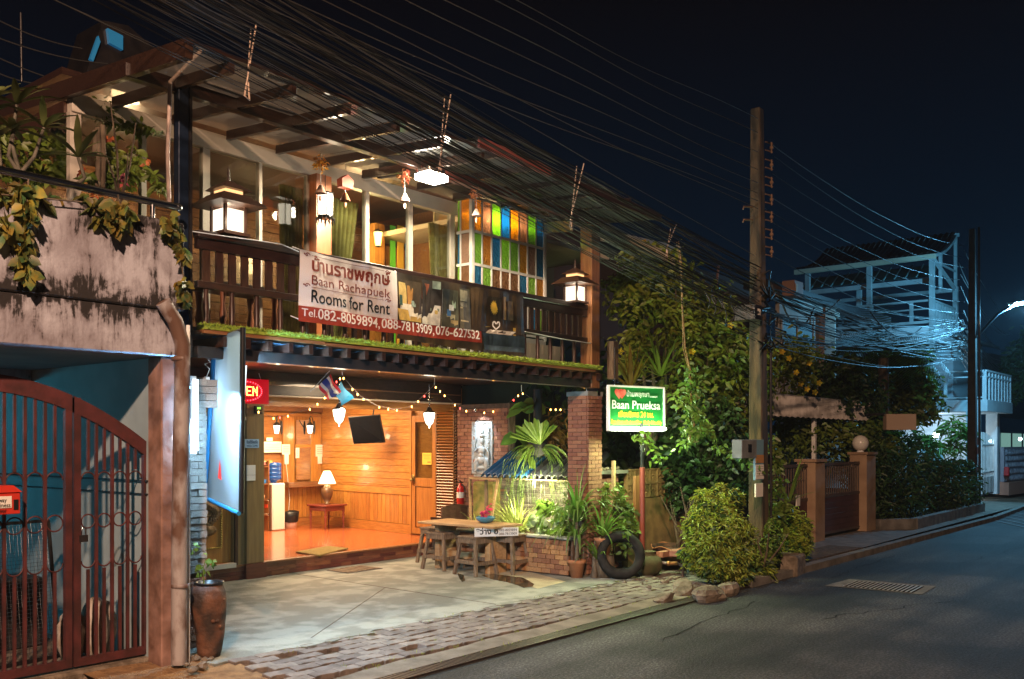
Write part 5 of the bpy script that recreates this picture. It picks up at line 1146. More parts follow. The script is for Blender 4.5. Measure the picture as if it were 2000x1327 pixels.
pf = leafmat('petals_orange',(.75,.30,.05),(.6,.45,.05)); pr_ = leafmat('petals_red',(.70,.06,.06),(.55,.35,.12)); bell = mat('pale_bell',(.62,.42,.34),.5)
charm(626,306,388,7.2,(pf,bell),'orange flower charm with a pale bell hanging before the orange post',0)
charm(790,332,402,7.1,(pr_,bell),'red and white flower charm with a white bell below the flood light',0)
charm(930,368,430,6.95,(pr_,bell),'small red charm hanging before the corner of the coloured bay',0)
charm(674,342,400,7.3,(mat('red_house',(.45,.08,.04),.6),mat('rust_bell',(.40,.18,.08),.6)),'little red bird-house charm with a rust-coloured bell',1)
# ================================================================ TUBES, LIGHT BOX, FLAGS, FAIRY LIGHTS
tu = thing('fluorescent_tube', 'bright white fluorescent tube standing upright on the brick pier', 'lamp', (4.56,6.98,1.7))
p = px(382,742,Y=6.66); q = px(383,880,Y=6.66)
m = MB(); m.tube([p,q], .019, 10); m.build('tube', emis('tube_white',(.75,.90,1.0),5), tu)
m = MB(); m.box(p.x-.02,p.x+.02,6.685,6.71,q.z-.03,p.z+.03); m.build('batten', M['white_plastic'], tu)
lamp('tube_glow', 'AREA', (p.x+.02,6.62,(p.z+q.z)/2), 34, COOL, .05, size_y=.55, to=(p.x+1.6,6.5,-.4), parent=tu)
lamp('tube_glow', 'AREA', (p.x-.05,6.64,(p.z+q.z)/2), 45, (.25,.6,1.0), .05, size_y=.55, to=(p.x-1.5,6.4,(p.z+q.z)/2), parent=tu)
lamp('tube_glow', 'AREA', (p.x+.03,6.70,(p.z+q.z)/2), 2, COOL, .05, size_y=.55, to=(p.x+.6,7.4,(p.z+q.z)/2-.5), parent=tu)
# cloth sign on a blue pipe frame, seen from behind, lit from inside
cs = thing('cloth_sign', 'glowing white cloth sign stretched on a blue pipe frame', 'sign', (4.6,6.8,1.8))
TR = px(472,645,t=7.55); BR = px(471,1003,t=7.60); TL = px(424,660,t=8.15); BL = px(404,972,t=8.25)
m = MB(); vs = []; N1, N2 = 14, 26; r = random.Random(2)
wide = (BL-BR)
for j in range(N2+1):
    f = j/N2; a = TR.lerp(BR,f); b = TL.lerp(BL,f)
    for i in range(N1+1):
        g_ = i/N1; c = a.lerp(b,g_); bulge = .035*math.sin(g_*math.pi) + .010*math.sin(g_*9+f*3)*(1-f) + .006*math.sin(f*14+g_*6)
        vs.append(c + Vector((-.85,-.4,0))*bulge)
m.add(vs, [(j*(N1+1)+i, j*(N1+1)+i+1, (j+1)*(N1+1)+i+1, (j+1)*(N1+1)+i) for j in range(N2) for i in range(N1)], True)
m.build('cloth', cloth('sign_cloth',(.36,.54,.68),.55,.7), cs)
m = MB(); m.tube([TL+Vector((-.03,-.01,.03)), BL+Vector((-.03,-.01,0))], .020, 8); m.tube([BL+Vector((-.03,-.01,0)), BR+Vector((-.03,-.01,0))], .018, 8); m.build('pipe_frame', M['pvc_blue'], cs)
m = MB(); m.tube([TR+Vector((.01,0,.02)), BR], .022, 6); m.tube([TR, TL], .016, 6); m.build('dark_edge', M['black'], cs)
m = MB(); m.ball(BL, .028); m.tube([BL, BL+Vector((0,0,.07))], .024, 8); m.build('elbow', M['white_plastic'], cs)
rm = MB(); c = (TR.lerp(BR,.80)).lerp(TL.lerp(BL,.80), .55)+Vector((-.05,-.03,0)); rm.add([c+Vector((0,0,.10)), c+Vector((.01,-.01,-.08)), c+Vector((-.0,.03,-.06)), c+Vector((.0,.0,0))], [(0,1,2)]); rm.build('red_mark', mat('red_print',(.7,.03,.02),.6), cs)
pl9 = TR.lerp(BL,.45); lamp('cloth_glow', 'AREA', tuple(pl9+Vector((.20,-.06,-.05))), 120, (.38,.74,1.0), .5, size_y=1.1, to=tuple(pl9+Vector((2.0,-.9,-.45))), parent=cs)
lamp('cloth_back_light', 'POINT', tuple(TR.lerp(BL,.42)+Vector((.22,.16,.05))), 9, (.72,.88,1.0), .12, parent=cs)
m = MB(); m.tube([TR.lerp(TL,.2)+Vector((.22,.2,-.25)), BR.lerp(BL,.3)+Vector((.22,.2,.30))], .016, 8); m.build('inner_tube', emis('inner_tube',(.8,.92,1),1.6), cs)
# adaptor hanging by the pier
ad_ = thing('plug_adaptor', 'white plug adaptor dangling on its curled cable by the pier', 'adaptor', tuple(px(402,740,Y=7.3)))
p = px(403,743,Y=7.3); m = MB(); m.box(p.x-.022,p.x+.022,7.28,7.31,p.z-.035,p.z+.03); m.build('plug', M['white_plastic'], ad_, bevel=.004)
m = MB(); m.tube([p+Vector((0,0,.03)), p+Vector((.03,0,.10)), p+Vector((-.02,0,.14)), p+Vector((.04,0,.16)), p+Vector((-.01,0,.2)), p+Vector((.02,0,.3))], .004, 4); m.build('cord', M['white_plastic'], ad_)
# flags
def flag(tl, tr, br, bl_, Y, stripes, lb_, nm='flag'):
    t = thing(nm, lb_, 'flag', tuple(px(*tl,Y=Y)), 'small flags under the carport'); P = [px(*q,Y=Y+dy) for q,dy in zip((tl,tr,br,bl_),(0,0,.06,.05))]
    tot = sum(s for s,_ in stripes); f0 = 0
    for s,c in stripes:
        f1 = f0+s/tot; m = MB(); vs = []; n = 10
        for f in (f0,f1):
            for i in range(n+1):
                g_ = i/n; top = P[0].lerp(P[1],f); bot = P[3].lerp(P[2],f); q = top.lerp(bot,g_); vs.append(q+Vector((0,.018*math.sin(g_*7+f*5),0)))
        m.add(vs, [(i,i+1,n+2+i,n+1+i) for i in range(n)], True); m.build('stripe' if len(stripes)>1 else 'cloth', c, t); f0 = f1
    return t
fr_, fwh, fb = cloth('flag_red',(.70,.04,.07),.35), cloth('flag_white',(.78,.78,.82),.35), cloth('flag_blue',(.03,.05,.35),.35)
t = flag((622,755),(644,731),(665,766),(641,783),9.3,[(1,fr_),(1,fwh),(2,fb),(1,fwh),(1,fr_)],'small striped red, white and blue flag on a stick')
m = MB(); m.tube([px(644,724,Y=9.3), px(606,765,Y=9.3)], .005, 5); m.build('stick', M['white_plastic'], t)
t = flag((655,768),(664,745),(690,778),(667,793),9.35,[(1,cloth('flag_lightblue',(.02,.28,.60),.35))],'small plain light blue flag beside the striped one')
m = MB(); m.ball(px(655,767,Y=9.33), (.035,.01,.02), 8, 5); m.build('crest', M['paper'], t)
# fairy lights
fo = thing('fairy_lights', 'string of small amber and red fairy lights looped under the carport beam', 'string lights', (9.0,9.4,2.3))
pts = [(500,800),(530,815),(555,812),(600,800),(630,780),(655,745),(668,733),(685,755),(705,775),(735,792),(770,800),(800,795),(825,775),(848,752),(865,768),(885,787),(905,800),(940,805),(975,800),(1000,782),(1018,765),(1035,777),(1052,790),(1072,798),(1092,798),(1108,800),(1122,793),(1133,780),(1145,766)]
P = [px(u,v,Y=9.3 - max(0,(u-1000))*.012) for u,v in pts]
m = MB(); m.tube(P, .0028, 4); m.build('wire', M['pvc_grey'], fo)
ba = MB(); ba.ball((0,0,0), (.0075,.0075,.014), 6, 5); bam = ba.mesh('bulb', emis('amber_bulb',(1,.45,.08),22)); brm = ba.mesh('bulb', emis('red_bulb',(1,.04,.03),18))
for i in range(len(P)-1):
    for k in range(1 + i%2): q = P[i].lerp(P[i+1], (k+.3)/2); inst('bulb', brm if (i*2+k)%7==3 else bam, q-Vector((0,0,.02)), parent=fo)
for u,v,vt in ((668,733,720),(848,752,738),(1018,765,752),(1145,766,750)):
    a = px(u,v,Y=9.3 - max(0,(u-1000))*.012); m = MB(); m.tube([a, a+Vector((0,0,.10))], .006, 5); m.build('hook', M['white_plastic'], fo)
m = MB(); m.tube([px(372,452,Y=6.86), px(440,462,Y=6.86), px(500,470,Y=6.86), px(550,478,Y=6.86), px(583,492,Y=6.86)], .005, 5); tag(m.build('white_cable', mat('lit_cable',(.6,.7,.8),.4)), 'thin white cable running along the balustrade top rail', 'cable')
m = MB(); m.tube([px(u,v,Y=6.88) for u,v in ((1025,648),(1060,655),(1090,661),(1120,666),(1160,672))], .005, 5); tag(m.build('white_cable', M['white_plastic']), 'thin white cable along the lower rail by the brown post', 'cable')
# ================================================================ BANNER
bnr = thing('rental_banner', 'long printed banner BAAN RACHAPUEK ROOMS FOR RENT tied to the balustrade', 'banner', (7.0,6.84,3.1))
YN = 6.865; BX0, BX1 = 5.38, 8.62; BXm = 6.58; BXr = 7.86
def wav(p):  # gentle sag and ripples of the cloth
    x = (p.x-BX0)/(BX1-BX0); p = Vector(p); p.y += .012*math.sin(p.x*7.0+p.z*5) + .006*math.sin(p.x*19); p.z -= .018*math.sin((p.x-BX0)/(BX1-BX0)*math.pi) ; return p
def sheet(x0,x1,zt0,zt1,zb0,zb1,mt,nm,dy=0,nx=None,nz=6):
    nx = nx or max(2,int((x1-x0)/.05)); m = MB(); vs = []
    for j in range(nz+1):
        for i in range(nx+1):
            f = i/nx; g_ = j/nz; zt = zt0+(zt1-zt0)*f; zb = zb0+(zb1-zb0)*f; q = wav(Vector((x0+(x1-x0)*f, YN, zt+(zb-zt)*g_))); q.y += dy; vs.append(q)
    m.add(vs, [(j*(nx+1)+i, j*(nx+1)+i+1, (j+1)*(nx+1)+i+1, (j+1)*(nx+1)+i) for j in range(nz) for i in range(nx)], True); return m.build(nm, mt, bnr)
bwhite = cloth('banner_vinyl',(.82,.77,.76),.12,.5); bred = cloth('banner_red',(.34,.05,.03),.12,.5); bdark = mat('banner_print_dark',(.025,.02,.014),.4,(.08,.055,.03),sc=5)
sheet(BX0,BXm,3.445,3.425,2.94,2.94,bwhite,'white_panel'); sheet(BXm,BX1,3.425,3.42,2.76,2.70,bdark,'photo_panel')
sheet(BX0,BXr,2.942,2.942,2.80,2.815,bred,'red_band',-.004,nz=3)
ink_r = mat('banner_maroon',(.20,.03,.015),.5); ink_w = mat('banner_white_ink',(.75,.70,.66),.5)
def bt_(s, x0, x1, z, h, mt, bold=0): text(s,(x0,YN-.006,z),(1,0,0),h,mt,bnr,width=x1-x0,bold=bold,warp=lambda p: wav(p)+Vector((0,-.004,0)))
bt_('บ้านราชพฤกษ์',5.50,6.47,3.27,.165,ink_r,.004); bt_('Baan Rachapuek',5.50,6.47,3.145,.125,ink_r,-.0008); bt_('Rooms for Rent',5.50,6.47,2.985,.165,ink,.001)
bt_('Tel.',5.41,5.57,2.852,.10,ink_w); bt_('082-8059894,',5.58,6.36,2.842,.135,ink_w,.001); bt_('088-7813909,',6.38,7.12,2.846,.135,ink_w,.001); bt_('076-627532',7.14,7.82,2.85,.135,ink_w,.001)
def strip(pts, w, mt, dy=-.008):
    m = MB()
    for (x0,z0),(x1,z1) in zip(pts[:-1],pts[1:]):
        d = Vector((x1-x0,0,z1-z0)).normalized(); n = Vector((-d.z,0,d.x))*w/2
        m.quad(*[wav(Vector((x,YN,z))+s*n)+Vector((0,dy,0)) for (x,z,s) in ((x0,z0,-1),(x1,z1,-1),(x1,z1,1),(x0,z0,1))])
    m.build('print', mt, bnr)
for z,xa,xb in ((3.405,5.50,6.40),(3.12,5.50,6.40)): strip([(xa+i*(xb-xa)/12,z) for i in range(13)], .004, ink_r)
for cx_,cz_,s in ((5.44,3.405,1),(6.46,3.395,-1),(5.44,3.13,1),(6.46,3.115,-1)):
    strip([(cx_+s*(.045-.01*k)*math.cos(k*.55), cz_+.022*math.sin(k*.9)*(1-k/9)) for k in range(9)], .008, ink_r); strip([(cx_-s*.02,cz_+.012),(cx_-s*.01,cz_+.0)], .014, ink_r)
def patch(x0,z0,x1,z1,c,skew=0,nm=None,em=0):
    c = tuple(min(.85,v*1.6) for v in c)
    m = MB(); n = max(1,int(abs(x1-x0)/.06)); vs = []
    for z,dx in ((z0,0),(z1,skew)):
        for i in range(n+1): vs.append(wav(Vector((x0+dx+(x1-x0)*i/n,YN,z)))+Vector((0,-.006-.0006*patch.k,0)))
    m.add(vs, [(i,i+1,n+2+i,n+1+i) for i in range(n)]); patch.k = (patch.k+1)%9; key = 'print_%02x%02x%02x'%tuple(int(v*255) for v in c)
    m.build('print', bpy.data.materials.get(key) or mat(key,c,.45,tuple(v*.6 for v in c),sc=14), bnr)
patch.k = 0
# four room photographs
patch(6.60,2.96,6.93,3.36,(.05,.035,.02)); patch(6.60,3.10,6.72,3.33,(.42,.30,.10)); patch(6.73,3.08,6.82,3.31,(.30,.15,.04)); patch(6.85,3.12,6.90,3.32,(.25,.28,.20)); patch(6.60,2.955,6.92,3.12,(.50,.46,.36),.02); patch(6.60,2.95,6.76,3.06,(.42,.27,.06),-.03); patch(6.76,2.95,6.92,3.00,(.38,.24,.06)); patch(6.78,3.10,6.84,3.16,(.18,.24,.20)); patch(6.60,3.10,6.65,3.20,(.03,.06,.04))
patch(6.94,2.945,7.20,3.40,(.04,.035,.03)); patch(6.94,3.20,7.06,3.36,(.28,.09,.05)); patch(6.95,3.16,7.00,3.21,(.06,.18,.35)); patch(7.02,3.16,7.07,3.21,(.06,.18,.35)); patch(6.94,2.945,7.20,3.15,(.48,.47,.40),.0); patch(6.94,3.09,7.18,3.12,(.20,.28,.20)); patch(7.08,3.32,7.19,3.40,(.22,.28,.22)); patch(7.10,3.06,7.16,3.10,(.45,.35,.10))
patch(7.22,2.945,7.47,3.34,(.06,.06,.04)); patch(7.22,3.02,7.32,3.33,(.38,.42,.44)); patch(7.38,3.15,7.43,3.32,(.22,.30,.22)); patch(7.22,2.945,7.42,3.08,(.33,.33,.20),.0); patch(7.30,3.06,7.36,3.13,(.05,.14,.30)); patch(7.33,3.12,7.40,3.18,(.45,.48,.46)); patch(7.36,2.945,7.46,3.02,(.28,.22,.10))
patch(7.49,2.945,7.68,3.38,(.10,.09,.06)); patch(7.50,3.24,7.66,3.36,(.35,.33,.22))
for i in range(3): patch(7.50+.05*(i%2),3.02+i*.07,7.64,3.035+i*.07,(.55,.46,.26))
for i in range(8): patch(7.51+i*.017,3.18,7.515+i*.017,3.23,(.5,.5,.4))
patch(7.53,2.945,7.66,3.0,(.45,.28,.08),.02)
patch(7.70,2.945,8.60,3.40,(.045,.028,.014)); patch(7.80,3.10,7.85,3.36,(.45,.25,.05)); patch(8.22,3.10,8.27,3.36,(.45,.25,.05)); patch(7.95,3.08,8.18,3.34,(.02,.016,.01)); patch(7.72,3.10,7.79,3.32,(.14,.10,.03)); patch(8.30,3.10,8.40,3.32,(.14,.09,.03))
m = MB(); c = wav(Vector((8.065,YN,3.22))) + Vector((0,-.016,0))
vs = [c] + [c+Vector((math.cos(a)*(.075 if i%2 else .048),0,math.sin(a)*(.085 if i%2 else .055))) for i,a in enumerate([k*math.pi/16 for k in range(32)])]
m.add(vs, [(0,i+1,(i+1)%32+1) for i in range(32)]); m.build('print', mat('print_sun',(.85,.55,.06),.5), bnr)
patch(7.88,2.80,8.62,2.93,(.02,.035,.05)); patch(7.90,2.88,8.45,2.905,(.48,.32,.06)); patch(8.40,2.80,8.44,3.02,(.48,.32,.06),.0); patch(7.70,2.99,7.92,3.01,(.40,.28,.08),.12); patch(7.92,2.92,8.36,2.975,(.50,.46,.40),.08); patch(7.90,2.73,8.60,2.80,(.06,.10,.14))
for s in (-1,1): strip([(8.10+s*.0,2.98),(8.10+s*.05,3.02),(8.10+s*.045,3.06),(8.10+s*.02,3.065),(8.10+s*.005,3.04)], .016, ink_w, -.018)
patch(7.87,2.70,8.60,2.745,(.05,.04,.03))
for x,z in ((BX0,3.44),(BX0,2.82),(BX1,3.40),(BX1,2.72),(6.58,3.42)): m = MB(); q = wav(Vector((x,YN,z))); m.tube([q, q+Vector((-.03 if x<6 else .03,.07,.03))], .005, 4); m.build('tie', M['white_plastic'], bnr)
# ================================================================ GREEN LIT SIGN
gs_ = thing('green_sign', 'green BAAN PRUEKSA sign lit by a tube along its lower edge', 'sign', (10.5,6.5,1.95))
ang = math.radians(-17); dx = Vector((math.cos(ang),math.sin(ang),0)); cen = px(1243,800,t=12.25); Wd, Hh = .92, .56
dn = dx.cross(Vector((0,0,1))).normalized()
def gp(a, b, o=0): return cen + dx*a + Vector((0,0,b)) + dn*o
def plate(a0,a1,b0,b1,o0,o1,mt,nm,par=gs_): m = MB(); P = [gp(a,b,o) for o in (o0,o1) for a,b in ((a0,b0),(a1,b0),(a1,b1),(a0,b1))]; m.add(P, [(0,1,2,3),(7,6,5,4),(0,4,5,1),(1,5,6,2),(2,6,7,3),(3,7,4,0)]); return m.build(nm, mt, par)
sgr = mat('sign_green',(.008,.16,.03),.4)
plate(-Wd/2,Wd/2,-Hh/2+.06,Hh/2,-.02,.0,sgr,'board')
for a0,a1,b0,b1 in ((-Wd/2-.015,Wd/2+.015,Hh/2,Hh/2+.022),(-Wd/2-.02,-Wd/2,-Hh/2,Hh/2),(Wd/2,Wd/2+.02,-Hh/2,Hh/2)): plate(a0,a1,b0,b1,-.03,.02,M['white_plastic'],'frame')
yl = mat('sign_yellow',(.80,.72,.03),.5,emit=(1,.9,.02),es=.04); wt = mat('sign_white_ink',(.75,.78,.74),.5)
def gt_(s,a,b,h,w,mt,bold=0): text(s, gp(a,b,.006), dx, h, mt, gs_, width=w, bold=bold)
gt_('บ้านพฤกษา',-.17,.165,.095,.38,wt); gt_('ซ.ราชพฤกษ์',.225,.16,.035,.13,wt)
gt_('Baan Prueksa',-.415,.005,.155,.82,wt,.001); gt_('เปิดบริการ 24 ชม.',-.31,-.10,.105,.60,yl,.0015); gt_('ห้องพักรายวัน/รายเดือน  Daily Monthly',-.43,-.195,.075,.86,yl,.001)
m = MB()
for k,(hx_,hs) in enumerate(((-.30,1),(-.255,.95))):
    P = []
    for i in range(24):
        t_ = 2*math.pi*i/24; P.append(gp(hx_+hs*.0052*16*math.sin(t_)**3*.9, .20+hs*.0048*(13*math.cos(t_)-5*math.cos(2*t_)-2*math.cos(3*t_)-math.cos(4*t_)), .006+.004*k))
    m.quad(*P)
m.build('hearts', mat('heart_red',(.65,.03,.03),.3,(.75,.2,.15),sc=12), gs_)
m = MB(); m.tube([gp(-Wd/2+.03,-Hh/2+.03,.05), gp(Wd/2+.0,-Hh/2+.03,.05)], .016, 10); m.build('tube', emis('green_tube',(.85,1.0,.72),20), gs_)
plate(-Wd/2,Wd/2+.03,-Hh/2-.005,-Hh/2+.06,-.02,.005,M['white_plastic'],'batten')
c = gp(0,-Hh/2+.03,.09); lamp('tube_glow','AREA',tuple(c),16,(.72,1.0,.55),.8,size_y=.04,to=tuple(gp(0,-.05,.30)+Vector((0,0,.3))),parent=gs_)
lamp('tube_glow','AREA',tuple(gp(0,-Hh/2-.02,.05)),42,(.72,1.0,.50),.8,size_y=.04,to=tuple(gp(0,-1.5,.3)),parent=gs_)
lamp('tube_glow','AREA',tuple(gp(.5,-Hh/2+.03,.03)),16,(.72,1.0,.45),.1,size_y=.1,to=tuple(gp(3,.3,-.2)),parent=gs_)
lamp('tube_glow','AREA',tuple(gp(0,-Hh/2+.04,.055)),9,(.72,1.0,.6),.8,size_y=.03,to=tuple(gp(0,.1,-.01)),parent=gs_)
m = MB(); m.tube([gp(-.36,Hh/2+.02,-.01), gp(-.36,Hh/2+.5,-.01)], .006, 5); m.build('hanger', M['steel'], gs_)
sp2 = thing('sign_post', 'dark red painted steel post under the green sign', 'post', (10.75,6.35,0))
p = px(1254,1075,t=12.3); x_, y_ = p.x, p.y
m = MB(); m.tube([(x_,y_,-.02),(x_,y_,1.38)], .035, 10); m.build('lower_pipe', mat('red_pipe',(.24,.05,.035),.5), sp2); m = MB(); m.tube([(x_,y_,1.38),(x_-.02,y_,1.95)], .025, 8); m.build('upper_pipe', M['dark_metal'], sp2)
# ================================================================ PLANTS (helpers at foliage())
def uvb(u, v, t, ru, rv, rd=None):
    """a leafy blob: centre seen at (u,v) at distance t, radii measured in photo pixels"""
    p = px(u, v, t=t); k = t/FP; return ((p.x,p.y,p.z), (ru*k, (rd or ru)*k, rv*k))
def plant(name, label, cat, base, parts, group=None):
    t = thing(name, label, cat, tuple(base), group)
    for (nm, blobs, n, size, mt, kw) in parts:
        kw = dict(kw); sd = kw.pop('seed',1); cl = kw.pop('clump',.16); sh = kw.pop('shell',.35)
        leaf_mesh(nm, blob_points(blobs,n,sd,sh,cl), size, M[mt] if isinstance(mt,str) else mt, t, seed=sd, **kw)
    return t
# planter plants
def strap_plant(name, lb_, c, n, L, w, mt, seed, **kw):
    t = thing(name, lb_, 'plant', tuple(c)); m = MB(); strap_leaves(m, c, n, L, w, seed, **kw); m.build('leaves', M[mt] if isinstance(mt,str) else mt, t); return t
ly = leafmat('spider_leaf',(.20,.30,.04),(.45,.50,.15),sc=6)
strap_plant('spider_plant','spiky yellow-striped spider plant in the left half of the planter',(10.1,8.15,.45),95,.60,.028,ly,1)
strap_plant('spider_plant','small tuft of striped leaves beside the blue flower bowl',(9.95,8.75,.45),44,.36,.022,ly,2)
strap_plant('spider_plant','yellowish strap plant behind the spiky one, below the slate wall',(10.4,8.5,.45),60,.52,.026,ly,3)
plant('caladium','white and green caladium with broad leaves in the middle of the planter','plant',(10.15,7.75,.45),[('leaves',[((10.12,7.72,.62),(.14,.20,.13)),((10.3,7.45,.66),(.16,.2,.14))],110,.15,'leaf_white',dict(lw=.85,seed=4,droop=.15))])
plant('broadleaf_plant','bright green broad-leaved plant rising in front of the slate wall','plant',(10.3,7.9,.45),[('leaves',[((10.3,7.85,.74),(.14,.16,.16)),((10.2,7.6,.58),(.25,.3,.1))],80,.15,'leaf_bright',dict(lw=.85,seed=5,droop=.1))])
plant('broadleaf_plant','dense bright green leafy shrub at the right end of the planter','plant',(10.2,7.2,.45),[('leaves',[((10.15,7.25,.72),(.2,.22,.20)),((10.4,7.2,.88),(.2,.2,.22))],380,.10,'leaf_bright',dict(lw=.5,seed=6))])
plant('broadleaf_plant','darker leafy shrub against the foot of the brick column','plant',(10.3,6.9,.45),[('leaves',[((10.35,6.75,.95),(.2,.16,.22)),((10.55,6.6,.72),(.18,.16,.2))],420,.09,'leaf_mid',dict(lw=.45,seed=7))])
# potted dracaena with long drooping leaves
p = px(1126,1128,Z=0); pd = thing('potted_dracaena','tall dracaena with long drooping leaves in a terracotta pot','potted plant',(p.x,p.y,0))
m = MB(); m.lathe([(0,0),(.075,0),(.105,.18),(.118,.185),(.118,.225),(.10,.225),(.095,.19),(0,.18)], (p.x,p.y,0), 22); m.build('pot', M['terracotta'], pd)
m = MB(); m.tube([(p.x,p.y,.18),(p.x+.01,p.y,.5),(p.x,p.y,.78)], [.03,.025,.022], 8); m.build('stem', M['bark'], pd)
m = MB(); strap_leaves(m,(p.x,p.y,.50),20,.80,.046,21,droop=2.2,up=.8,seg=8); strap_leaves(m,(p.x,p.y,.70),30,.78,.044,22,droop=1.9,seg=8); strap_leaves(m,(p.x,p.y,.82),26,.60,.038,23,droop=1.1,up=1.2,seg=7); m.build('leaves', M['leaf_bright'], pd)
p = px(1178,1052,t=12.0); pd = thing('potted_shrub','second terracotta pot raised beside the tyre with upright strap leaves','potted plant',(p.x,p.y,.40)); z = px(1178,1080,t=12).z
m = MB(); m.lathe([(0,0),(.08,0),(.11,.17),(.12,.175),(.12,.21),(.10,.21),(0,.17)], (p.x,p.y,z-.02), 20); m.build('pot', M['terracotta'], pd)
m = MB(); m.lathe([(0,0),(.12,0),(.15,z*.5),(.13,z-.02),(0,z-.02)], (p.x,p.y,0), 14); m.build('stump', M['bark'], pd)
m = MB(); strap_leaves(m,(p.x,p.y,z+.22),34,.46,.036,24,droop=1.0); strap_leaves(m,(p.x-.1,p.y,z-.1),14,.55,.04,25,droop=1.9); m.build('leaves', M['leaf_bright'], pd)
m = MB()
for k in range(9): m.tube([(9.86+k*.035,6.72+(k%3)*.04,0),(9.88+k*.033,6.74,.2+.03*(k%4)),(9.9+k*.03,6.76,.42+.04*(k%3))],[.035,.028,.02],6)
tag(m.build('tree_stump', M['bark']), 'gnarled bundle of brown roots behind the terracotta pots', 'stump')['kind']='stuff'
# rounded small shrub in the tyre
plant('tyre_shrub','leafy seedling growing through the leaning tyre','plant',(9.95,6.5,.1),[('leaves',[uvb(1225,1040,12,22,20),uvb(1215,1075,12,16,22)],130,.075,'leaf_mid',dict(lw=.6,seed=9))])
# tyre leaning
ty = thing('car_tyre','old black car tyre leaning on edge beside the potted plants','tyre',(9.9,6.42,.28))
Rr = Euler((math.radians(72),math.radians(0),math.radians(-52))).to_matrix(); c = px(1212,1096,t=11.9)
prof = [(.185,-.06),(.20,-.085),(.25,-.095),(.285,-.08),(.30,-.05),(.30,.05),(.285,.08),(.25,.095),(.20,.085),(.185,.06),(.19,.0),(.185,-.06)]
m = MB(); m.lathe(prof, (c.x,c.y,.285), 36, Rr); m.build('tyre', M['rubber'], ty)
for k in (-.025,.025): m = MB(); m.lathe([(.3005,k-.004),(.302,k),(.3005,k+.004)], (c.x,c.y,.285), 36, Rr); m.build('tread_groove', M['black'], ty)
m = MB(); m.lathe([(.183,-.045),(.190,-.05),(.190,-.03),(.183,-.03)], (c.x,c.y,.285), 36, Rr); m.build('bead', M['steel'], ty)
# round clay jars, grey bucket, slab, pipe
def jar(u,v,t,s,lb_,mt): 
    p = px(u,v,t=t); tt = thing('clay_jar',lb_,'jar',(p.x,p.y,0)); m = MB(); m.lathe([(0,0),(.11,0),(.20,.09),(.225,.19),(.19,.28),(.11,.33),(.10,.36),(.125,.375),(.10,.38),(.085,.33),(0,.3)], (p.x,p.y,-.02), 22); m.v = [((a-p.x)*s+p.x,(b-p.y)*s+p.y,c*s) for a,b,c in m.v]; m.build('body', mt, tt); return p
jm = mat('mossy_jar',(.10,.075,.035),.85,(.05,.055,.02),sc=7,bump=.8)
jar(1265,1105,12.2,.85,'squat mossy clay jar just right of the leaning tyre',jm)
p = px(1325,1060,t=12.9); cp_ = thing('plant_basin','wide dark basin with a rope-like rim holding bare branches','basin',(p.x,p.y,.2))
m = MB(); m.lathe([(0,.05),(.28,.06),(.36,.26),(.37,.30),(.34,.30),(.32,.26),(0,.22)], (p.x,p.y,0), 26); m.build('bowl', M['urn'], cp_)
m = MB()
for k in range(48): a = k*2*math.pi/48; m.tube([(p.x+.37*math.cos(a),p.y+.37*math.sin(a),.29+.02*math.sin(k*.9)),(p.x+.37*math.cos(a+.13),p.y+.37*math.sin(a+.13),.29+.02*math.sin((k+1)*.9))],.009,5,False)
m.build('rim', M['terracotta'], cp_)
m = MB(); branches(m,(p.x,p.y,.28),(p.x-.05,p.y,.85),9,.018,5,.3); m.build('branches', M['bark'], cp_)
p = px(1236,1000,t=12.6); m = MB(); m.lathe([(0,0),(.06,0),(.075,.42),(.09,.43),(.09,.47),(.04,.52),(0,.52)], (p.x,p.y,.30), 14); tag(m.build('grey_canister', mat('grey_plastic',(.28,.30,.33),.5)), 'pale grey capped canister strapped behind the red post', 'canister')
p = px(1200,1010,t=12.7); m = MB(); m.prism([(p.x-.02,p.y,.1),(p.x+.26,p.y-.05,.1),(p.x+.27,p.y-.05,.82),(p.x+.22,p.y-.04,.88),(p.x+.02,p.y,.87),(p.x-.02,p.y,.8)],(0.02,.05,0)); tag(m.build('wooden_board', M['dark_wood']), 'dark rounded board standing behind the raised flower pot', 'board')
pv_ = thing('water_pipe','grey water pipe with brass tap fittings on bricks below the bushes','pipe',(11,6.1,.1))
P = [px(u,v,t=12.2) for u,v in ((1285,1098),(1305,1101),(1322,1100),(1332,1106),(1334,1130))]
m = MB(); m.tube(P,.018,8); m.build('pipe', M['pvc_grey'], pv_); m = MB(); m.tube([P[1],P[2]],.026,8); m.ball(P[1],.035); m.build('valve', mat('brass',(.35,.18,.07),.4,metal=.8), pv_)
for i,(u,v) in enumerate(((1296,1082),(1318,1080),(1215,1140))): p = px(u,v,t=12.3); m = MB(); m.obox((p.x,p.y,max(p.z,.0)),(.22,.1,.07),(0,0,.3*i)); tag(m.build('loose_brick', M['brick']), ['loose brick under the wide basin','second loose brick beside the pipe fittings','broken brick lying in front of the tyre'][i], 'brick')
# vertical timber pieces by the low wall
for i,(u,v0,v1,w,lb_) in enumerate(((1198,900,990,.04,'narrow upright timber batten on the low brick wall'),(1250,1005,1075,.07,'short dark upright plank beside the grey canister'),(1245,930,1020,.16,'broad brown board behind the red post'))):
    p = px(u,v0,t=12.45); q = px(u,v1,t=12.45); m = MB(); m.box(p.x-w/2,p.x+w/2,p.y-.02,p.y+.02,q.z,p.z); tag(m.build('timber_plank', [M['table_wood'],M['dark_wood_v'],M['brown_wood_v']][i]), lb_, 'plank')
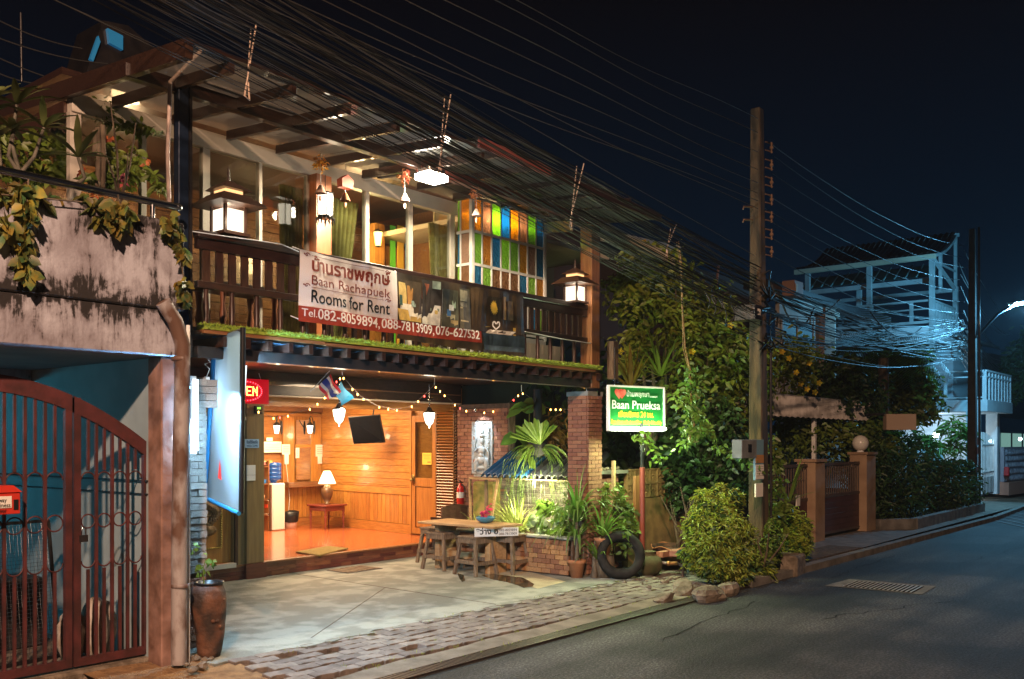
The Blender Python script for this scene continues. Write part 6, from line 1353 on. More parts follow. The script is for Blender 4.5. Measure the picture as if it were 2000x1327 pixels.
# decorative concrete block wall behind the branches
dw_ = thing('breeze_block_wall','ochre garden wall with pierced ornamental blocks behind the bare branches','wall',(11.6,7.0,0))
ow = mat('ochre_wall',(.26,.15,.055),.9,(.15,.085,.03),sc=6,bump=.5)
m = MB(); m.box(11.0,12.6,6.95,7.05,0,.92); m.build('wall', ow, dw_)
for j in range(2):
    for k in range(8):
        x = 11.1+k*.20; z = 1.03+j*.2; m = MB(); n_=12
        for i in range(n_):
            a=2*math.pi*i/n_; b=2*math.pi*(i+1)/n_; m.beam((x+.075*math.cos(a),6.99,z+.075*math.sin(a)),(x+.075*math.cos(b),6.99,z+.075*math.sin(b)),.06,.03,up=(0,1,0))
        m.box(x-.1,x+.1,6.96,7.02,z-.1,z-.085); m.box(x-.1,x+.1,6.96,7.02,z+.085,z+.1); m.box(x-.1,x-.085,6.96,7.02,z-.085,z+.085); m.box(x-.01,x+.01,6.97,7.01,z-.085,z+.085); m.box(x-.084,x+.084,6.97,7.01,z-.01,z+.01)
        m.build('pierced_block', ow, dw_)
# staghorn fern hanging
c = px(1050,866,t=13.1); sf = thing('staghorn_fern','hanging staghorn fern with fanned crown and long forked fronds','fern',tuple(c))
m = MB()
def frond(p, d, L, w, fork, r):
    pts = []; p = Vector(p); d = Vector(d).normalized(); s = d.cross(Vector((.5,-.9,.1))).normalized(); vs = []; n = 6
    for k in range(n+1):
        f = k/n; ww = w*(.5+.8*f if fork==0 and f>.6 else 1-.4*f); vs += [p+s*ww/2, p-s*ww/2]; p = p+d*(L/n); d = (d+Vector((r.uniform(-.12,.12),r.uniform(-.1,.1),-.28))).normalized()
    m.add(vs, [(2*k,2*k+1,2*k+3,2*k+2) for k in range(n)], True)
    if fork > 0:
        for sgn in (-1,1): frond(p, d+s*sgn*.55, L*.62, w*.62, fork-1, r)
r = random.Random(6)
for k in range(70):
    a = r.uniform(0,6.28); frond(c+Vector((.08*math.cos(a),.08*math.sin(a),-.06)), (math.cos(a)*.7,math.sin(a)*.7,r.uniform(-.6,.35)), r.uniform(.28,.50), .034, 2, r)
m.build('fronds', leafmat('fern_frond',(.12,.22,.04),(.20,.30,.06)), sf)
m = MB(); cf = c+Vector((-.1,-.12,-.02)); vs = [cf]; n = 26
U = (RT*1.0+Vector((0,0,0))).normalized(); fan_n = FW
for i in range(n+1):
    a = math.radians(165-115*i/n); rr_ = .38*(1+.10*math.sin(i*1.3)+.07*math.cos(i*2.9)) ; q = cf + U*(math.cos(a)*rr_-.03) + Vector((0,0,1))*math.sin(a)*rr_*(.95-.15*i/n) - FW*(.035*(i%2)+.16*math.sin(i/n*3.14)+.1); vs.append(q)
m.add(vs, [(0,i+1,i+2) for i in range(n)]); m.v = [v for v in m.v]; m.build('shield_leaf', leafmat('fan_leaf',(.13,.23,.035),(.22,.32,.06),sc=12), sf)
m = MB(); m.lathe([(0,-.2),(.10,-.15),(.14,0),(.10,.1),(0,.12)], tuple(c), 12); m.tube([c+Vector((0,0,.1)), c+Vector((0,0,.75))],.06,8); m.build('root_ball', mat('black_root',(.012,.012,.014),.8), sf)
leaf_mesh('dry_fronds', blob_points([((c.x+.22,c.y-.1,c.z+.12),(.2,.15,.2))],60,3,.4,.3), .16, M['leaf_bronze'], sf, lw=.3, seed=8)
# philodendron leaves left of the fern, and dark growth behind
for i,(u,v,s,lb_) in enumerate(((1035,795,.26,'glossy heart leaves highest beside the fern under the beam'),(1030,850,.24,'bright arrow-shaped leaves left of the hanging fern'),(1035,895,.22,'lowest broad leaves just above the blue roof tiles'))):
    p = px(u,v,t=13.3); t_ = thing('climbing_philodendron',lb_,'plant',tuple(p)); m = MB(); m.tube([p+Vector((.1,.1,-.3)), p],.01,5); m.build('stem', M['leaf_mid'], t_)
    leaf_mesh('leaves', blob_points([(tuple(p),(.16,.14,.15))],9,i+3,.4,.2), s, M['leaf_bright'], t_, lw=.75, seed=30+i, droop=.3)
plant('background_shrub','dark thin-leaved growth between the fern and the brick column','plant',(11.3,7.5,.9),[('leaves',[uvb(1120,900,13.6,35,60),uvb(1080,880,13.9,50,70)],500,.10,'leaf_bronze',dict(lw=.35,seed=31))])
# ---------------------------------------------------------------- big shrubs and trees right of the house
t1 = plant('flowering_tree','slender tree with loose green crown rising behind the green sign','tree',(12.2,8.3,0),[('crown',[uvb(1260,520,14.2,60,45),uvb(1230,570,14.0,50,45),uvb(1310,560,14.6,60,60),uvb(1270,620,14.2,60,50),uvb(1240,690,14,50,40),uvb(1330,640,14.4,40,60)],3000,.13,'leaf_tree',dict(lw=.4,seed=41,clump=.2))])
m = MB(); b = px(1280,1000,t=14.4); b.z = 0
for u,v in ((1260,520),(1320,560),(1240,600),(1300,650),(1230,690)): q = px(u,v,t=14.3); mid_ = b.lerp(q,.55)+Vector((.15,0,-.1)); m.tube([b, mid_, q],[.06,.035,.01],6)
m.build('trunk', M['bark'], t1)
t2 = plant('flowering_shrub','large shrub with yellow trumpet flowers behind the concrete pole','shrub',(13.4,7.2,0),[('crown',[uvb(1380,600,14.9,55,50),uvb(1420,700,14.7,80,70),uvb(1350,760,14.5,70,60),uvb(1440,780,14.7,60,80),uvb(1540,720,17.4,55,60),uvb(1560,695,17.6,45,45),uvb(1390,660,14.8,60,60)],5200,.125,'leaf_tree',dict(lw=.42,seed=42,clump=.2))])
m = MB(); b = px(1400,1040,t=13.4); b.z = 0
for u,v in ((1380,620),(1420,690),(1350,770),(1450,750),(1540,730),(1330,700)): q = px(u,v,t=14.9 if u<1500 else 17.3); m.tube([b, b.lerp(q,.5)+Vector((.1,.1,.1)), q],[.05,.03,.01],6)
m.build('trunk', M['bark'], t2)
fm = leafmat('yellow_petal',(.80,.58,.02),(.70,.48,.02)); flw = MB()
for u,v in ((1532,703),(1546,730),(1555,752),(1567,762),(1582,768),(1571,712),(1519,690),(1590,750),(1253,482),(1207,690),(1345,690),(1418,640)):
    c = px(u,v,t=14.4 if u<1500 else 17.0) - FW*.25
    for k in range(5):
        a = k*1.257; d1 = RT*math.cos(a)+Vector((0,0,math.sin(a))); s1 = RT*-math.sin(a)+Vector((0,0,math.cos(a))); flw.add([c, c+d1*.035+s1*.022-FW*.02, c+d1*.06-FW*.02, c+d1*.035-s1*.022-FW*.02],[(0,1,2,3)])
flw.build('blossoms', fm, t2)
t3 = plant('dark_shrub','dense dark glossy shrub below the flowering one, left of the pole','shrub',(12.6,7.0,0),[('crown',[uvb(1330,900,13.9,60,70),uvb(1390,880,14.0,70,80),uvb(1430,940,13.9,50,60),uvb(1310,960,13.8,35,40),uvb(1360,820,14.1,80,50)],4800,.11,'leaf_dark',dict(lw=.5,seed=43,clump=.2))])
m = MB(); b = px(1370,1060,t=13); b.z = 0; branches(m,b,(b.x,b.y,1.0),8,.03,3,.5); m.build('stems', M['bark'], t3)
strap_t = strap_plant('cordyline','orange and green cordyline rosette just above the green sign',px(1232,757,t=13.2),26,.62,.06,leafmat('cordyline_leaf',(.42,.24,.03),(.20,.24,.04),sc=3),51,up=1.2,droop=.5)
strap_plant('cordyline','long-leaved dark green rosette behind the green sign, right side',px(1290,735,t=13.8),26,.70,.05,'leaf_mid',52,up=1.1,droop=.7)
# background: deep dark mass behind everything, gap light
plant('background_tree','dark mass of trees filling the gap behind the garden','tree',(15,12,0),[('crown',[((13.6,9.6,1.6),(1.2,.8,1.6)),((15.2,9.2,1.5),(1.3,.8,1.5)),((17.5,9.6,1.7),(1.5,.8,1.6))],4200,.2,'leaf_dark',dict(lw=.45,seed=44))])
# vine hanging from the cables
vn = thing('hanging_vine','bright green vine hanging from the cable bundle beside the sign','vine',tuple(px(1325,470,t=11.7)))
P = [px(u,v,t=t) for u,v,t in ((1325,472,11.9),(1330,520,11.9),(1333,600,11.9),(1338,680,11.9),(1346,720,11.9),(1350,780,11.9),(1356,830,11.8),(1345,860,11.8))]
m = MB(); m.tube(P,.007,4); m.tube([q+Vector((.03*math.sin(i*2),.0,0)) for i,q in enumerate(P)],.005,4); m.tube([q+Vector((-.02*math.cos(i*2),.02,0)) for i,q in enumerate(P)],.004,4)
m.build('stem', mat('vine_stem',(.32,.22,.09),.8), vn)
def along(P, n, spread, seed):
    r_ = np.random.RandomState(seed); i = r_.randint(0,len(P)-1,n); f = r_.rand(n,1); A = np.array([tuple(q) for q in P]); return A[i]*(1-f)+A[i+1]*f + r_.normal(size=(n,3))*spread
leaf_mesh('leaves', along(P[4:],230,.06,1), .085, M['leaf_bright'], vn, lw=.55, seed=61)
leaf_mesh('small_leaves', along(P[:5],40,.03,2), .04, M['leaf_yellow'], vn, lw=.55, seed=62)
for i,(pp_,n_,lb_) in enumerate(((((1200,770),(1300,775),(1345,790),(1375,830)),0,''),(((1240,850),(1262,858),(1280,880),(1292,905)),70,'bright vine sprig drooping just below the sign tube'),(((1310,772),(1335,785),(1360,810),(1380,840)),90,'bright vine twig reaching from the sign corner to the right'),(((1380,850),(1410,880),(1450,890),(1485,920)),80,'vine twig curling across to the meter box on the pole'),(((1330,880),(1345,850),(1365,850),(1385,830)),70,'vine tips hanging in front of the dark shrub'))):
    if not n_: continue
    Q = [px(u,v,t=11.75 if i<3 else 12.2) for u,v in pp_]; t_ = thing('vine_sprig',lb_,'vine',tuple(Q[0])); m = MB(); m.tube(Q,.005,4); m.build('stem', M['leaf_bright'], t_); leaf_mesh('leaves', along(Q,n_,.045,i), .085, M['leaf_bright'], t_, lw=.5, seed=70+i)
# round clipped bushes
def fern_bush(name, lb_, blobs, n, seed, size=.055, mt='leaf_yellow', stem=None):
    t_ = plant(name, lb_, 'bush', (blobs[0][0][0],blobs[0][0][1],0),[('foliage',blobs,n,size,mt,dict(lw=.32,seed=seed,clump=.17,shell=.78,droop=.5)),('sprigs',[(c,tuple(k*1.13 for k in r_)) for c,r_ in blobs],n//16,size*1.25,'leaf_yellow',dict(lw=.3,seed=seed+2,clump=.10,shell=.9,droop=.1)),('inner_foliage',[(c,tuple(k*.8 for k in r_)) for c,r_ in blobs],n//3,size*1.4,'leaf_dark',dict(lw=.5,seed=seed+1,clump=.2,shell=.5))])  # inner leaves take a dark colour that paints the shade inside the bush
    m = MB(); b = Vector((blobs[0][0][0],blobs[0][0][1],0)); branches(m,b,(b.x,b.y,.5),5,.025,seed,.3); m.build('stems', M['bark'], t_); return t_
fern_bush('round_bush','large fluffy light green bush at the roadside left of the pole',[uvb(u,v,t,ru,rv) for u,v,t,ru,rv in ((1392,1000,12.0,34,26),(1362,1030,11.9,24,22),(1420,1030,11.8,36,28),(1380,1062,11.75,34,26),(1430,1082,11.8,32,28),(1395,1105,11.7,34,22),(1352,1085,11.8,20,22),(1425,978,12.1,22,20),(1375,972,12.1,18,14),(1450,1050,12.0,18,30),(1405,955,12.2,12,9),(1440,1120,11.8,26,18))],14500,81,size=.062)
fern_bush('round_bush','smaller fluffy green bush on the concrete block right of the pole',[uvb(u,v,t,ru,rv) for u,v,t,ru,rv in ((1535,1010,13.6,26,20),(1560,1035,13.5,22,24),(1522,1045,13.5,24,24),(1545,1070,13.4,28,22),(1570,1062,13.5,14,18),(1510,1012,13.6,14,18),(1528,1090,13.4,20,14))],8000,84,size=.062)
fern_bush('low_plant','pale weeds climbing round the foot of the concrete pole',[uvb(1488,1110,12.3,22,28),uvb(1470,1085,12.4,18,30),uvb(1505,1060,12.6,18,40)],1500,87,size=.07,mt='leaf_mid')
strap_plant('palm_seedling','young palm with feathery leaves between the pole and the iron fence',px(1540,980,t=14.2),16,.7,.06,'leaf_mid',88,droop=1.0)
plant('creeper','mixed creeper leaves up the right side of the concrete pole','creeper',(12.2,5.6,0),[('leaves',[uvb(1508,900,13,14,60),uvb(1515,990,13,25,50)],450,.09,'leaf_mid',dict(lw=.5,seed=89))])
# ---------------------------------------------------------------- fence, gate, pillars and lace-edged awning of the next house
fn = thing('iron_fence','dark iron fence with upright bars and a plated lower half','fence',(14.5,6.36,0))
fmt = mat('fence_iron',(.07,.05,.042),.5,(.11,.07,.05),sc=6); 
def fence_run(x0,x1,root,plate_top,z1):
    m = MB(); m.box(x0,x1,6.34,6.38,z1-.05,z1); m.box(x0,x1,6.34,6.38,plate_top,plate_top+.05); m.box(x0,x1,6.34,6.38,.06,.10); m.build('rail', fmt, root)
    n = int((x1-x0)/.105)
    for k in range(n+1):
        x = x0+.02+k*(x1-x0-.04)/n; m = MB(); m.box(x-.012,x+.012,6.35,6.37,plate_top+.05,z1-.05); m.build('bar', fmt, root)
fence_run(13.4,15.75,fn,.70,1.33)
m = MB(); m.box(13.4,15.75,6.352,6.368,.10,.70); m.build('plate', mat('maroon_plate',(.06,.022,.018),.5,(.09,.035,.03),sc=4), fn)
for k in range(20): m = MB(); m.lathe([(.0,-.03),(.022,0),(0,.03)], (13.5+k*.11,6.34,1.06), 6); m.build('boss', fmt, fn)
gp_ = thing('iron_gate','dark driveway gate with upright bars above maroon planks','gate',(17.3,6.36,0))
fence_run(16.25,18.3,gp_,.72,1.33)
for k in range(6): m = MB(); m.box(16.25,18.3,6.352,6.368,.10+k*.103,.10+k*.103+.098); m.build('gate_plank', bpy.data.materials['maroon_plate'], gp_)
plm = mat('pillar_orange',(.38,.25,.15),.85,(.26,.16,.09),sc=3,bump=.3)
for i,(x0,x1,h,lb_) in enumerate(((15.78,16.22,1.36,'broad plastered gate pillar left of the driveway gate'),(18.33,18.85,1.46,'gate pillar with a white globe lamp on top'))):
    t_ = thing('gate_pillar',lb_,'pillar',((x0+x1)/2,6.4,0)); m = MB(); m.box(x0,x1,6.22,6.55,-.03,h); m.build('shaft', plm, t_, bevel=.01); m = MB(); m.box(x0-.03,x1+.03,6.19,6.58,h+.002,h+.05); m.build('cap', plm, t_)
g_ = thing('globe_lamp','unlit white globe lamp on the second gate pillar','lamp',(18.45,6.4,1.51)); m = MB(); m.ball((18.45,6.38,1.68),.155,16,10); m.build('globe', mat('globe_white',(.72,.68,.60),.25), g_); m = MB(); m.lathe([(.07,1.51),(.05,1.55)],(18.45,6.38,0),10); m.build('base', M['white_plastic'], g_)
m = MB(); p = px(1558,978,Y=6.32); m.box(p.x-.06,p.x+.07,6.31,6.335,p.z-.09,p.z+.09); tag(m.build('name_plate', M['paper']), 'small white card fixed to the maroon fence plate', 'plate')
aw = thing('awning','pale corrugated awning with lace-cut edge on two white posts','awning',(15.5,7,1.9))
# corrugated front skirt, then roof
A0 = px(1497,772,Y=6.75); A1 = px(1722,797,Y=6.75); zt = A0.z+.02; zb = zt-.28
m = MB(); n = 220; vs = []; x0, x1 = A0.x-.9, A1.x
for i in range(n+1):
    x = x0+(x1-x0)*i/n; y = 6.75+.018*math.sin(i*math.pi/2); 
    f = (i%8)/8; cut = .05+.05*abs(math.sin(math.pi*i/8))
    vs += [(x,y,zt),(x,y,zb-cut)]
m.add(vs, [(2*i,2*i+1,2*i+3,2*i+2) for i in range(n)]); m.build('skirt', mat('awning_sheet',(.72,.66,.60),.6,(.45,.40,.35),sc=5), aw)
m = MB(); vs = []
for i in range(n+1):
    x = x0+(x1-x0)*i/n; y = 7.55; vs += [(x,y,zt-.19),(x,y,zb-.03-.06*abs(math.sin(math.pi*i/10)))]
m.add(vs, [(2*i,2*i+1,2*i+3,2*i+2) for i in range(n)]); m.build('rear_skirt', bpy.data.materials['awning_sheet'], aw)
m = MB(); m.prism([(x0,6.75,zt),(x1,6.75,zt),(x1,9.0,zt+.3),(x0,9.0,zt+.3)],(0,0,.02)); m.build('roof', bpy.data.materials['awning_sheet'], aw)
for u in (1590,1661): p = px(u,900,Y=6.85); m = MB(); m.box(p.x-.035,p.x+.035,6.82,6.89,0,zt-.05); m.build('post', M['white'], aw)
# blank sign board
bsn = thing('blank_sign','blank orange-lit sign board on a bracket above the hedge','sign',tuple(px(1760,825,t=19))); P = [px(u,v,t=t) for u,v,t in ((1731,809,19.1),(1789,809,18.9),(1789,840,18.9),(1731,840,19.1))]
m = MB(); m.prism(P, FW*.18); m.build('board', mat('blank_board',(.42,.30,.21),.7), bsn); m = MB(); m.beam(P[0]+FW*.1,P[0]+FW*.1+Vector((.4,1.2,0)),.05,.05); m.build('bracket', M['dark_metal'], bsn)
# hedge and dark growth past the gate
hg = plant('dark_hedge','tall dark oleander hedge past the gate pillar','hedge',(20,6.5,0),[('foliage',[((19.7,6.55,.8),(.8,.55,.8)),((20.9,6.5,.9),(.9,.55,.9)),((20.6,6.8,1.6),(.9,.5,.6)),((22.0,6.6,1.0),(.8,.5,.8)),((21.6,6.9,1.7),(.6,.4,.5))],9000,.13,'leaf_dark',dict(lw=.3,seed=91,shell=.6))])
plant('clipped_hedge','clipped box-shaped hedge with a flat blue-lit top','hedge',(24,6.3,0),[('foliage',[((23.0+k*.5,6.25,.62),(.45,.5,.55)) for k in range(5)]+[((23.4,6.3,1.12),(.5,.5,.16)),((24.5,6.3,1.12),(.6,.5,.16))],9000,.08,'leaf_dark',dict(lw=.5,seed=92,shell=.8))])
m = MB(); q = [(18.9,6.2),(19.6,5.72),(25.6,5.85),(26.6,6.3)]
for i in range(3): m.beam((*q[i],.04),(*q[i+1],.04),.14,.30)
tag(m.build('planter_kerb', M['concrete_dark'], bevel=.01), 'long low concrete kerb in front of the hedges', 'kerb')
strap_plant('grass_clump','tuft of long grass at the foot of the second pole',(26.2,6.5,.1),60,.8,.05,'leaf_mid',93,droop=.9)
# palm
pl_t = px(1725,700,t=21); pb_ = Vector((pl_t.x,pl_t.y,0)); pm_ = thing('palm_tree','dark feathery palm in front of the pale houses','palm',tuple(pb_))
m = MB(); m.tube([pb_,(pb_.x,pb_.y,pl_t.z)],[.16,.11],8); m.build('trunk', M['bark'], pm_)
m = MB(); r = random.Random(12); top_ = Vector((pl_t.x,pl_t.y,pl_t.z+.2))
for k in range(22):
    a = k*2*math.pi/22*2.4; el = r.uniform(.1,1.2); d = Vector((math.cos(a)*math.cos(el),math.sin(a)*math.cos(el),math.sin(el))); p = Vector(top_); L = r.uniform(1.3,1.9)
    for s in range(14):
        q = p+d*(L/14); sd = d.cross(Vector((0,0,1))).normalized(); 
        for sg in (-1,1):
            for h_ in (0,.5): b = p.lerp(q,h_); l = .42*math.sin(math.pi*(s+1.5+h_)/16)+.08; tipp = b+sd*sg*l+d*l*.5+Vector((0,0,-.25*l)); m.add([b-d*.012,b+d*.012,tipp],[(0,1,2)])
        p = q; d = (d+Vector((0,0,-.13))).normalized()
m.build('fronds', M['leaf_dark'], pm_)
plant('garden_tree','rounded leafy tree with blue-green lit edge before the balcony house','tree',(24.5,8.5,0),[('crown',[uvb(1785,730,24,42,52),uvb(1770,790,23,60,40),uvb(1740,740,23,60,60)],6500,.15,'leaf_mid',dict(lw=.45,seed=94,shell=.5))])
plant('garden_shrub','green foliage in the courtyard seen under the awning','shrub',(19,9,0),[('foliage',[uvb(1620,850,19,60,45),uvb(1690,860,20,60,50),uvb(1560,850,18,50,50)],3500,.13,'leaf_mid',dict(lw=.4,seed=95)),])
plant('fan_palm','spiky lit palm leaves under the balcony','palm',(28,9.5,0),[('leaves',[uvb(1868,850,27.5,28,38),uvb(1815,870,26,30,25)],420,.45,'leaf_bright',dict(lw=.12,seed=96,droop=.1))])
plant('far_tree','dark tree overhanging the far right edge of the street','tree',(36,7.5,0),[('crown',[uvb(1995,720,34,35,40),uvb(2030,700,34,50,60),uvb(1985,765,34,20,20)],3500,.22,'leaf_dark',dict(lw=.35,seed=97))])
plant('wall_tree','dark leafy growth beyond the awning roof','tree',(17.5,9,0),[('crown',[uvb(1640,740,19.5,50,50),uvb(1600,790,19,60,30),uvb(1680,780,20,50,40)],4200,.14,'leaf_dark',dict(lw=.45,seed=98))])
# ---------------------------------------------------------------- grey house behind the pole, right
h2 = thing('grey_house','plain grey-beige two-storey house with louvred window behind the pole','house',(17.5,9.5,0))
gw = mat('grey_render',(.52,.48,.43),.85,(.40,.37,.33),sc=3,bump=.2)
def wall_uv(nm,pts,mt,root,Y=None,X=None,th=.1):
    P = [px(u,v,Y=Y,X=X) for u,v in pts]; m = MB(); m.prism(P,(0,th,0) if Y is not None else (th,0,0)); return m.build(nm, mt, root)
X2 = 17.2
wall_uv('front_wall',((1522,560),(1632,600),(1632,900),(1522,900)),gw,h2,Y=9.2)
wall_uv('window_shutter',((1527,621),(1592,635),(1592,690),(1527,690)),mat('teal_shutter',(.03,.07,.08),.6),h2,Y=9.15,th=.04)
for k in range(3): wall_uv('shutter_stile',((1527+k*31,620),(1530+k*31,620),(1530+k*31,690),(1527+k*31,690)),gw,h2,Y=9.12,th=.03)
wall_uv('band',((1515,572),(1640,612),(1640,622),(1515,582)),M['cream'],h2,Y=9.05,th=.1)
wall_uv('side_pier',((1612,600),(1630,606),(1630,860),(1606,860)),mat('pinkish_render',(.36,.24,.18),.85),h2,Y=9.0,th=.15)
wall_uv('eave',((1500,545),(1740,620),(1740,634),(1500,560)),M['dark_metal'],h2,Y=8.9,th=.6)
wall_uv('rear_wall',((1632,620),(1760,655),(1760,900),(1632,900)),mat('blue_grey_render',(.12,.14,.15),.85),h2,Y=11.5)
m = MB(); p = px(1535,570,Y=8.8); m.box(p.x,p.x+.5,8.6,8.9,p.z-.1,p.z+.25); ac = thing('air_conditioner','pinkish air-conditioning box mounted under the eaves of the grey house','air conditioner',(p.x,8.6,p.z)); m.build('case', mat('ac_case',(.42,.24,.18),.6), ac, bevel=.01)
m = MB(); m.box(p.x+.04,p.x+.16,8.585,8.6,p.z-.02,p.z+.17); m.build('grille', mat('ac_grille',(.6,.42,.25),.6), ac)
# roof and dark upper wall behind, between house and pole
h3 = thing('dark_house','dark house with reddish upper wall behind the flowering tree','house',(15,11.5,0))
wall_uv('upper_wall',((1040,425),(1480,560),(1480,1000),(1040,1000)),mat('dark_maroon_wall',(.05,.028,.025),.9),h3,Y=11.0)
wall_uv('red_wall',((1360,560),(1470,580),(1470,640),(1360,640)),mat('rust_wall',(.12,.04,.03),.9),h3,Y=10.8)
wall_uv('fascia',((1180,448),(1330,482),(1330,500),(1180,470)),M['cream'],h3,Y=10.6,th=.1)
wall_uv('ledge',((1220,745),(1290,750),(1290,754),(1220,750)),gw,h3,Y=10.5,th=.2)
m = MB(); P = [px(u,v,Y=10.5) for u,v in ((1403,520),(1400,550),(1398,572),(1410,580))]; m.tube(P,.035,6); m.tube([px(u,v,Y=10.4) for u,v in ((1372,548),(1395,570),(1408,572))],.03,6); tag(m.build('roof_bracket', mat('pale_bracket',(.35,.2,.16),.7)), 'pale Y-shaped bracket on the dark house roof', 'bracket')
# ---------------------------------------------------------------- balcony house with roof terrace
h4 = thing('balcony_house','white two-storey house with corner balcony and roofed steel terrace lit blue','house',(31,9,0))
wm = mat('white_render',(.62,.64,.64),.7,(.50,.52,.53),sc=2.5,bump=.15)
XB = 29.8; zt1, zt2 = 2.62, 2.98
cA = px(1928,815,t=28.6); YB4 = cA.y; XB = cA.x
m = MB(); m.box(XB,XB+3.4,YB4,YB4+4.8,zt1,zt2); m.build('balcony_slab', wm, h4, bevel=.01)
for i,(u,) in enumerate(((1908,),(1945,))):
    p = px(u,900,t=28.7 if i==0 else 31); m = MB(); w = .17; m.box(p.x-w,p.x+w,p.y-w+.1,p.y+w+.1,0,zt1); m.build('column', wm, h4)
# balcony railing
m = MB(); zr = 3.86; m.beam((XB+.05,YB4+.05,zr),(XB+3.35,YB4+.05,zr),.06,.05); m.beam((XB+.05,YB4+.1,zr),(XB+.05,YB4+4.6,zr),.06,.05); m.beam((XB+.05,YB4+.1,zr-.18),(XB+.05,YB4+4.6,zr-.18),.05,.04); m.beam((XB+.05,YB4+.05,zr-.18),(XB+3.35,YB4+.05,zr-.18),.05,.04); m.beam((XB+.05,YB4+.1,3.05),(XB+.05,YB4+4.6,3.05),.05,.04); m.build('railing', wm, h4)
for k in range(9): m = MB(); x = XB+.05+k*.41; m.box(x-.045,x+.045,YB4+.03,YB4+.07,zt2+.002,zr-.03); m.build('baluster', wm, h4)
for k in range(5): m = MB(); y = YB4+.1+k*1.1; m.box(XB+.01,XB+.09,y-.045,y+.045,zt2+.002,zr-.03); m.build('baluster', wm, h4)
# upper walls
m = MB(); m.box(XB+1.7,XB+5.5,YB4+1.4,YB4+8,zt2+.002,5.2); m.build('upper_wall', mat('blue_white_wall',(.40,.44,.46),.8), h4)
m = MB(); m.box(XB+1.68,XB+1.70,YB4+2.2,YB4+3.1,zt2+.1,4.9); m.box(XB+1.67,XB+1.70,YB4+4.4,YB4+5.4,3.6,4.7); m.build('door_opening', mat('dark_glass',(.02,.03,.035),.1), h4)
m = MB(); m.box(XB+1.66,XB+1.70,YB4+4.3,YB4+4.38,3.5,4.8); m.box(XB+1.66,XB+1.70,YB4+5.42,YB4+5.5,3.5,4.8); m.build('window_frame', wm, h4)
m = MB(); m.prism([(XB+.3,YB4+.9,5.0),(XB+5.8,YB4+.9,5.0),(XB+5.8,YB4+3,5.5),(XB+.3,YB4+3,5.5)],(0,0,.08)); m.build('lower_roof', mat('dull_roof',(.08,.10,.11),.7), h4)
m = MB(); m.beam((XB+.9,YB4+1.0,4.85),(XB+3.5,YB4+1.0,4.72),.08,.12); m.build('gutter', wm, h4)
m = MB(); m.box(XB+.2,XB+5,YB4+3,YB4+9,5.05,5.3); m.build('terrace_floor', wm, h4)
# ground floor wall in the back with lamp
m = MB(); m.box(XB+3.2,XB+3.3,YB4+1.0,YB4+8,0,2.6); m.build('ground_wall', wm, h4)
bl_ = thing('porch_lamp','bright white porch lamp on the ground-floor wall under the balcony','lamp',tuple(px(1828,851,t=31))); m = MB(); p = px(1828,851,t=31); m.ball(p,.10,12,8); m.build('globe', emis('porch_globe',(.7,.9,1),40), bl_)
lamp('bulb','POINT',(p.x-.3,p.y-.1,p.z),22,(.55,.80,1.0),.08,parent=bl_)
# terrace roof: concave shed roof with tiles along X, posts, trusses
PX0 = px(1820,497,t=28.6); Xr0, Yr0, zr0 = PX0.x, PX0.y, PX0.z
Xr1 = Xr0+2.7; zr1 = px(1867,452,t=30.3).z; Yr1 = Yr0+4.3
def rz(f): return zr0 + (zr1-zr0)*(.35*f+.65*f**2.2)
rt = mat('maroon_tile',(.07,.018,.015),.6,(.10,.03,.022),sc=6)
nT = 24
for k in range(nT):
    y0 = Yr0+(Yr1-Yr0)*k/nT; y1 = Yr0+(Yr1-Yr0)*(k+1)/nT-.015; m = MB(); vs = []
    for i in range(7): f = i/6; x = Xr0-.1+(Xr1-Xr0)*f; z = rz(f); vs += [(x,y0,z+.02),(x,(y0+y1)/2,z+.075),(x,y1,z+.02)]
    m.add(vs, [q for i in range(6) for q in ((3*i,3*i+1,3*i+4,3*i+3),(3*i+1,3*i+2,3*i+5,3*i+4))], True); m.build('tile_row', rt, h4)
pm4 = mat('terrace_paint',(.34,.38,.38),.6,(.25,.29,.29),sc=3)
m = MB(); m.box(Xr0-.08,Xr0+.08,Yr0-.1,Yr1,zr0-.14,zr0+.0); m.build('eave_beam', mat('eave_cream',(.50,.42,.30),.7), h4)
m = MB(); m.box(Xr1-.08,Xr1+.02,Yr0-.1,Yr1,zr1-.1,zr1+.0); m.build('ridge_beam', pm4, h4)
zb4 = zr0-.75
m = MB(); m.beam((Xr0+.2,Yr0,zb4),(Xr0+.2,Yr1,zb4),.10,.14); m.beam((Xr0,Yr0,zr0-.08),(Xr1,Yr0,zb4-.02),.08,.10); m.beam((Xr1-.05,Yr0,zb4),(Xr1-.05,Yr1,zb4),.08,.12); m.build('tie_beam', pm4, h4)
m = MB()
for i in range(6): m.beam((Xr0+(Xr1-Xr0)*i/6,Yr0-.02,rz(i/6)-.03),(Xr0+(Xr1-Xr0)*(i+1)/6,Yr0-.02,rz((i+1)/6)-.03),.06,.09)
m.build('curved_rafter', pm4, h4)
for x,z in ((Xr0+.9,rz(.33)),(Xr1-.08,zr1)): m = MB(); m.beam((x,Yr0,zb4-.3 if x<Xr1-.5 else zb4),(x,Yr0,z),.09,.09); m.build('truss_post', pm4, h4)
m = MB(); m.beam((Xr0+.9,Yr0,rz(.33)-.35),(Xr1-.08,Yr0,rz(.33)-.35),.05,.05); m.build('truss_rail', pm4, h4)
for x,y in ((Xr0,Yr0),(Xr1-.08,Yr0),(Xr0+.1,Yr0+1.9),(Xr0+.1,Yr0+3.9),(Xr0+1.2,Yr0+2.6)): m = MB(); m.box(x-.07,x+.07,y-.07,y+.07,4.5,zr0-.14 if x<Xr0+.5 else zb4+.1); m.build('terrace_post', pm4, h4)
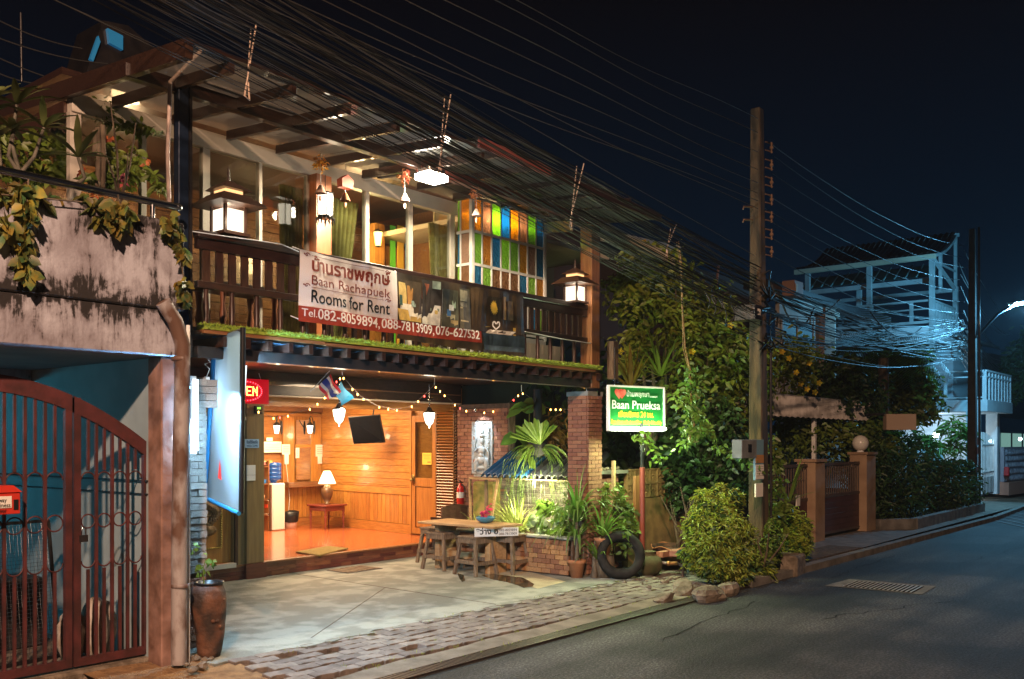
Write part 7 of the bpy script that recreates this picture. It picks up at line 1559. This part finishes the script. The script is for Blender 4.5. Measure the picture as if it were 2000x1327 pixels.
m = MB(); m.prism([(Xr0+.25,Yr0+.05,zr0-.62),(Xr0+1.0,Yr0+.05,zr0-.16),(Xr0+1.0,Yr1-.05,zr0-.16),(Xr0+.25,Yr1-.05,zr0-.62)],(.02,0,.02)); m.build('roof_lining', mat('teal_lining',(.05,.11,.11),.7), h4)
nR = 13
for k in range(nR): m = MB(); x = Xr0+.1+k*.8; y = Yr0+.3; f = (k+.5)/nR; m.beam((Xr0+.15,Yr0+f*(Yr1-Yr0),zr0-.6),(Xr0+.9,Yr0+f*(Yr1-Yr0),zr0-.12),.03,.05); m.build('roof_rib', mat('teal_rib',(.12,.22,.22),.6) if k==0 else bpy.data.materials['teal_rib'], h4)
zq = 5.98
m = MB(); m.beam((Xr0,Yr0,zq),(Xr0,Yr1,zq),.07,.06); m.beam((Xr0,Yr0,zq),(Xr1,Yr0,zq),.07,.06); m.beam((Xr0,Yr0,zq-.25),(Xr1,Yr0,zq-.25),.04,.04); m.beam((Xr0,Yr0,zq-.25),(Xr0,Yr1,zq-.25),.04,.04); m.beam((Xr0,Yr0,5.33),(Xr0,Yr1,5.33),.08,.08); m.build('terrace_rail', pm4, h4)
for k in range(9): m = MB(); x = Xr0+.25+k*.3; m.box(x-.04,x+.04,Yr0-.03,Yr0+.03,5.2,zq-.03); m.build('terrace_baluster', pm4, h4)
for k in range(4): m = MB(); y = Yr0+.6+k*1.2; m.box(Xr0-.03,Xr0+.03,y-.05,y+.05,5.3,zq-.03); m.build('terrace_baluster', pm4, h4)
m = MB(); m.box(Xr0-.05,Xr1,Yr0-.05,Yr0+.3,4.75,5.2); m.box(Xr0-.05,Xr0+.1,Yr0+.3,Yr1,4.75,5.2); m.build('terrace_parapet', wm, h4)
# pierced boundary wall, metal gate, tiled wall at the end
bw4 = thing('pierced_wall','white boundary wall with two rows of pierced blocks','wall',(27.5,7.6,0)); y4 = 7.6
m = MB(); m.box(25.2,28.2,y4,y4+.12,0,.75); m.box(25.2,28.2,y4-.03,y4+.15,1.40,1.50); m.box(28.2,28.6,y4-.05,y4+.3,0,1.5); m.build('wall', wm, bw4)
for j in range(2):
    for k in range(10):
        x = 25.35+k*.3; z = .92+j*.32; m = MB(); m.box(x-.14,x-.11,y4,y4+.1,z-.15,z+.15); m.box(x+.11,x+.14,y4,y4+.1,z-.15,z+.15); m.beam((x-.11,y4+.05,z-.13),(x+.11,y4+.05,z+.13),.08,.03); m.beam((x-.11,y4+.05,z+.13),(x+.11,y4+.05,z-.13),.08,.03); m.box(x-.14,x+.14,y4,y4+.1,z-.16,z-.145); m.build('pierced_block', wm, bw4)
ga = thing('steel_gate','pale steel bar gate with curved top between the balcony columns','gate',(29.9,7.3,0)); pA = px(1917,900,t=28.9); pB = px(1940,900,t=30.6)
for k in range(9): f = k/8; q = pA.lerp(pB,f); m = MB(); m.beam((q.x,q.y,.1),(q.x,q.y,1.75+.25*math.sin((1-f)*1.6)),.03,.03); m.build('bar', M['white'], ga)
m = MB(); 
for z in (.75,1.6): m.beam((pA.x,pA.y,z),(pB.x,pB.y,z),.03,.04)
m.build('rail', M['white'], ga); m = MB(); m.quad((pA.x,pA.y,.05),(pB.x,pB.y,.05),(pB.x,pB.y,.6),(pA.x,pA.y,.6)); m.build('kick_plate', mat('gate_plate',(.14,.10,.08),.6), ga)
tw = thing('tiled_wall','whitish patterned boundary wall above a red base at the far right','wall',(33.5,7.3,0)); a = px(1957,900,t=31.3); bq = px(2060,905,t=36)
d = Vector((bq.x-a.x,bq.y-a.y,0)); Lw = d.length; d.normalize()
m = MB(); m.beam((a.x,a.y,.15),(bq.x,bq.y,.15),.4,.42); m.build('base', mat('salmon_base',(.45,.20,.13),.8), tw)
m = MB(); m.beam((a.x,a.y,.95),(bq.x,bq.y,.95),.12,1.15); m.build('wall', mat('violet_grey',(.25,.24,.27),.8), tw)
m5 = MB(); m5.box(-.11,.11,-.02,.02,-.09,.09); m5.box(-.05,.05,-.04,-.02,-.05,.05); bmsh = m5.mesh('wall_tile', mat('patterned_tile',(.42,.42,.46),.6,(.18,.18,.22),sc=9,rnd=.2)); aa = math.atan2(d.y,d.x)
for j in range(5):
    for k in range(12): q = a + d*(.2+k*.26); inst('wall_tile', bmsh, (q.x,q.y-.09,.50+j*.215), (0,0,aa), tw)
p = px(1966,922,t=31.2); m = MB(); m.obox((p.x,p.y,p.z),(.2,.15,.30),(0,.2,0)); tag(m.build('red_post_box', mat('red_box',(.6,.02,.02),.4), bevel=.02), 'small red post box on the patterned wall', 'post box')
p = px(1990,990,t=31); m = MB(); m.lathe([(0,0),(.16,0),(.2,.42),(.17,.42),(.15,.02)],(p.x,p.y-.5,.0),14); tag(m.build('bucket', mat('bucket_grey',(.4,.5,.52),.5)), 'grey bucket below the patterned wall', 'bucket')
h5 = thing('far_house','low house with a lit window band at the far right','house',(37,9,0)); 
wall_uv('wall',((1950,700),(2080,700),(2080,960),(1950,960)),mat('far_wall',(.20,.27,.30),.8),h5,Y=10.5); wall_uv('lit_window',((1956,846),(2002,848),(2002,880),(1956,878)),emis('lit_window',(.42,.85,.75),.30),h5,Y=10.4,th=.03)
for u in (1975,1996): wall_uv('window_frame',((u,846),(u+2,846),(u+2,880),(u,880)),M['dark_metal'],h5,Y=10.35,th=.03)
wall_uv('dark_awning',((1950,815),(2010,822),(2010,846),(1950,846)),M['dark_metal'],h5,Y=10.2,th=.1)
wall_uv('roof',((1930,690),(1990,700),(2080,740),(2080,760),(1930,712)),mat('far_roof',(.10,.06,.06),.8),h5,Y=10.0,th=.5)
for i,(u,v) in enumerate(((1992,858),(1934,862))): p = px(u,v,t=33 if i==0 else 30.5); m = MB(); m.ball(p,.06); tag(m.build('small_lamp', emis('small_lamp_%d'%i,(.6,.9,1),12)), ['small bright lamp in the lit window of the far house','tiny lamp seen through the steel gate'][i], 'lamp')
# ================================================================ POLES, CABLES, STREET LAMP
def pole(x, y, h, w, lb_, lean=0):
    t_ = thing('utility_pole', lb_, 'utility pole', (x,y,-.1)); m = MB()
    m.prism([(x-w/2,y-w/2,-.1),(x+w/2,y-w/2,-.1),(x+w/2,y+w/2,-.1),(x-w/2,y+w/2,-.1)],(lean,0,h+.1)); k = len(m.v)
    m.v = [(v[0]*1,v[1],v[2]) if v[2]<0 else (x+lean+(v[0]-x-lean)*.62, y+(v[1]-y)*.62, v[2]) for v in m.v]; m.build('shaft', M['pole'] if x < 20 else mat('unlit_pole',(.035,.03,.028),.9,(.06,.05,.04),sc=5,bump=.4), t_, bevel=.015); return t_  # far pole's colour darkened to stand for its unlit side
p1 = pole(11.98,5.50,6.18,.22,'tall square concrete utility pole at the kerb with bundled cables',-.06)
p2_ = px(1885,1000,Z=-.03); p2 = pole(25.5,6.05,7.0,.22,'dark second utility pole in front of the balcony house',0)
m = MB(); m.lathe([(.12,0),(.12,.28)],(11.92,5.47,0),4,smooth=False); 
pc = px(1478,610,Y=5.37); m = MB(); m.box(pc.x-.12,pc.x+.10,5.34,5.64,pc.z-.10,pc.z+.09); m.build('metal_wrap', M['dark_metal'], p1)
m = MB(); m.box(pc.x-.04,pc.x+.04,5.335,5.339,pc.z-.04,pc.z+.04); m.build('badge', M['paper'], p1)
for k in range(7):
    z = 5.75-k*.235; m = MB(); x = 11.98+.05; m.tube([(x,5.43,z),(x+.16,5.40,z)],.010,5); m.tube([(x,5.43,z-.11),(x+.16,5.40,z-.11)],.010,5); m.tube([(x+.13,5.40,z+.02),(x+.13,5.40,z-.13)],.012,5); m.ball((x+.13,5.40,z-.055),.028,8,6); m.build('insulator_rack', mat('rust_rack',(.22,.13,.08),.6) if k==0 else bpy.data.materials['rust_rack'], p1)
for v in (405,430): a = px(1470,v,Y=5.5); m = MB(); m.tube([a, a+Vector((-.33,-.03,-.06))],.012,5); m.tube([a+Vector((-.33,-.03,-.06)), a+Vector((-.36,-.03,-.10))],.01,5); m.build('step_bolt', bpy.data.materials['rust_rack'], p1)
m = MB(); m.tube([(12.10,5.38,0),(12.09,5.38,3.0)],.020,6); m.build('riser_conduit', M['dark_metal'], p1)
for k in range(16): m = MB(); z = .3+k*.2; m.lathe([(.024,z),(.024,z+.012)],(12.10 if k%2 else 12.10,5.38,0),8); m.build('band', M['steel'], p1)
for k in range(11): m = MB(); z = .9+k*.24; m.tube([(12.24,5.45,z),(12.24,5.45,z+.01)],.012,6); m.build('band', M['steel'], p1)
m = MB(); m.tube([(12.24,5.45,.2),(12.24,5.45,3.3)],.006,5); m.build('ground_wire', M['cable'], p1)
mb = thing('meter_cabinet','grey meter cabinet with blue and orange stickers strapped to the pole','cabinet',tuple(px(1475,900,t=12.4)))
a = px(1446,859,Y=5.28); bq = px(1475,895,Y=5.28); m = MB(); m.box(a.x,bq.x,5.26,5.40,bq.z,a.z); m.build('case', mat('cabinet_grey',(.22,.23,.23),.5,(.14,.15,.15),sc=5), mb, bevel=.006)
c = (a+bq)/2; m = MB(); m.box(c.x-.045,c.x+.05,5.252,5.259,c.z-.04,c.z+.06); m.build('window', M['black'], mb)
a = px(1475,859,Y=5.27); bq = px(1491,937,Y=5.27); m = MB(); m.box(a.x,bq.x,5.27,5.30,bq.z,a.z); m.build('sticker_plate', mat('plate_blue',(.16,.30,.38),.5), mb)
hz = a.z-bq.z; m = MB(); m.box(a.x+.005,bq.x-.005,5.264,5.269,bq.z+.01,a.z-hz*.62); m.build('white_sticker', M['paper'], mb); m = MB(); m.box(a.x+.005,bq.x-.005,5.264,5.269,a.z-hz*.58,a.z-hz*.38); m.build('orange_sticker', mat('sticker_orange',(.45,.22,.08),.6), mb)
for k in range(5): m = MB(); z = bq.z+.05+k*.03; m.box(a.x+.015,bq.x-.02,5.262,5.2635,z,z+.006); m.build('print_line', bpy.data.materials['print_grey'], mb)
a = px(1476,945,Y=5.30); bq = px(1490,970,Y=5.30); m = MB(); m.box(a.x,bq.x,5.30,5.32,bq.z,a.z); tag(m.build('notice', M['paper']), 'small torn white notice below the meter cabinet', 'notice')
# striped bands on second pole
for i,v in enumerate((860,878,912)): z = px(1885,v,t=24).z; m = MB(); m.box(25.5-.13,25.5+.13,5.905,5.915,z-.12,z+.06); m.build('painted_band', mat('pole_band',(.20,.08,.06),.7) if i==0 else bpy.data.materials['pole_band'], p2)
m = MB(); m.tube([(25.35,5.85,.1),(25.36,5.87,7.0)],.03,6); m.build('riser_conduit', M['dark_metal'], p2)
# street lamp on second pole
sl2 = thing('street_lamp','blue-white street lamp glowing on a bracket over the road','street lamp',(27.0,5.6,4.9))
m = MB(); m.tube([(25.6,5.95,4.35),(26.5,5.7,4.95),(27.3,5.46,5.28)],.04,8); m.build('arm', M['steel'], sl2)
m = MB(); m.beam((27.1,5.52,5.29),(27.8,5.30,5.42),.2,.06); m.build('housing', M['steel'], sl2, bevel=.02)
m = MB(); m.beam((27.15,5.50,5.22),(27.75,5.31,5.34),.15,.04); m.build('lens', emis('street_lens',(.35,.80,1.0),90), sl2)
# sodium street lamp behind the camera
sl3 = thing('street_lamp','orange sodium street lamp on its own post across the road','street lamp',(-3.2,-2.9,0))
m = MB(); m.tube([(-3.2,-2.9,-.1),(-3.2,-2.9,8.0),(-3.2,-2.5,8.32),(-3.2,-2.0,8.36)],[.07,.055,.05,.045],8); m.build('post', M['steel'], sl3)
m = MB(); m.beam((-3.2,-2.05,8.34),(-3.2,-1.55,8.36),.22,.10); m.build('housing', M['steel'], sl3, bevel=.02); m = MB(); m.beam((-3.2,-2.0,8.26),(-3.2,-1.6,8.28),.15,.04); m.build('lens', emis('sodium_lens',SODIUM,30), sl3)
# --- cables. each follows its own catenary between the poles; ends are on the poles, far left end on the next pole up the road
Xp, Yp = 11.98, 5.42
def cable(pts, rad, mt, lb_, grp):
    m = MB(); m.tube(pts, rad, 5, False); o = m.build('cable', mt); tag(o, lb_, 'cable', grp); return o
def hang(P, Q, sag, n=26, wob=0, seed=0):
    r_ = random.Random(seed); ph = r_.uniform(0,6); out = []
    for i in range(n+1): f = i/n; q = P.lerp(Q,f); q.z -= sag*4*f*(1-f); q.z += wob*math.sin(f*17+ph)*math.sin(math.pi*f); q.y += wob*math.cos(f*13+ph)*math.sin(math.pi*f); out.append(q)
    return out
def thru(u0,v0,u1,v1,Yl,Yr=Yp):
    """cable seen passing (u0,v0) and (u1,v1): continue the straight run to x=-9"""
    a = px(u0,v0,Y=Yl); b = px(u1,v1,Y=Yr); return a, b
r = random.Random(31); nC = 0
# sparse power lines at the top
for i,(u0,v0,v1,Yl) in enumerate(((1000,0,232,5.3),(960,0,262,5.35),(870,0,300,5.3),(800,0,332,5.3),(690,0,355,5.25),(560,0,375,5.3),(470,0,392,5.3),(620,0,410,5.3))):
    a, b = thru(u0,v0,1480,v1,Yl); d = (a-b); far = b+d*2.6; far.z = b.z+(a.z-b.z)*2.05
    pts = []
    for k in range(40):
        f = k/39; s_ = f*2.6; z = b.z + (a.z-b.z)*s_ + .12*s_*(s_-1); q = b+d*s_; pts.append((q.x,q.y,z+.02*math.sin(f*20+i)))
    cable(pts, .0042, M['cable2'], ['topmost thin power line running to the pole head','second thin power line below the pole head','third thin power line, slightly slack','fourth thin line crossing the empty sky','fifth thin line meeting the pole at its rack','sixth thin line above the cable bundle','seventh thin line above the cable bundle','eighth thin line just over the bundle'][i], 'thin power lines to the concrete pole')
# thick bundle of telecom cables
for i in range(66):
    f = i/65; g_ = r.random()
    u0 = 300; band = r.betavariate(1.6,1.6)
    # at u=870 the bundle spans v 190..425 ; at the pole v 515..665
    vm = 165 + 195*band + r.uniform(-10,10); vp = 500 + 165*band**.9 + r.uniform(-12,12)
    Ym = 5.42+r.uniform(-.28,.28); b = px(1480,vp,Y=Yp+r.uniform(-.12,.12)); a = px(870,vm,Y=Ym)
    d = a-b; k_ = 3.0; far = b+d*k_; far.z = b.z+(a.z-b.z)*(1.95+r.uniform(-.25,.2)); pts = []
    cq = r.uniform(-.12,.15)
    slack = r.uniform(0,.10) if r.random()<.25 else r.uniform(0,.03)
    for k in range(40):
        s_ = k/39*k_; z = b.z+(a.z-b.z)*s_ + cq*s_*(s_-1); z -= slack*math.sin(math.pi*min(1,s_)) ; z += .012*math.sin(s_*9+i)
        q = b+d*s_; pts.append((q.x, q.y+.05*math.sin(s_*4+i*1.3), z))
    cable(pts, r.choice([.0025,.003,.003,.0035,.004,.0065]), M['cable'] if r.random()<.6 else M['cable2'], ['black telecom cable among the uppermost of the thick bundle','black telecom cable in the middle of the thick bundle','black telecom cable along the lower edge of the thick bundle'][min(2,int(band*3))], 'telecom cables in the thick bundle')
# lower slack cables crossing near the right post
for i,(u0,v0,u1,v1,s) in enumerate(((1060,385,1440,605,.15),(1100,420,1470,612,.12),(1130,425,1450,595,.20),(1160,432,1470,600,.10),(930,375,1180,440,.12),(1000,380,1350,545,.25),(980,395,1130,428,.10))):
    a = px(u0,v0,Y=5.5); b = px(u1,v1,Y=5.45); cable(hang(a,b,s*.5,18), .006, M['cable2'], 'thin slack cable drooping below the thick bundle near the brown post', 'slack cables below the bundle')
# spacer ladders
for i,(u,v0,v1,w) in enumerate(((500,48,160,10),(880,185,320,12),(1140,320,425,14),(1320,440,485,10))):
    a = px(u,v0,Y=5.42); b = px(u-w*1.8,v1,Y=5.42); c2 = px(u-w,v0+5,Y=5.5); t_ = thing('cable_spacer', ['dangling wire spacer highest on the bundle near the canopy','double wire spacer beside the flood light','wire spacer above the coloured glass bay','short wire tie where the vine begins'][i], 'cable tie', tuple(a)); m = MB(); m.tube([a,b],.006,5); m.tube([c2, b+Vector((.0,0,-.03))],.005,5); m.tube([b, b+Vector((-.02,0,-.10)), b+Vector((.02,0,-.12)), b+Vector((.01,0,0))],.007,5); m.build('wire', mat('spacer_wire',(.45,.33,.25),.5) if i==0 else bpy.data.materials['spacer_wire'], t_)
# coils near the pole
for i,(u,v,R_) in enumerate(((1400,590,.10),(1422,600,.13),(1500,560,.14),(1388,580,.09))):
    c = px(u,v,Y=5.4); m = MB(); m.tube([c+Vector((R_*math.cos(a),.03*math.sin(3*a),R_*1.5*math.sin(a))) for a in np.linspace(0,9,30)],.009,5); tag(m.build('cable_coil', M['cable2']), ['coil of spare cable left of the pole','larger coil of spare cable next to the pole','coil of cable on the far side of the pole','smallest coil of cable over the shrub'][i], 'cable coil')
clot = MB()
for k in range(26): c = Vector((11.98,5.42,0))+Vector((r.uniform(-.18,.2),r.uniform(-.12,.1),r.uniform(2.95,3.75))); clot.tube([c, c+Vector((r.uniform(-.2,.2),r.uniform(-.08,.02),r.uniform(-.1,.1))), c+Vector((r.uniform(-.25,.25),-.04,r.uniform(-.15,.1)))],.012,5)
clot.build('cable_tangle', M['cable'], p1, stuff=True)
# cables from pole 1 to pole 2
for i in range(44):
    if i < 8: z0 = 5.75-i*.22; z1 = 6.6-i*.28; sg = .25; rad=.006
    else: z0 = r.uniform(2.95,3.9); z1 = r.uniform(3.75,4.75); sg = r.uniform(.0,.40); rad = r.choice([.005,.006,.008,.009])
    a = Vector((12.05,5.40+r.uniform(-.1,.1),z0)); b = Vector((25.45,6.25+r.uniform(-.12,.12),z1)); cable(hang(a,b,sg,24,.007,i), rad, M['cable'] if i%3 else M['cable2'], 'thin line between the two poles, high above the fence' if i<8 else 'cable in the blue-lit bundle running to the second pole', 'high lines between the poles' if i<8 else 'blue-lit cables between the poles')
for i in range(30):
    z0 = r.uniform(3.7,4.9) if i>5 else 6.5-i*.3; a = Vector((25.5,6.3+r.uniform(-.1,.1),z0)); b = Vector((45,9.2,z0+r.uniform(-.3,.6))); cable(hang(a,b,r.uniform(.2,.7),18,.02,i), .010, M['cable2'], 'cable running on beyond the second pole past the street lamp', 'cables beyond the second pole')
for i,(u0,v0,u1,v1,s) in enumerate(((1505,555,1640,585,.35),(1520,570,1590,600,.4),(1700,610,1800,640,.3))):
    a = px(u0,v0,Y=5.6); b = px(u1,v1,Y=5.7); cable(hang(a,b,s,14), .014, M['cable2'], 'loop of slack cable hanging under the blue-lit bundle', 'slack loops between the poles')
# wires at the upper left, above the glass canopy
for i,(u0,v0,u1,v1,Y_) in enumerate(((-40,20,160,95,8.8),(-40,60,210,125,8.8),(-40,95,190,175,8.9),(-40,125,100,165,9.0))):
    cable(hang(px(u0,v0,Y=Y_),px(u1,v1,Y=Y_),.05,10), .006, M['cable2'], ['highest pale wire over the left balcony','second pale wire over the left balcony','third pale wire over the left balcony','lowest short wire over the left balcony'][i], 'wires over the left balcony')
m = MB(); m.tube([px(40,25,Y=9), px(42,160,Y=9)],.012,5); tag(m.build('wire_post', M['dark_metal']), 'thin upright rod carrying the wires over the left balcony', 'rod')
# ================================================================ BALCONY GARDEN, upper left
def plumeria(base, tips, lb_, seed, L=.30):
    base = Vector(base); t_ = thing('plumeria', lb_, 'plant', tuple(base)); m = MB(); st_l = MB(); rr_ = random.Random(seed)
    for tp in tips:
        tp = Vector(tp); md = base.lerp(tp,.5)+Vector((rr_.uniform(-.06,.06),0,-.04)); m.tube([base, md, tp],[.018,.014,.011],6)
        for k in range(9):
            a = k*2.4; el = rr_.uniform(.15,1.0); d = Vector((math.cos(a)*math.cos(el),math.sin(a)*math.cos(el),math.sin(el))); s = Vector((-math.sin(a),math.cos(a),0)); l = L*rr_.uniform(.7,1.1); p = Vector(tp); vs = []
            for j in range(6):
                f = j/5; w = .052*L/.3*math.sin(math.pi*min(.97,.08+f*.92))**.8; vs += [p+s*w/2+Vector((0,0,.006)), p, p-s*w/2+Vector((0,0,.006))]; p = p+d*(l/5); d = (d+Vector((0,0,-.14))).normalized()
            st_l.add(vs, [q for j in range(5) for q in ((3*j,3*j+1,3*j+4,3*j+3),(3*j+1,3*j+2,3*j+5,3*j+4))], True)
    m.build('branches', mat('plumeria_bark',(.20,.18,.14),.8) if 'plumeria_bark' not in bpy.data.materials else bpy.data.materials['plumeria_bark'], t_); st_l.build('leaves', leafmat('plumeria_leaf',(.16,.21,.07),(.24,.27,.09)) if 'plumeria_leaf' not in bpy.data.materials else bpy.data.materials['plumeria_leaf'], t_)
YG = 7.0
plumeria(px(38,340,Y=YG), [px(32,205,Y=YG), px(25,255,Y=YG), px(85,250,Y=YG)], 'tall plumeria with forked grey branches at the upper left', 1)
plumeria(px(150,360,Y=YG), [px(152,308,Y=YG)], 'single short plumeria rosette in front of the white window corner', 2, .32)
plumeria(px(-10,345,Y=YG), [px(-8,190,Y=YG), px(-5,270,Y=YG)], 'plumeria at the very left edge of the picture', 3)
rose = plant('flowering_rose','leafy rose bush with orange and pink blooms on the mouldy wall','shrub',tuple(px(230,390,Y=7.0)),[('leaves',[uvb(215,300,8.2,25,45),uvb(265,245,8.2,28,14),uvb(250,320,8.1,30,30),uvb(215,220,8.3,30,20),uvb(235,345,8.0,45,22),uvb(190,355,8,40,20),uvb(300,355,8,25,14)],1150,.085,'leaf_mid',dict(lw=.42,seed=101,shell=.3)),
    ('orange_blooms',[uvb(218,272,7.9,9,7),uvb(160,335,7.8,9,7),uvb(190,380,7.8,10,8),uvb(287,318,7.9,5,7)],60,.04,leafmat('orange_petal',(.60,.20,.06),(.45,.10,.05)),dict(lw=.8,seed=102)),('pink_blooms',[uvb(243,353,7.7,8,8)],26,.045,leafmat('rose_petal',(.55,.12,.14),(.45,.06,.10)),dict(lw=.8,seed=103)),('white_bloom',[uvb(305,256,7.8,10,4)],22,.04,M['leaf_white'],dict(lw=.8,seed=104))])
m = MB(); b = px(232,400,Y=7.1)
for u,v in ((215,200),(250,300),(265,240),(205,300),(245,330)): m.tube([b, px((232+u)/2+5,(400+v)/2,Y=7.1), px(u,v,Y=7.05)],[.012,.009,.004],5)
m.build('stems', M['bark'], rose)
def trailer(name_lb, blobs, n, size, seed, st_): 
    t_ = thing('trailing_vine', name_lb, 'vine', blobs[0][0]); leaf_mesh('leaves', blob_points(blobs,n,seed,.3,.25), size, M['variegated'], t_, lw=.75, seed=seed, droop=.9)
    m = MB(); m.tube([px(*q,Y=6.52) for q in st_],.006,4); m.build('stem', M['bark'], t_)
M['variegated'] = leafmat('variegated_leaf',(.28,.20,.03),(.06,.13,.04),sc=14,isl=.45)
def ub(u,v,Y,ru,rv): p = px(u,v,Y=Y); k = (p-CP).dot(FW)/FP; return ((p.x,p.y,p.z),(ru*k,.05,rv*k))
trailer('long string of variegated leaves hanging down the mouldy wall at the left',[ub(52,400,6.5,15,30),ub(55,450,6.5,14,30),ub(52,500,6.5,13,30),ub(50,530,6.5,9,12)],170,.085,111,((55,350),(52,430),(54,500)))
trailer('cluster of leaves spilling over the wall below the rose bush',[ub(235,430,6.5,20,25),ub(225,400,6.5,30,18),ub(205,425,6.5,16,14)],90,.095,112,((230,380),(235,430)))
trailer('vine trailing down the right-hand corner of the mouldy wall',[ub(340,460,6.5,20,22),ub(352,500,6.5,9,25),ub(358,545,6.5,8,28),ub(364,580,6.5,6,18),ub(325,430,6.5,12,14)],150,.075,113,((335,430),(352,500),(362,570)))
trailer('dense ruffled leaves along the hand rail at the far left',[ub(20,370,6.55,40,20),ub(70,385,6.55,45,16),ub(125,392,6.6,35,12),ub(170,395,6.6,30,14),ub(10,420,6.5,22,25)],190,.10,114,((0,380),(160,395)))
plant('balcony_shrub','dark leafy shrub behind the hand rail at the left','shrub',tuple(px(90,330,Y=7.6)),[('leaves',[uvb(95,285,8.3,40,30),uvb(40,320,8.3,45,30),uvb(110,330,8.3,30,25),uvb(0,300,8,30,50)],700,.10,'leaf_mid',dict(lw=.45,seed=115)),])
# old trunk pieces seen behind the glass
m = MB()
for i,(u,v0,v1) in enumerate(((190,250,370),(200,245,372),(184,255,300))): m.tube([px(u,v1,Y=7.6), px(u+2,(v0+v1)/2,Y=7.6), px(u,v0,Y=7.6)],.022,8)
tag(m.build('driftwood', M['bark'])
, 'bundle of upright driftwood standing before the corner window', 'driftwood')['kind']='stuff'
# balcony furniture: dark table and chairs behind the balustrade
tbm = M['dark_wood']
bt2 = thing('balcony_table','dark turned-leg table standing on the balcony behind the balustrade','table',(5.0,7.5,2.66))
m = MB(); m.box(4.85,5.55,7.3,7.8,3.10,3.14); m.build('top', tbm, bt2)
for x in (4.92,5.48):
    for y in (7.36,7.74): m = MB(); m.lathe([(.03,2.665),(.02,2.75),(.035,2.85),(.02,2.95),(.035,3.09)],(x,y,0),10); m.build('leg', mat('chair_leg',(.20,.07,.03),.4) if 'chair_leg' not in bpy.data.materials else bpy.data.materials['chair_leg'], bt2)
def chair(x,y,lb_):
    t_ = thing('balcony_chair',lb_,'chair',(x,y,2.66)); m = MB(); m.box(x-.2,x+.2,y-.2,y+.2,3.05,3.09); m.build('seat', tbm, t_)
    for sx_ in (-1,1):
        for sy in (-1,1): m = MB(); m.box(x+sx_*.18-.02,x+sx_*.18+.02,y+sy*.18-.02,y+sy*.18+.02,2.665,3.05); m.build('leg', tbm, t_)
    m = MB(); m.box(x-.2,x-.165,y+.17,y+.2,3.09,3.5); m.box(x+.165,x+.2,y+.17,y+.2,3.09,3.5); m.box(x-.165,x+.165,y+.17,y+.2,3.4,3.5); m.build('backrest', tbm, t_)
chair(6.2,7.45,'dark chair on the balcony half hidden below the white banner part'); chair(7.1,7.5,'dark chair on the balcony behind the middle of the banner'); chair(8.0,7.4,'dark chair on the balcony near the coloured bay')
# wall clock like wreath on window
m = MB(); c = px(465,450,Y=7.3); m.tube([c+Vector((.06*math.cos(a),0,.06*math.sin(a))) for a in np.linspace(0,6.28,18)],.008,5); tag(m.build('wreath', M['gold']), 'small gold wreath hanging above the left end of the balustrade', 'ornament')
wb5 = px(648,650,Y=6.9)
m = MB(); p = px(1196,700,Y=6.85); m.box(p.x-.06,p.x+.07,6.8,6.9,p.z-.28,p.z+.22); tag(m.build('timber_plaque', M['old_wood'], bevel=.01), 'weathered timber plaque hanging beside the right balcony post', 'plaque')
# ================================================================ NIGHT AIR: thin haze added to give the lamps a glow
hzm = bpy.data.materials.new('lamp_glow_haze'); hzm.use_nodes = True; nt = hzm.node_tree; nt.nodes.clear()
ho = nt.nodes.new('ShaderNodeOutputMaterial'); hv = nt.nodes.new('ShaderNodeVolumePrincipled'); hv.inputs['Density'].default_value = .0007; hv.inputs['Color'].default_value = (.8,.85,.9,1); hv.inputs['Anisotropy'].default_value = .3
nt.links.new(hv.outputs[0], ho.inputs['Volume'])
m = MB(); m.box(-62,142,-62,122,-1.2,12.0); hz_ = m.build('haze', hzm, stuff=True)
